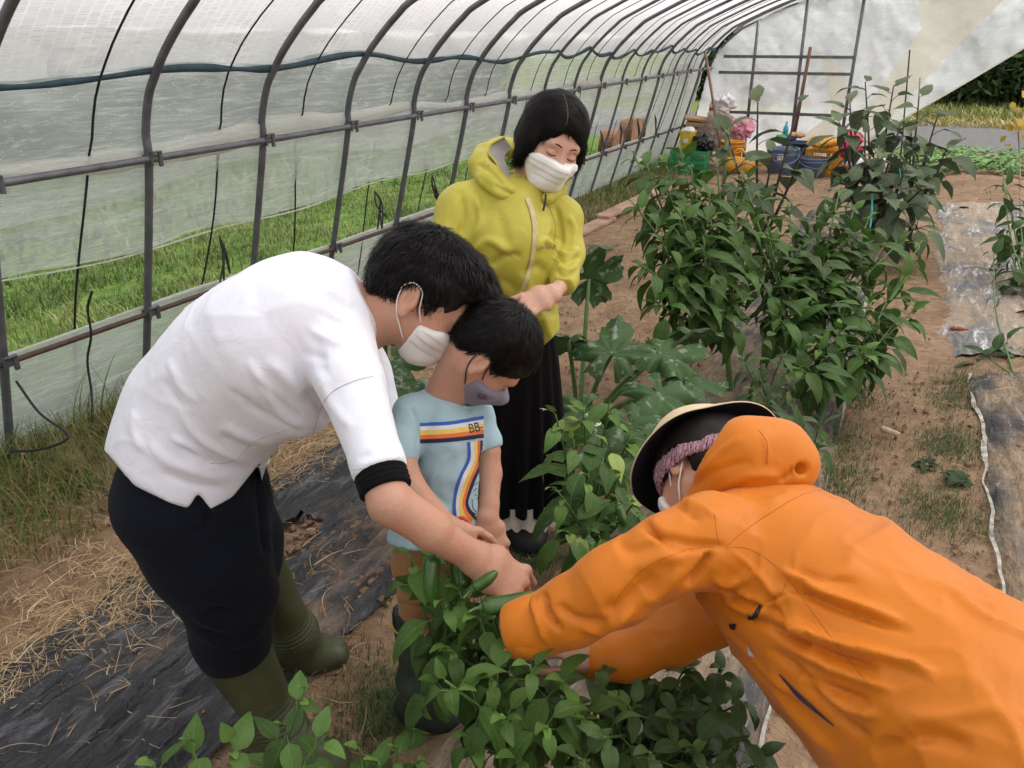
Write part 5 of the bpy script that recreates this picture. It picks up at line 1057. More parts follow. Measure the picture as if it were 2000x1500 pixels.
# hood lying round the neck
S = SDF(); S.chain([(W(1035, 388, 2.03), .020), (W(995, 380, 2.02), .030), (W(958, 350, 2.05), .036), (W(938, 322, 2.10), .034), (W(945, 300, 2.16), .028), (W(980, 285, 2.22), .026), (W(1040, 300, 2.25), .03), (W(1095, 345, 2.22), .028), (W(1090, 375, 2.10), .020), (W(1068, 388, 2.04), .016)], k=.015)
S.chain([(W(985, 352, 2.10), .03), (W(1020, 370, 2.15), .05), (W(1075, 370, 2.15), .04)], k=.03)
S.cap(W(978, 272, 2.09), W(1000, 330, 2.06), .030, .030, .01, op=-1)
v, q = S.mesh(.0045, 2); v = rumple(v, q, .005, 11, 17); v = folds(v, q, [([(930, 320), (960, 335), (985, 365)], 5, -.009), ([(925, 335), (950, 365), (990, 390)], 5, .006), ([(945, 310), (960, 325)], 4, .006), ([(965, 360), (985, 372), (1010, 385)], 4, -.006)]); mesh_np('hood', v, q, M['lime'], jk)
b = MB(); r1 = spline([W(985, 268, 2.10), W(960, 282, 2.09), W(956, 300, 2.075), W(970, 318, 2.05), W(980, 342, 2.03), W(992, 358, 2.01), W(1012, 376, 2.00)], 6); r2 = spline([W(1000, 290, 2.12), W(988, 300, 2.11), W(985, 312, 2.10), W(992, 328, 2.08), W(996, 345, 2.06), W(1006, 360, 2.04), W(1020, 378, 2.02)], 6)
vv = np.stack([r1, (r1 + r2) / 2 + V3((.004, -.004, .008)), r2], 1).reshape(-1, 3); b.add(vv, [(3 * i + j, 3 * i + j + 1, 3 * i + j + 4, 3 * i + j + 3) for i in range(len(r1) - 1) for j in (0, 1)]); b.build('hood_lining', M['lining'], jk)
b = MB(); b.tube(r1, .0035, 6); b.build('hood_edge', M['lime'], jk)
# skirt with pleats, lace hem
top = W(1004, 640, 2.24); bot = G(1003, 1050); bot[2] = .17; n1, n2 = 96, 26; P = []; ax = bot - top
for i in range(n2 + 1):
    t = i / n2; c_ = top + ax * t; r0 = .108 + .058 * t ** .8
    for j in range(n1): th = 2 * np.pi * j / n1; rr = r0 * (1 + (.02 + .075 * t) * math.sin(th * 17 + .8 * math.sin(t * 3 + th * 2)) + .02 * math.sin(th * 5 + 2 * t)); P.append(c_ + [rr * 1.12 * math.cos(th), rr * .9 * math.sin(th), .012 * math.sin(th * 4) * t])
f = [(i * n1 + j, i * n1 + (j + 1) % n1, (i + 1) * n1 + (j + 1) % n1, (i + 1) * n1 + j) for i in range(n2) for j in range(n1)]; sk = mesh_np('skirt', np.array(P), f, M['skirt'], WOM)
P = []
for i in range(4):
    c_ = bot + [0, 0, .04 - .028 * i - 0.0]
    for j in range(n1): th = 2 * np.pi * j / n1; rr = .157 * (1 + .05 * math.sin(th * 19) + .012 * i * math.sin(th * 31)); P.append(c_ + [rr * 1.12 * math.cos(th), rr * .9 * math.sin(th), (.010 * math.sin(th * 24) if i == 3 else 0)])
mesh_np('petticoat', np.array(P), [(i * n1 + j, i * n1 + (j + 1) % n1, (i + 1) * n1 + (j + 1) % n1, (i + 1) * n1 + j) for i in range(3) for j in range(n1)], M['lace'], sk)
boot('boot', WOM, M['boot_black'], G(1000, 1062) + [-.01, -.02, .32], G(1000, 1062) + [0, 0, .10], G(1000, 1062), G(1066, 1088), .060, .043, M['boot_black'], 0, .042, .006)
boot('boot', WOM, M['boot_black'], G(935, 1050) + [0, 0, .32], G(935, 1050) + [0, 0, .1], G(935, 1050), G(1000, 1075), .060, .043, M['boot_black'], 0, .042, .006)
# rings
for i, (c_, d_) in enumerate((((1034, 598), 1.93), ((1040, 618), 1.93))): 
    hb = WOM.children[0].data; 
b0 = bvh_of(*(lambda m_: (np.array([tuple(p.co) for p in m_.vertices]), [tuple(p.vertices) for p in m_.polygons]))(WOM.children[0].data))
for pts in ([(1036, 591), (1033, 597), (1037, 604)], [(1040, 613), (1037, 618), (1041, 624)]):
    b = MB(); seamline(b, b0, [(p[0] - 8, p[1] + 2) for p in pts], .0013, .0002, 5); b.build('ring', M['silver'], WOM)
face_bits(L, WOM, body, hf, brow=.0018)
v, q = mask_mesh(hf, s, True, .0033); mk = mesh_np('mask', v, q, M['mask_white'], WOM); ear_loops(hf, s, M['strap_white'], mk)
A = np.array(hf[1:]); S = SDF(); S.ell(L(0, -.010, .030), (.089, .104, .090), A, .02); S.ell(L(0, -.040, -.030), (.081, .066, .056), A, .03)
for k in (-1, 1): S.ell(L(k * .074, .016, -.022), (.022, .042, .058), A, .02); S.ell(L(k * .072, .012, -.074), (.012, .020, .022), A, .02)
S.ell(L(0, .118, -.040), (.078, .066, .102), A, .008, op=-1); S.ell(L(-.075, .02, -.05), (.020, .020, .032), A, .006, op=-1) if False else None
S.ell(L(-.0, .07, -.105), (.058, .060, .070), A, .01, op=-1)
pass
v, q = hair_mesh(S, .0045, 19, .0016, 40); ha = mesh_np('hair', v, q, M['hair_brown'], WOM); wh3 = L(.03, .02, .12)
def fl3(P):
    r_ = (P - hf[0]); sx = r_ @ hf[1]; return np.sign(sx - .022)[:, None] * hf[1] * .8 - hf[3] * 1.0 + .15 * r_ / .1
sv = strands(v, q, fl3, 15000, .05, .0014, 25, .006, .13); mesh_np('hair_strands', sv[0], sv[1], M['hair_gloss'], ha)

hb_ = bvh_of(v, q); b = MB(); pts = []
for t_ in np.linspace(0, 1, 20):
    a_ = rad(8 + 62 * t_); o_ = L(.027 - .006 * t_, .20 * math.sin(a_), .03 + .20 * math.cos(a_)); h_ = hb_.ray_cast(Vector(o_), Vector(unit(L(.025, 0, .03) - o_)))
    if h_[0] is not None: pts.append(np.array(h_[0]) + unit(o_ - L(.025, 0, .03)) * .0040)
v_, f_ = ribbon(np.array(pts), hf[1], .0022 + .0008 * np.sin(np.arange(len(pts)))); b.add(v_, f_); b.build('hair_parting', plain('scalp', (.09, .06, .045), .7, .2, 60, 0), ha)

W, R = _W0, _R0
# ================================================================== the farmer in the orange jacket
FAR = thing('person', 'person in an orange hooded rain jacket and wide brimmed hat, bent far forward', 'person', (W(1950, 1480, 1.02) * [1, 1, 0]))
hf = head_frame(1370, 920, 1.42, (-.45, -.75, .45), (-.10, .55, .83)); s = .90; L = LF(hf, s)
body = head_sdf(hf, s, neck=(W(1440, 975, 1.36), .055)).mesh(.0032, 1)
core = SDF(); core.chain([(W(1440, 975, 1.36), .05), (W(1520, 1100, 1.30), .11), (W(1850, 1400, 1.08), .13), (W(1950, 1480, 1.02), .12)], k=.05)
hip = W(1950, 1500, 1.03); fx = np.array([hip[0], hip[1], 0]); ft1, ft2 = fx + [.06, -.12, 0], fx + [.10, .14, 0]
for ft in (ft1, ft2): core.cap(hip, (hip * .4 + ft * .6) + [0, 0, .08], .08, .05); core.cap((hip * .4 + ft * .6) + [0, 0, .08], ft + [0, 0, .1], .05, .035)
core.cap(W(1500, 1060, 1.30), W(1400, 1070, 1.24), .06, .055); core.chain([(W(1400, 1070, 1.24), .05), (W(1180, 1160, 1.24), .04), (W(1070, 1212, 1.25), .028)], k=.01); core.chain([(W(1440, 1170, 1.48), .035), (W(1330, 1235, 1.47), .026), (W(1168, 1276, 1.42), .020)], k=.01)
hd = SDF(); hand_sdf(W(1066, 1212, 1.25), V3((-.45, .05, .9)), V3((.2, .8, -.1)), V3((.9, 0, .4)), .85, curls=((45, 50, 30),) * 4, S=hd)
hd2 = SDF(); hand_sdf(W(1168, 1276, 1.41), V3((-.85, .25, .1)), V3((0, .7, -.6)), V3((0, -.6, -.7)), .92, curls=((35, 40, 30),) * 4, S=hd2)
mesh_np('body', *join_np(body, core.mesh(.012, 2), hd.mesh(.003, 1), hd2.mesh(.003, 1)), M['skin'], FAR)
S = SDF(); S.chain(w_([(1440, 1010, 1.36, 88, .11), (1512, 1098, 1.29, 152, .185), (1640, 1205, 1.20, 190, .19), (1800, 1340, 1.11, 218, .20), (1905, 1440, 1.05, 232, .21), (1990, 1530, 1.00, 232, .21)]), k=.05, side=AW)
S.chain([(W(1470, 1050, 1.25), R(100, 1.25)), (W(1385, 1060, 1.20), R(88, 1.2)), (W(1305, 1085, 1.19), R(76, 1.19)), (W(1205, 1142, 1.20), R(76, 1.20)), (W(1115, 1195, 1.23), R(66, 1.23)), (W(1052, 1222, 1.255), R(57, 1.255)), (W(1010, 1232, 1.27), R(54, 1.27))], k=.02)
S.chain([(W(1500, 1150, 1.42), R(110, 1.42)), (W(1400, 1180, 1.46), R(72, 1.46)), (W(1310, 1235, 1.46), R(56, 1.46)), (W(1230, 1278, 1.44), R(48, 1.44)), (W(1165, 1285, 1.42), R(44, 1.42))], k=.025)
S.cap(W(1380, 1010, 1.33), W(1450, 1000, 1.33), R(55, 1.33), R(75, 1.33), .04)
S.cap(W(1500, 1250, 1.32), W(1670, 1440, 1.22), .055, .07, .05)
S.plane(W(1035, 1225, 1.26), unit(W(1010, 1232, 1.27) - W(1052, 1222, 1.255)), .003) if False else None
S.cap(W(1010, 1225, 1.265), W(985, 1228, 1.275), R(46, 1.27), R(48, 1.27), .004, op=-1)
v, q = S.mesh(.0055, 2); v = rumple(v, q, .0085, 8, 23)
v = folds(v, q, [(a_, b_, c_ * 1.5) for a_, b_, c_ in [([(1420, 1068), (1350, 1060), (1290, 1045), (1240, 1020)], 7, -.007), ([(1500, 1190), (1460, 1200), (1400, 1165)], 9, .006), ([(1540, 1160), (1480, 1180), (1400, 1150)], 7, -.007), ([(1480, 1120), (1430, 1140), (1390, 1130)], 7, .006), ([(1390, 1075), (1370, 1110), (1340, 1145)], 7, -.012),
    ([(1520, 1110), (1620, 1160), (1760, 1215)], 10, .008), ([(1530, 1140), (1630, 1185), (1780, 1235)], 8, -.008), ([(1500, 1200), (1620, 1250), (1760, 1290), (1830, 1320)], 10, .010), ([(1480, 1210), (1600, 1270), (1720, 1310)], 8, -.010), ([(1520, 1250), (1640, 1310), (1750, 1350)], 9, .007), ([(1500, 1265), (1600, 1335), (1700, 1370)], 8, -.008),
    ([(1560, 1300), (1650, 1380), (1720, 1400)], 9, .007), ([(1570, 1330), (1650, 1410), (1700, 1440)], 8, -.007), ([(1540, 1110), (1600, 1130), (1680, 1140)], 9, -.004), ([(1430, 1155), (1500, 1180), (1545, 1160)], 6, .007), ([(1380, 1150), (1440, 1200), (1500, 1215)], 7, -.008),
    ([(1180, 1200), (1220, 1175), (1280, 1120)], 14, -.007), ([(1130, 1220), (1180, 1230), (1240, 1190)], 9, .006), ([(1090, 1180), (1130, 1210), (1190, 1215)], 8, -.006), ([(1060, 1155), (1070, 1200), (1095, 1235)], 6, -.010), ([(1040, 1170), (1052, 1210), (1070, 1260)], 6, .006), ([(1230, 1120), (1290, 1090), (1340, 1090)], 12, .005), ([(1260, 1180), (1300, 1150), (1330, 1110)], 9, .005), ([(1200, 1060), (1240, 1075), (1290, 1060)], 10, -.004),
    ([(1290, 980), (1330, 990), (1370, 1020)], 6, -.005), ([(1310, 965), (1360, 985), (1400, 1010)], 6, .004), ([(1500, 1320), (1560, 1400), (1640, 1480)], 10, .006), ([(1700, 1470), (1800, 1440), (1900, 1460)], 16, -.006), ([(1760, 1400), (1850, 1400), (1950, 1380)], 16, .004), ([(1420, 1070), (1480, 1120), (1560, 1230), (1640, 1330)], 5, .003), ([(1250, 1005), (1300, 1060), (1380, 1075)], 6, -.006)]])
jk = mesh_np('jacket', v, q, M['orange'], FAR); bv = bvh_of(v, q); b = MB()
for pts in ([(1640, 952), (1570, 965), (1500, 1005), (1450, 1040), (1418, 1068)], [(1418, 1068), (1470, 1075), (1530, 1120), (1590, 1200), (1650, 1280), (1700, 1340)], [(1400, 1068), (1340, 1075), (1260, 1110), (1205, 1170), (1200, 1190)], [(1395, 1000), (1400, 1040), (1405, 1065)], [(1535, 1140), (1520, 1165), (1480, 1180)]): seamline(b, bv, pts, .00045, .0001)
b.build('seam', M['orange_dark'], jk)
b = MB(); decal(b, bv, [(1461, 1255), (1463, 1280)], [(1464, 1262), (1478, 1284)], 8, 3, .002); b.build('reflective_patch', M['lining'], jk)
b = MB(); decal(b, bv, [(1522, 1316), (1560, 1362), (1630, 1418)], [(1525, 1316), (1566, 1357), (1631, 1416)], 24, 3, .002); b.build('pocket_opening', M['purple'], jk)
b = MB(); decal(b, bv, [(1462, 1200), (1464, 1210), (1485, 1182)], [(1470, 1206), (1475, 1212), (1490, 1184)], 14, 2, .002); decal(b, bv, [(1425, 1218), (1428, 1228)], [(1440, 1218), (1437, 1230)], 8, 2, .002); b.build('vent_opening', M['boot_black'], jk)
# cuff turned back at the wrist
p0, p1 = W(1062, 1216, 1.248), W(1004, 1228, 1.268); ax = unit(p1 - p0); e1 = unit(np.cross(ax, cF)); e2 = np.cross(ax, e1); P = []; n_ = 60
prof_ = [(0, 59, 0), (.15, 62.5, 0), (.55, 62, 0), (.92, 60.5, 0), (1, 58, 0), (.97, 55, 0), (.6, 52, 0), (.2, 50, 0)]
for t_, r_, _ in prof_:
    for j_ in range(n_): a_ = 2 * np.pi * j_ / n_; w_ = 1 + .035 * math.sin(3 * a_ + 2 * t_) + .02 * math.sin(5 * a_ + 1); P.append(p0 + (p1 - p0) * t_ + R(r_, 1.258) * w_ * (math.cos(a_) * e1 + math.sin(a_) * e2))
mesh_np('cuff', np.array(P), [(i_ * n_ + j_, i_ * n_ + (j_ + 1) % n_, (i_ + 1) * n_ + (j_ + 1) % n_, (i_ + 1) * n_ + j_) for i_ in range(len(prof_) - 1) for j_ in range(n_)], M['orange'], jk)
# hood lying on the upper back
S = SDF(); S.chain([(W(1368, 962, 1.32), .018), (W(1415, 908, 1.30), .036), (W(1460, 880, 1.29), .050), (W(1520, 882, 1.29), .046), (W(1548, 905, 1.28), .040)], k=.03); S.chain([(W(1410, 955, 1.31), .026), (W(1470, 925, 1.29), .042), (W(1535, 918, 1.28), .036)], k=.03)
S.chain([(W(1480, 845, 1.40), .02), (W(1530, 870, 1.40), .03), (W(1500, 930, 1.38), .05)], k=.03)
S.ell(W(1558, 915, 1.245), (.012, .008, .010), None, .012, op=-1)
S.ell(W(1375, 850, 1.36), (.075, .075, .062), None, .01, op=-1)
v, q = S.mesh(.0045, 2); v = rumple(v, q, .007, 10, 27); v = folds(v, q, [([(1340, 965), (1400, 920), (1470, 900)], 8, -.004), ([(1400, 960), (1460, 930), (1530, 930)], 9, .005), ([(1520, 940), (1545, 925), (1550, 912)], 5, -.008), ([(1490, 850), (1498, 880), (1500, 910)], 4, .003), ([(1350, 940), (1400, 890), (1450, 850)], 6, .004)]); hd_ = mesh_np('hood', v, q, M['orange'], jk); hv = bvh_of(v, q); b = MB(); seamline(b, hv, [(1482, 840), (1498, 865), (1498, 905)], .0005); b.build('seam', M['orange_dark'], hd_)
# trousers and boots, below the frame
S = SDF()
for ft in (ft1, ft2): S.cap(hip, (hip * .4 + ft * .6) + [0, 0, .08], .11, .08, .05); S.cap((hip * .4 + ft * .6) + [0, 0, .08], ft + [0, 0, .28], .08, .06, .04)
v, q = S.mesh(.009, 2); mesh_np('trousers', v, q, M['navy_trousers'], FAR)
for ft in (ft1, ft2): boot('boot', FAR, M['boot_black'], ft + [0, 0, .34], ft + [0, 0, .1], ft + [.03, -.01, 0], ft + [-.22, .08, 0], .065, .045, M['boot_black'], 0, .045, .006)
# face mask, cord, headscarf, hair
v, q = mask_mesh(hf, s, True, .004, back=.055); mk = mesh_np('mask', v, q, M['mask_white'], FAR); ear_loops(hf, s, M['strap_white'], mk, .0016)
A = np.array(hf[1:]); S = SDF(); S.ell(L(0, -.014, .018), (.086, .100, .078), A, .02); S.ell(L(0, -.062, -.030), (.072, .050, .062), A, .03); S.ell(L(0, .105, -.04), (.1, .062, .08), A, .01, op=-1); S.ell(L(0, .05, -.075), (.12, .055, .060), A, .01, op=-1)
for k in (-1, 1): S.ell(L(k * .085, -.012, -.032), (.030, .026, .034), A, .008, op=-1)
v, q = hair_mesh(S, .004, 29, .001, 40); ha = mesh_np('hair', v, q, M['hair_brown'], FAR)
m, t, p = newmat('patterned_scarf'); c = coords(t, (1, 1, 1)); wv = N(t, 'TexWave', Scale=38.0, Distortion=5.0, Detail=2.0); wv.inputs['Detail Scale'].default_value = 3; t.links.new(c, wv.inputs['Vector'])
t.links.new(ramp(t, wv.outputs['Fac'], [(0, (.05, .03, .05)), (.2, (.38, .10, .26)), (.45, (.62, .42, .45)), (.65, (.25, .07, .22)), (.8, (.55, .45, .28)), (1, (.12, .05, .12))]), p.inputs['Base Color']); p.inputs['Roughness'].default_value = .85; bump(t, p, wv.outputs['Fac'], .5, .003); M['scarf'] = m
pts = [L(.090 * math.sin(a_), .106 * math.cos(a_) - .014, .012 - .040 * (1 - math.cos(a_)) / 2 * 1.6) for a_ in np.linspace(-math.pi, math.pi, 49)]
S = SDF()
for i in range(48): S.cap(pts[i], pts[i + 1], .006, .006, .004, hf[3], .020, .020)
v, q = S.mesh(.003, 1); v = v + normals(v, q) * (.003 * noise(v[:, 0] * 70, v[:, 1] * 70, v[:, 2] * 70, 4))[:, None]; mesh_np('headscarf', v, q, M['scarf'], FAR)
b = MB(); b.tube(spline([L(.078, .03, -.01), L(.088, .010, -.03), L(.092, .0, -.06), L(.085, -.03, -.075)], 6), .0014, 6); b.build('glasses_cord', plain('gold_cord', (.45, .33, .10), .4, .5, 200, .4), FAR)
# wide brimmed hat: navy underside, beige outside, wavy brim
def hat_pt(r_, th, z): return L(r_ * math.sin(th), r_ * 1.08 * math.cos(th) - .012, z)
brim = []; n = 72; R0 = [.092, .106, .120, .134, .147, .158]
for k, r_ in enumerate(R0):
    for j in range(n):
        th = 2 * np.pi * j / n; t_ = (r_ - .092) / .066; z = .050 - .040 * t_ ** 1.3 + t_ * (.014 * math.cos(2 * th + .6) + .006 * math.sin(3 * th + 1)); q_ = hat_pt(r_, th, z) - hat_pt(0, 0, .05); a1, a2 = q_ @ cR, q_ @ cU; ph_ = math.atan2(a2, a1); up_ = max(0, math.sin(ph_)) ** 3; lf_ = max(0, -math.cos(ph_)); brim.append(hat_pt(r_ * (1 - t_ * (.24 * up_ + .10 * lf_ * (1 - up_))), th, z + .018 * t_ * up_))
bf = [(i * n + j, i * n + (j + 1) % n, (i + 1) * n + (j + 1) % n, (i + 1) * n + j) for i in range(len(R0) - 1) for j in range(n)]; brim = np.array(brim)
HAT = thing('hat', 'wide brimmed sun hat, navy underneath and beige on top, above the orange hood', 'hat', L(0, 0, .1))
mesh_np('brim', brim, bf, M['hat_navy'], HAT); top_ = mesh_np('brim_cover', brim + hf[3] * .0035, bf, M['hat_beige'], HAT)
b = MB(); b.tube(np.vstack([brim[-n:] + hf[3] * .0017, brim[-n:-n + 1] + hf[3] * .0017]), .0014, 6, False); b.build('brim_edge', M['hat_beige'], HAT)
cr = []; zz = [(.093, .052), (.091, .072), (.087, .090), (.076, .102), (.056, .110), (.028, .114), (.002, .115)]
for r_, z in zz:
    for j in range(n): th = 2 * np.pi * j / n; cr.append(hat_pt(r_ * (1 + .015 * math.sin(5 * th)), th, z + .004 * math.sin(3 * th)))
mesh_np('crown', np.array(cr), [(i * n + j, i * n + (j + 1) % n, (i + 1) * n + (j + 1) % n, (i + 1) * n + j) for i in range(len(zz) - 1) for j in range(n)], M['hat_beige'], HAT)
# ================================================================== plants
def perp(d, r):
    a = np.cross(d, r.normal(size=3)); return unit(a)
def pepper_plant(label, base, tips, group='pepper plants in the beds', leafmat='pepper_leaf', size=.10, per=9, seed=1, fruits=(), flowers=0, yellow=0, name='pepper_plant', stem='stem', fork=.35, spread=.5, aspect=.42, low=6, droop=.9, young=.6, fill=.55, ts=.60):
    """woody base stem forking into branches that end at the given tips, leaves in whorls along the outer part"""
    r = np.random.RandomState(seed); base = np.asarray(base, float); T = thing(name, label, name.replace('_', ' ').replace('pepper plant', 'pepper plant'), base, group)
    tips = [np.asarray(t, float) for t in tips]; cen = np.mean(tips, 0); hgt = cen[2] - base[2]; fk = base + (cen - base) * fork; fk[:2] = base[:2] + (cen - base)[:2] * fork * .6
    b = MB(); b.tube(spline([base - [0, 0, .03], base + (fk - base) * .5 + r.normal(0, .006, 3), fk], 5), np.linspace(.010, .0075, 11) * (size / .10), 7)
    P, D, Nn, L_, Wd, ag = [], [], [], [], [], []; pet = []
    for t in tips:
        mid = fk + (t - fk) * .5 + [0, 0, -.03 * np.linalg.norm(t - fk)] + r.normal(0, .015, 3); c = spline([fk, mid, t], 8); b.tube(c, np.linspace(.0060, .0022, len(c)) * (size / .10), 6)
        n_ = per + r.randint(-2, 3)
        for i in range(n_ + low):
            if i < n_: u = 1 - fill * (i / n_) ** 1.1
            else: u = r.uniform(.1, .75)
            u = np.clip(u, .02, 1); k = u * (len(c) - 1); i0 = int(min(k, len(c) - 2)); p = c[i0] + (c[i0 + 1] - c[i0]) * (k - i0); ax = unit(c[i0 + 1] - c[i0])
            a = i * 2.4 + r.uniform(-.4, .4); e1 = unit(np.cross(ax, [.3, .2, 1.])); e2 = np.cross(ax, e1); out = math.cos(a) * e1 + math.sin(a) * e2
            top = max(0, (u - .86) / .14); s_ = size * (1 - ts * top) * r.uniform(.7, 1.2) * (.75 if i >= n_ else 1)
            d = unit(out * (1 - .45 * top) + ax * (.25 + .7 * top) + np.array([0, 0, .12 - .55 * (1 - top)]) * r.uniform(.3, 1.5)); pl = s_ * r.uniform(.25, .5) * (1 - .6 * top)
            q = p + unit(out + ax * .6) * pl; b.tube([p, (p + q) / 2 + [0, 0, .1 * pl], q], .0011 * (size / .10), 4, False)
            P.append(q); D.append(d); Nn.append([0, 0, 1.]); L_.append(s_); Wd.append(s_ * aspect * r.uniform(.85, 1.15)); ag.append(np.clip(top * young + r.uniform(0, .18), 0, 1))
            if top > .3 and r.rand() < .6:
                P.append(p); D.append(unit(ax + out * .7)); Nn.append([0, 0, 1.]); L_.append(s_ * .55); Wd.append(s_ * .2); ag.append(min(1, young + .2))
    b.build('stems', M[stem], T); P, D, Nn = map(np.array, (P, D, Nn)); Nn = Nn + r.normal(0, .22, Nn.shape); L_, Wd, ag = map(np.array, (L_, Wd, ag))
    leaf_mesh('leaves', [leaves_np(P, D, Nn, L_, Wd, droop, .35, seed, ag)], M[leafmat], T)
    if yellow:
        k = r.randint(0, len(P), yellow); leaf_mesh('yellowing_leaves', [leaves_np(P[k] + r.normal(0, .01, (yellow, 3)), D[k] + r.normal(0, .3, (yellow, 3)), Nn[k], L_[k] * .9, Wd[k], .9, .3, seed + 1, np.ones(yellow) * .95)], M['pepper_pale'], T)
    for (p, d, ln, rr) in fruits: pepper_fruit(T, p, d, ln, rr)
    for i in range(flowers):
        t = tips[r.randint(len(tips))] + r.normal(0, .03, 3); fb = MB(); ax = unit(r.normal(0, .4, 3) + [0, 0, -.8] - cF * .4); e1 = unit(np.cross(ax, [.3, .8, .1])); e2 = np.cross(ax, e1)
        for j in range(5):
            a = j * 2 * np.pi / 5; o_ = math.cos(a) * e1 + math.sin(a) * e2; w_ = np.cross(ax, o_); R_ = .011; fb.add([t, t + o_ * R_ * .6 + w_ * R_ * .33 + ax * .002, t + o_ * R_ + ax * .001, t + o_ * R_ * .6 - w_ * R_ * .33 + ax * .002], [(0, 1, 2, 3)])
        fb.tube([t, t + ax * .005], [.0025, .002], 6); fb.build('flower', M['petal'], T)
    return T
def pepper_fruit(T, p, d, ln=.09, rr=.016):
    p = np.asarray(p, float); d = unit(d); e1 = unit(np.cross(d, [.2, .3, .9])); e2 = np.cross(d, e1); n1, n2 = 20, 16; P = []
    for i in range(n2 + 1):
        t = i / n2; c = p + d * ln * t + e1 * ln * .10 * math.sin(t * 2.6); r_ = rr * (min(1, (t * 7 + .25)) ** .5) * (1 - max(0, t - .55) ** 2 * 3.2) * (1 if i < n2 else .3)
        for j in range(n1): a = 2 * np.pi * j / n1; q = r_ * (1 + .07 * math.cos(3 * a + t) + .02 * math.sin(5 * a + 6 * t)); P.append(c + q * (math.cos(a) * e1 + math.sin(a) * e2))
    f = [(i * n1 + j, i * n1 + (j + 1) % n1, (i + 1) * n1 + (j + 1) % n1, (i + 1) * n1 + j) for i in range(n2) for j in range(n1)] + [tuple(range(n1))[::-1], tuple(range(n2 * n1, n2 * n1 + n1))]
    o = mesh_np('pepper', np.array(P), f, M['pepper'], T); b = MB(); b.tube(spline([p - d * .022 + e1 * .006, p - d * .010, p + d * .001], 4), [.0022, .0022, .0023, .0024, .0025, .0028, .0035, .005, .0085], 7); b.build('stalk', M['stem'], o)
# the plant in everybody's hands
b0 = G(935, 1440); TT = lambda l: [W(*q) for q in l]
pepper_plant('pepper plant full of long green peppers between the child and the orange sleeve', b0, TT([(800, 1085, 1.34), (868, 1100, 1.36), (900, 1160, 1.33), (960, 1140, 1.40), (870, 1180, 1.30), (940, 1210, 1.28), (1000, 1260, 1.33), (880, 1270, 1.30), (850, 1330, 1.34), (960, 1290, 1.36)]), size=.092, per=10, seed=3, low=4, aspect=.42, droop=1.35,
    fruits=[(W(845, 1083, 1.33), V3((.02, -1, .05)), .085, .0135), (W(905, 1150, 1.36), V3((-.25, .85, .3)), .065, .018), (W(925, 1150, 1.30), V3((.75, .6, -.1)), .05, .010), (W(940, 1186, 1.27), V3((.97, .20, .1)), .10, .0145), (W(980, 1200, 1.36), V3((.3, -.8, .2)), .07, .016)])
pepper_plant('leafy pepper plant in the foreground below the orange sleeve', G(1060, 1500), TT([(870, 1330, 1.12), (955, 1320, 1.16), (1035, 1300, 1.15), (1100, 1330, 1.18), (985, 1400, 1.14), (1070, 1420, 1.10), (920, 1440, 1.2), (1140, 1400, 1.2), (1010, 1480, 1.16), (1200, 1350, 1.3)]), size=.085, per=11, seed=7, low=5, aspect=.42, young=.7, droop=1.35,
    fruits=[(W(1105, 1380, 1.22), V3((.3, -.9, .1)), .07, .014), (W(960, 1360, 1.26), V3((-.2, -.95, .1)), .07, .013)])
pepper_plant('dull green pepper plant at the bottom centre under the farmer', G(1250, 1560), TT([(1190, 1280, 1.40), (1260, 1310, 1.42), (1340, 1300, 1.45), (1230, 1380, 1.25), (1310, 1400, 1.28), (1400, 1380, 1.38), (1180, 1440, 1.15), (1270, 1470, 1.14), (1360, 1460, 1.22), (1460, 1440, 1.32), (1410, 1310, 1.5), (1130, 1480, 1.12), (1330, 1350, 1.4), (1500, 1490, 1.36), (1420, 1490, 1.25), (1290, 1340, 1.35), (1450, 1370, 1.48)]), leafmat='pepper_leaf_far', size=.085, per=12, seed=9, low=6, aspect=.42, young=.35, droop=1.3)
# young plant close to the lens
pepper_plant('small light green pepper seedling at the bottom left in front of the olive boots', G(520, 1720), TT([(596, 1345, 1.05), (640, 1430, 1.05), (560, 1420, 1.1)]), size=.062, per=7, seed=12, low=2, young=.75, droop=.6, fill=.5, aspect=.5)
pepper_plant('pepper seedling with broad leaves cut off by the bottom edge', G(430, 1760), TT([(380, 1450, .98), (455, 1450, 1.0), (300, 1490, .95)]), size=.062, per=4, seed=14, low=1, young=.8, droop=.6, fill=.3, aspect=.55)
pepper_plant('low pepper shoots between the seedling and the green rubber boot', G(760, 1660), TT([(700, 1460, 1.15), (780, 1465, 1.2), (740, 1490, 1.1), (830, 1480, 1.2)]), size=.07, per=6, seed=15, low=3, young=.5)
pepper_plant('bright green pepper plant with a few yellow leaves beside the black skirt', G(1135, 1150), TT([(1085, 810, 1.92), (1140, 800, 1.96), (1190, 790, 2.0), (1120, 860, 1.85), (1190, 870, 1.9), (1230, 850, 2.0), (1090, 960, 1.75), (1150, 930, 1.8), (1210, 930, 1.85), (1240, 980, 1.8), (1110, 1040, 1.7), (1170, 1040, 1.75), (1220, 1060, 1.72)]), size=.105, per=7, seed=18, low=3, young=.8, yellow=16, flowers=3,
    fruits=[(W(1150, 880, 1.95), V3((0, -1, 0)), .08, .014), (W(1150, 1050, 1.76), V3((0, -1, 0)), .08, .016), (W(1208, 985, 1.8), V3((.3, -.9, 0)), .05, .011)])
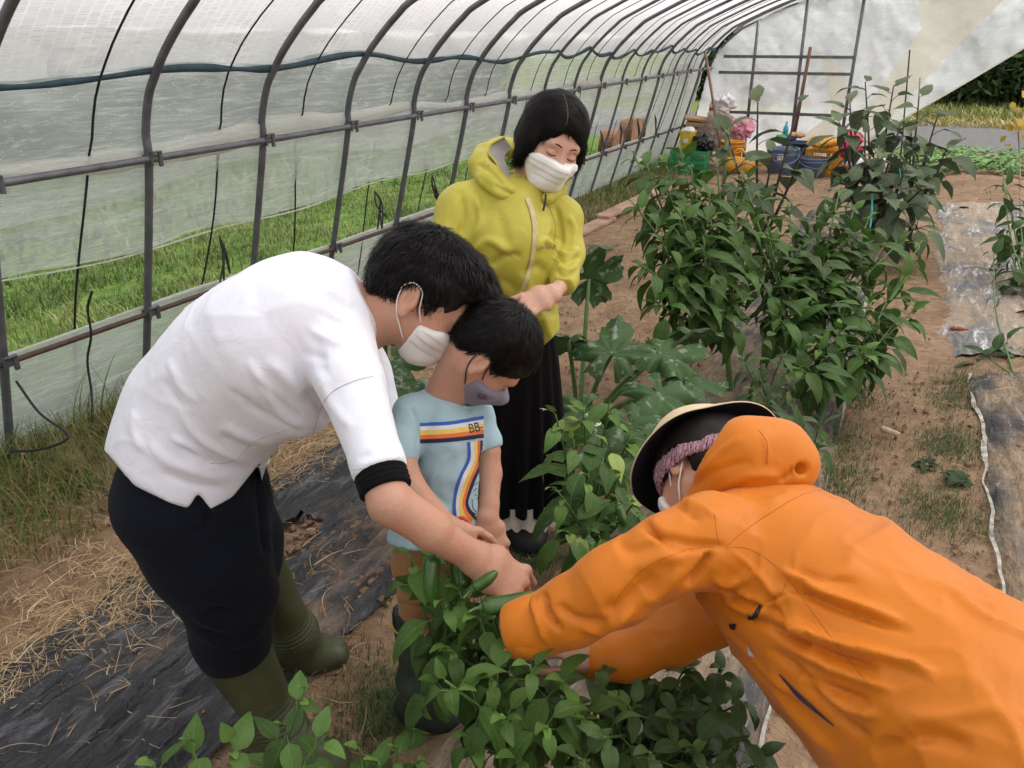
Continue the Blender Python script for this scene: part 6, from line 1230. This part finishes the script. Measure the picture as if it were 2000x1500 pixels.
# the big plants in the middle bed
A_ = TT([(1262, 320, 3.55), (1300, 360, 3.5), (1350, 330, 3.7), (1240, 400, 3.4), (1330, 420, 3.4), (1385, 380, 3.6), (1290, 470, 3.3), (1370, 480, 3.35), (1430, 440, 3.6), (1255, 520, 3.25), (1330, 540, 3.3), (1400, 540, 3.4), (1280, 590, 3.25), (1445, 350, 3.8), (1420, 610, 3.4), (1240, 305, 3.6), (1330, 295, 3.7), (1400, 315, 3.8), (1300, 320, 3.55), (1370, 430, 3.5)])
pepper_plant('tall dense pepper plant with hanging leaves and white flowers, left of the central clump', G(1430, 790), A_, size=.15, per=18, seed=21, low=9, fork=.42, flowers=9, young=.3, droop=1.1, fill=.6, aspect=.4)
B_ = TT([(1480, 380, 4.1), (1540, 400, 4.0), (1600, 420, 4.1), (1500, 460, 3.8), (1570, 480, 3.9), (1640, 470, 4.1), (1480, 540, 3.6), (1550, 560, 3.7), (1620, 560, 3.8), (1700, 480, 4.2), (1760, 470, 4.2), (1520, 620, 3.5), (1460, 430, 3.8), (1670, 400, 4.3), (1640, 370, 4.2), (1700, 420, 4.3), (1450, 340, 4.0), (1600, 500, 3.9)])
pepper_plant('tall pepper plant in the middle of the central clump', G(1560, 790), B_, size=.145, per=18, seed=23, low=9, fork=.42, flowers=6, young=.3, droop=1.0, fill=.6, fruits=[(W(1690, 525, 4.0), V3((0, -1, 0)), .06, .018), (W(1612, 400, 4.0), V3((0, -1, 0)), .05, .014)])
C_ = TT([(1700, 590, 3.6), (1640, 640, 3.4), (1770, 540, 3.8), (1790, 600, 3.7), (1690, 690, 3.3), (1600, 680, 3.3), (1740, 640, 3.5), (1560, 720, 3.2), (1650, 600, 3.7), (1800, 470, 4.0)])
pepper_plant('pepper plant with pale shoots leaning over the path, right of the central clump', G(1590, 850), C_, size=.14, per=16, seed=25, low=8, fork=.35, flowers=4, young=.7, droop=.9, fill=.6)
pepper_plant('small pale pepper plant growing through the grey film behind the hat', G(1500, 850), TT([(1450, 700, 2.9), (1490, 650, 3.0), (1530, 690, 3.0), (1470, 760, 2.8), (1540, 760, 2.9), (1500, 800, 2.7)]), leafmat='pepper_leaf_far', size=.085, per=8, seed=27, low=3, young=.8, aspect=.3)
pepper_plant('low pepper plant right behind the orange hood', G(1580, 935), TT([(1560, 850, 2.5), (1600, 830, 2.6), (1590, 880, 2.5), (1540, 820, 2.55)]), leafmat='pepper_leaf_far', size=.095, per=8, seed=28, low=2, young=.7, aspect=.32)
# right bed
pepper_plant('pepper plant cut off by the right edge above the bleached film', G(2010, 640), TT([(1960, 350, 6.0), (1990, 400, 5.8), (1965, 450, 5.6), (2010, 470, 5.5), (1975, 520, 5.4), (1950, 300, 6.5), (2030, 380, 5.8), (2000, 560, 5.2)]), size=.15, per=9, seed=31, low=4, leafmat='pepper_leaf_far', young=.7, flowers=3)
pepper_plant('dark leafed pepper plant with a thick stem at the right edge', G(1990, 770), TT([(1925, 690, 4.3), (1960, 670, 4.35), (1990, 680, 4.3), (1900, 700, 4.3), (1940, 480, 5.2)]), size=.12, per=7, seed=33, low=1)
pepper_plant('small wilted plant hugging the right edge film, lower right', G(1990, 895), TT([(1975, 880, 3.6), (1995, 885, 3.6), (2010, 870, 3.6)]), size=.09, per=5, seed=34, low=1)
# ------------------------------------------------------------------ eggplants behind
def egg(label, base, tips, seed, size=.2, per=5, stakes=()):
    T = pepper_plant(label, base, tips, 'eggplants behind the peppers', 'egg_leaf', size, per, seed, name='eggplant', stem='stem_dark', fork=.3, aspect=.55, low=1, droop=.8, young=.5, fill=.75, ts=.3); return T
egg('sparse eggplant with dark stems and a few upright leaves, left of the buckets', G(1480, 560), TT([(1480, 200, 5.4), (1560, 200, 5.4), (1420, 260, 5.3), (1510, 300, 5.3), (1570, 290, 5.4), (1440, 330, 5.2)]), 41, .24, 5)
egg('bushy eggplant with grey green leaves in front of the far end', G(1690, 520), TT([(1690, 160, 6.3), (1640, 240, 6.0), (1690, 260, 5.9), (1745, 170, 6.3), (1760, 240, 6.0), (1720, 300, 5.8), (1650, 360, 5.6), (1770, 330, 5.6), (1660, 200, 6.1), (1730, 380, 5.5), (1800, 370, 5.5), (1700, 330, 5.7)]), 42, .23, 11)
egg('eggplant leaning to the right with long leaves over the path', G(1770, 500), TT([(1795, 190, 6.5), (1830, 230, 6.4), (1780, 260, 6.3), (1810, 300, 6.2), (1850, 290, 6.2), (1790, 440, 5.8), (1740, 420, 5.8)]), 43, .24, 9)
def pole(name, label, a, b_, r_, mat, group=None):
    b = MB(); b.tube([a, (np.array(a) + b_) / 2, b_], r_, 8); o = b.build(name, mat); return tag(o, label, name.replace('_', ' '), group)
pole('plant_stake', 'thin dark stake with a grey tip beside the bushy eggplant', G(1745, 470), W(1777, 98, 7.2), .007, M['strap'], 'stakes among the eggplants')
pole('plant_stake', 'short pale stake to the right of the dark one', G(1775, 480), W(1797, 152, 7.0), .006, M['stick'], 'stakes among the eggplants')
for lb, pts in (('teal string tied along the eggplant stem above the grey film', [W(1685, 480, 5.4), W(1700, 440, 5.4), W(1704, 380, 5.5)]), ('teal string hanging by the large drooping eggplant leaf', [W(1750, 390, 6.0), W(1758, 350, 6.0), W(1756, 330, 6.0)])):
    b = MB(); b.tube(spline(pts, 4), .006, 6); tag(b.build('tie_string', M['tie']), lb, 'string', 'teal strings on the eggplants')
# ------------------------------------------------------------------ zucchini
def zuc_leaf(parent, c, nrm, fwd, R_, seed):
    r = np.random.RandomState(seed); n = unit(nrm); f = np.asarray(fwd, float); f = unit(f - n * (f @ n)); s_ = np.cross(n, f); nt_, nr = 120, 9; P, U = [], []
    ph = r.uniform(0, 6)
    for i in range(nt_ + 1):
        th = -np.pi * .93 + 2 * np.pi * .93 * i / nt_; lobe = 1 - .42 * np.clip(np.cos(th * 5 * .96 + np.pi) , 0, 1) ** 1.6 * (1 if abs(th) > .25 else .6); ser = 1 + .055 * (((i * 3.1) % 4) / 4 - .5) + .05 * r.normal() * .4; L1 = R_ * lobe * ser * (.82 + .18 * math.cos(th))
        for j in range(nr + 1):
            q = j / nr; rr = L1 * q; x = rr * math.sin(th); y = rr * math.cos(th); z = R_ * (.20 * q ** 1.5 * (1 if j else 0) - .42 * q ** 3 * abs(math.sin(th * .5)) ** .6 + .055 * q * math.sin(th * 10 + ph) * q) + .03 * R_ * math.cos(th * 5) * q
            P.append(c + s_ * x + f * y + n * z); U.append((.5 + .5 * math.sin(th * 5 * .48) * .9, q * .8))
    k = nr + 1; F = np.array([[i * k + j, i * k + j + 1, (i + 1) * k + j + 1, (i + 1) * k + j] for i in range(nt_) for j in range(nr)])
    return mesh_np('leaf', np.array(P), F, M['zuc_leaf'], parent, True, {'leaf': np.array(U), 'var': np.tile([r.uniform(.3, .8), .2], (len(P), 1))})
def zuc(label, base, leaves, seed):
    T = thing('zucchini_plant', label, 'zucchini plant', base, 'zucchini plants')
    for i, (px, py, d, R_, nr, fw) in enumerate(leaves):
        c = W(px, py, d); zuc_leaf(T, c, V3(nr), V3(fw), R_, seed + i); b = MB(); m_ = (base + c) / 2 + [0, 0, .05]; b.tube(spline([base, m_, c], 6), np.linspace(.012, .008, 13), 8); b.build('petiole', M['petiole'], T)
    return T
zuc('zucchini plant with silver mottled lobed leaves in front of the bare soil', G(1130, 860), [(1195, 690, 2.95, 0.181, (-.1, .75, -.6), (.2, .7, .6)), (1290, 690, 2.95, 0.172, (.1, .85, -.5), (1, .1, .1)), (1150, 545, 3.3, 0.163, (-.3, .6, .75), (.9, .35, .1)), (1285, 770, 2.75, 0.172, (.2, .6, -.75), (.5, -.8, -.2)), (1110, 665, 3.0, 0.129, (-.1, .9, .3), (-.9, .1, .3)),
    (1340, 740, 2.9, 0.146, (.3, .8, -.5), (.9, -.3, .1)), (1230, 830, 2.6, 0.155, (0, .6, -.8), (.3, -.9, 0)), (1140, 800, 2.55, 0.120, (-.2, .6, -.8), (-.6, -.6, 0)), (1350, 650, 3.1, 0.129, (.2, .95, .2), (1, .1, .2)), (1180, 900, 2.4, 0.129, (0, .7, -.7), (-.3, -.8, 0)), (1270, 870, 2.4, 0.120, (.2, .7, -.7), (.6, -.7, 0))], 60)
zuc('zucchini leaves showing between the two bent heads and the shirt', G(760, 860), [(765, 705, 2.5, 0.129, (-.1, .6, -.8), (.3, -.8, 0)), (745, 720, 2.6, 0.112, (-.4, .7, -.6), (-.7, -.4, .2)), (790, 760, 2.4, 0.103, (.3, .6, -.7), (.5, -.7, 0)), (752, 670, 2.7, 0.103, (0, .9, .2), (0, .5, .8))], 80)
# small rosette weeds on the soil
def rosette(label, p, n, size, seed, mat='weed_leaf'):
    r = np.random.RandomState(seed); a = np.linspace(0, 6.28, n, endpoint=False) + r.uniform(-.3, .3, n); D = np.stack([np.cos(a), np.sin(a), r.uniform(.2, .7, n)], 1); T = thing('weed', label, 'weed', p, 'small broad leaved weeds')
    leaf_mesh('leaves', [leaves_np(np.tile(p, (n, 1)) + [0, 0, .02], D, np.tile([0, 0, 1.], (n, 1)), r.uniform(.7, 1.2, n) * size, size * .6, .9, .3, seed)], M[mat], T); return T
for i, (px, py, n, sz, mt, lb) in enumerate([(1175, 492, 7, .16, 'egg_leaf', 'pale small leaves on the soil right of the yellow jacket'), (1805, 915, 7, .06, 'hedge_leaf', 'small dark weed rosette on the right path'), (1870, 945, 8, .07, 'hedge_leaf', 'second dark weed rosette nearer the film hem'), (1700, 450, 9, .17, 'egg_leaf', 'flat grey leaves on the soil below the eggplants'), (1640, 475, 8, .16, 'egg_leaf', 'withered leaves lying beside the central clump'), (1290, 735, 6, .07, 'hedge_leaf', 'tiny dark weed near the zucchini'), (635, 965, 7, .04, 'weed_leaf', 'tiny green weed growing through the black film'), (1385, 790, 6, .05, 'hedge_leaf', 'tiny weed at the edge of the grey film')]):
    rosette(lb, G(px, py), n, sz, 90 + i, mt)
r9 = np.random.RandomState(5); p9 = W(1985, 245, 6.6)
T = thing('vine', 'yellow and green vine leaves hanging at the right edge', 'vine', p9)
P = p9 + r9.normal(0, 1, (16, 3)) * [.05, .05, .09]; leaf_mesh('leaves', [leaves_np(P, r9.normal(0, 1, (16, 3)) + [0, 0, -.8], np.tile(-cF, (16, 1)), .07, .055, .7, .2, 5)], M['yellow_leaf'], T); b = MB(); b.tube(spline([W(2010, 200, 6.6), W(1990, 250, 6.6), W(1992, 320, 6.6), G(1995, 600)], 6), .006, 6); b.build('stem', M['stick'], T)
# ================================================================== things stored at the far end
def pl(name, c, rough=.45): return plain(name, c, rough, .15, 9, .05)
MP = dict(green=pl('green_plastic', (.025, .26, .10)), yellow=pl('yellow_plastic', (.62, .50, .05)), pale=pl('pale_yellow_plastic', (.62, .58, .25)), blue=pl('blue_grey_plastic', (.13, .19, .32)), dblue=pl('dark_blue_plastic', (.035, .055, .14)), orange=pl('amber_plastic', (.68, .33, .03)), black=pl('black_plastic_bag', (.01, .01, .012), .3), white=pl('white_plastic', (.70, .70, .70), .4), pink=pl('pink_plastic_bag', (.65, .28, .36), .4), magenta=pl('magenta_plastic', (.55, .03, .12), .4), card=plain('cardboard', (.45, .28, .16), .85), clearbag=film_mat('clear_bag', (.62, .52, .46), .6, .8, 6, drops=False), cyan=pl('cyan_plastic', (.05, .42, .60)))
def crate(name, label, c, dx, dy, dz, mat, cat='crate', group=None, ang=0.0):
    """open topped plastic harvest crate with slotted walls"""
    T = thing(name, label, cat, c, group); R3 = np.array([[math.cos(ang), math.sin(ang), 0], [-math.sin(ang), math.cos(ang), 0], [0, 0, 1]]); c = np.asarray(c, float)
    def bx(b, o, d): b.box(c + np.array(o) @ R3, d, R3)
    b = MB(); bx(b, (0, 0, .01), (dx - .03, dy - .03, .015)); b.build('floor', mat, T, False)
    for s_, (lx, ly), nm in ((1, (dx, 0), 'side'), (-1, (dx, 0), 'side'), (1, (0, dy), 'end'), (-1, (0, dy), 'end')):
        b = MB(); al = lx > 0; L1 = lx or ly; off = (0, s_ * (dy / 2 - .008)) if al else (s_ * (dx / 2 - .008), 0)
        def bar(u, z, lu, lz, th=.014):
            o = (u, off[1], z) if al else (off[0], u, z); d = (lu, th, lz) if al else (th, lu, lz); bx(b, o, d)
        for z, h_ in ((dz - .02, .04), (.025, .05), (dz * .52, .022)): bar(0, z, L1 - (.0 if al else .018), h_, .020)
        n_ = int(L1 / .024)
        for i in range(n_ + 1): bar(-L1 / 2 + .012 + (L1 - .024) * i / n_, dz / 2, .010, dz - .03, .012)
        for u in (-L1 / 2 + .02, 0, L1 / 2 - .02): bar(u, dz / 2, .035, dz - .02, .017)
        b.build(nm, mat, T, False)
    return T
def bucket(name, label, c, r0, r1, h, mat, group=None, handle=True, fill=None, cat='bucket'):
    c = np.asarray(c, float); T = thing(name, label, cat, c, group); b = MB(); b.lathe(c, [(r0, 0), (r0 * 1.0 + (r1 - r0) * .9, h * .93), (r1 + .006, h * .94), (r1 + .008, h), (r1 - .004, h), (r0 + (r1 - r0) * .9 - .004, h * .93), (r0 - .004, .006)], 40, cap=(True, True)); b.build('body', mat, T)
    b = MB(); b.lathe(c + [0, 0, h * .78], [(r0 + (r1 - r0) * .78, 0), (r0 + (r1 - r0) * .8 + .006, .003), (r0 + (r1 - r0) * .8 + .006, .012), (r0 + (r1 - r0) * .82, .015)], 40, cap=(False, False)); b.build('rib', mat, T)
    if handle:
        th = np.linspace(0, np.pi, 18); d = -_fh; b = MB(); b.tube([c + cR * (r1 + .012) * math.cos(t) + d * (r1 * .75 + .03) * math.sin(t) + [0, 0, h * .93 - h * .42 * math.sin(t)] for t in th], .007, 6); b.build('handle', mat, T)
    return T
base = lambda px, py: G(px, py)
c1 = G(1345, 338); CR = crate('crate', 'green slotted plastic crate by the left wall under a yellow tub', c1, .48, .34, .30, MP['green'], ang=.12)
zt = .31; cy = c1 + [-.06, .02, zt]; b = MB(); T = thing('tub', 'yellow square tub standing on the green crate', 'tub', cy)
b.lathe(cy, [(.085, 0), (.112, .20), (.122, .205), (.122, .225), (.108, .225), (.10, .19)], 4, ax=np.array([[.83, .56, 0], [-.56, .83, 0], [0, 0, 1]])); b.build('body', MP['yellow'], T, False)
S = SDF(); S.ell(cy + [0, 0, .215], (.09, .09, .045), None, .02); S.ell(cy + [.03, 0, .24], (.05, .05, .03), None, .02); v, q = S.mesh(.008, 1); mesh_np('contents', v + normals(v, q) * (.008 * noise(v[:, 0] * 40, v[:, 1] * 40, v[:, 2] * 40))[:, None], q, MP['clearbag'] if False else MP['white'], T)
b = MB(); b.box(cy + [0, -.082, .10], (.06, .004, .05)); b.build('label', MP['white'], T, False)
def bag(name, label, c, r3, mat, seed, amp=.25, fr=14, cat='bag', h=.012, group=None):
    c = np.asarray(c, float); S = SDF(); S.ell(c, r3, None, .02); v, q = S.mesh(h, 1); n = normals(v, q); m_ = min(r3)
    v = v + n * (amp * m_ * (np.abs(fbm(v[:, 0] * fr, v[:, 1] * fr, v[:, 2] * fr, seed, 3)) * 2 - .4))[:, None]; v[:, 2] = np.maximum(v[:, 2], .01); o = mesh_np(name, v, q, mat); return tag(o, label, cat, group)
bag('bag', 'crumpled black plastic bag on the green crate beside the yellow tub', c1 + [.17, .0, .40], (.13, .13, .10), MP['black'], 3, .5)
# cardboard, sacks and a broom handle behind the crate
b = MB(); cc = Yp(1366, 232, 11.5); T = thing('cardboard_box', 'flattened brown cardboard box lying on the heap behind the tub', 'box', cc)
b.box(cc, (.40, .34, .03), np.array([[.95, .2, -.1], [-.2, .97, .05], [.1, -.03, .99]])); b.build('panel', M['wood'] if False else MP['card'], T, False)
b = MB(); b.box(cc + [.03, -.05, -.06], (.36, .30, .05), np.array([[.97, .1, -.05], [-.1, .98, .05], [.05, -.03, .99]])); b.build('panel', MP['card'], T, False); b = MB(); b.box(cc + [.1, .05, -.28], (.5, .4, .36)); b.build('carton', MP['card'], T, False)
bag('sack', 'large translucent sack leaning in the far left corner', Yp(1402, 262, 11.4), (.22, .2, .30), MP['clearbag'], 5, .35, 9, 'sack')
bag('bag', 'crumpled white plastic bag high up in the corner heap', Yp(1413, 204, 11.6), (.14, .12, .12), MP['white'], 6, .5, 14)
bag('bag', 'pink plastic bag in front of the far film', Yp(1447, 253, 11.5), (.18, .14, .15), MP['pink'], 8, .5, 12)
bag('bag', 'dark red bag hidden behind the white one in the corner', Yp(1400, 214, 11.75), (.10, .10, .09), MP['magenta'], 9, .4)
pole('broom_handle', 'long pale wooden stick leaning in the far left corner of the tunnel', Yp(1408, 290, 10.9), Yp(1377, 100, 11.2), .018, M['stick'])
pole('pole', 'brown rusty pole leaning against the far frame', Yp(1551, 265, 12.0), Yp(1583, 92, 12.15), .024, M['rustpole'])
pole('garden_stake', 'green garden stake standing among the pepper tops', G(1407, 480), W(1420, 247, 6.3), .016, MP['green'] if False else M['stem'])
# yellow bucket, watering can shapes
bucket('bucket', 'yellow bucket half hidden behind the eggplant leaf', Yp(1427, 312, 11.0) * [1, 1, 0] + [0, 0, .12], .12, .15, .28, MP['orange'], 'buckets and tubs at the far end')
pl_ = G(1445, 342); b = MB(); T = thing('watering_can', 'orange yellow watering can lying on the soil left of the buckets', 'watering can', pl_); S = SDF(); S.cap(pl_ + [-.12, 0, .13], pl_ + [.08, 0, .12], .11, .10, .02); v, q = S.mesh(.01, 1); mesh_np('body', v, q, MP['orange'], T); b.tube(spline([pl_ + [.12, 0, .10], pl_ + [.25, -.02, .16], pl_ + [.34, -.03, .25]], 5), np.linspace(.03, .018, 11), 8); b.build('spout', MP['orange'], T)
b = MB(); b.tube(spline([pl_ + [-.15, -.03, .22], pl_ + [-.03, -.03, .33], pl_ + [.10, -.03, .22]], 6), .014, 8); b.build('handle', MP['orange'], T)
bk = bucket('bucket', 'large blue grey bucket marked 15 standing in front of the others', G(1523, 345), .155, .195, .36, MP['blue'], 'buckets and tubs at the far end')
m_ = bk.children[0].data; bb = BVHTree.FromPolygons([tuple(p.co) for p in m_.vertices], [tuple(p.vertices) for p in m_.polygons])
b = MB(); decal(b, bb, [(1518, 301), (1518, 313)], [(1530, 301), (1530, 313)], 6, 4, .002); lab = b.build('label', MP['white'], bk); text_on('15', lab, M['boot_black'], bb, (1520, 311), (1528, 311), 8, .006)
bucket('bucket', 'dark blue slotted basket stacked behind the grey bucket', G(1548, 330), .15, .19, .36, MP['dblue'], 'buckets and tubs at the far end', False)
for k, (px, py, col) in enumerate([(1540, 270, 'dblue'), (1556, 264, 'card'), (1532, 268, 'green')]): bag('cloth', ['dark blue cloth heaped on the basket', 'brown gloves heaped on the basket', 'green cloth heaped on the basket'][k], Yp(px, py, 11.2), (.11, .09, .035), MP[col], 20 + k, .4, 20, 'cloth', .008)
bucket('bucket', 'low blue grey bucket with tilted handle in front of the yellow crate', G(1583, 345), .15, .185, .24, MP['blue'], 'buckets and tubs at the far end')
crate('crate', 'amber yellow plastic crate to the right of the blue buckets', G(1618, 340), .58, .38, .32, MP['orange'], ang=-.1)
bag('bag', 'orange net bag heaped in the amber crate', Yp(1608, 278, 11.2), (.20, .14, .07), MP['orange'], 12, .4, 15)
bag('bag', 'magenta plastic bag next to the amber crate', Yp(1660, 283, 11.0), (.13, .12, .15), MP['magenta'], 11, .4, 10)
bag('sheet_roll', 'white rolled plastic sheet lying right of the magenta bag', Yp(1700, 320, 10.9) + [0, 0, 0], (.34, .10, .07), MP['white'], 14, .4, 8, 'plastic sheet')
cn = Yp(1535, 252, 11.9); b = MB(); T = thing('spray_bottle', 'small clear blue bottle standing on the heap before the far film', 'bottle', cn - [0, 0, .08]); b.lathe(cn - [0, 0, .08], [(.035, 0), (.036, .10), (.018, .13), (.016, .16)], 14); b.build('body', MP['cyan'], T); b = MB(); b.lathe(cn + [0, 0, .08], [(.018, 0), (.018, .025)], 12); b.build('cap', MP['white'], T)
cl = [MP[k] for k in ('card', 'white', 'orange')]
# white bucket behind the man
bucket('bucket', 'cream bucket partly hidden behind the white shirt', G(484, 985), .075, .10, .22, pl('cream_plastic', (.68, .66, .55)), None, False)
# log ends outside the far wall
mw = plain('orange_timber', (.19, .095, .045), .8, .35, 12, .3)
for i, (px_, py_, rr, lb) in enumerate([(1195, 290, .27, 'orange cut log round outside the film behind the woman'), (1232, 268, .30, 'second cut log round farther along the outside wall'), (1262, 255, .28, 'grey board leaning outside the far side film')]):
    b = MB(); rr_ = ray(px_, py_); c_ = cC + rr_ * (-3.9 / rr_[0]); b.tube([c_ - [.12, 0, 0], c_ + [.1, 0, 0]], rr, 28); o = b.build('log' if i < 2 else 'round_board', mw if i < 2 else plain('grey_timber', (.22, .15, .11), .85, .3, 12, .3), smooth=False); tag(o, lb, 'wood', 'wooden rounds outside the wall')
# bits on the path
def bit(label, px, py, ln, a, mat, seed): 
    c = G(px, py) + [0, 0, .03]; S = SDF(); d = np.array([math.cos(a), math.sin(a), 0]) * ln / 2; S.cap(c - d, c + d, .013, .010, .01); v, q = S.mesh(.005, 1); v = v + normals(v, q) * (.006 * noise(v[:, 0] * 60, v[:, 1] * 60, v[:, 2] * 60, seed))[:, None]; tag(mesh_np('wood_chip', v, q, mat), label, 'wood chip', 'bits lying on the soil')
bit('pale wood chip lying in the right path', 1738, 855, .07, -.3, plain('pale_chip', (.55, .42, .27), .8), 1); bit('reddish scrap beside the bleached film', 1872, 652, .08, .1, plain('red_scrap', (.30, .08, .04), .8), 2)
bit('lump of soil by the black film edge', 345, 1317, .02, 0, M['clod'], 3)
for i, (px, py) in enumerate([(1240, 1490), ]):
    a, b_ = G(1240, 1560), W(1240, 1420, 1.30); b = MB(); b.tube([a, b_], .007, 8); b.lathe(b_, [(.002, .014), (.011, .010), (.014, 0), (.010, -.01), (.002, -.012)], 14); tag(b.build('support_pole', pl('green_pole', (.30, .42, .34))), 'thin pale green support pole with round cap among the lower leaves', 'pole')
bpy.context.view_layer.update()
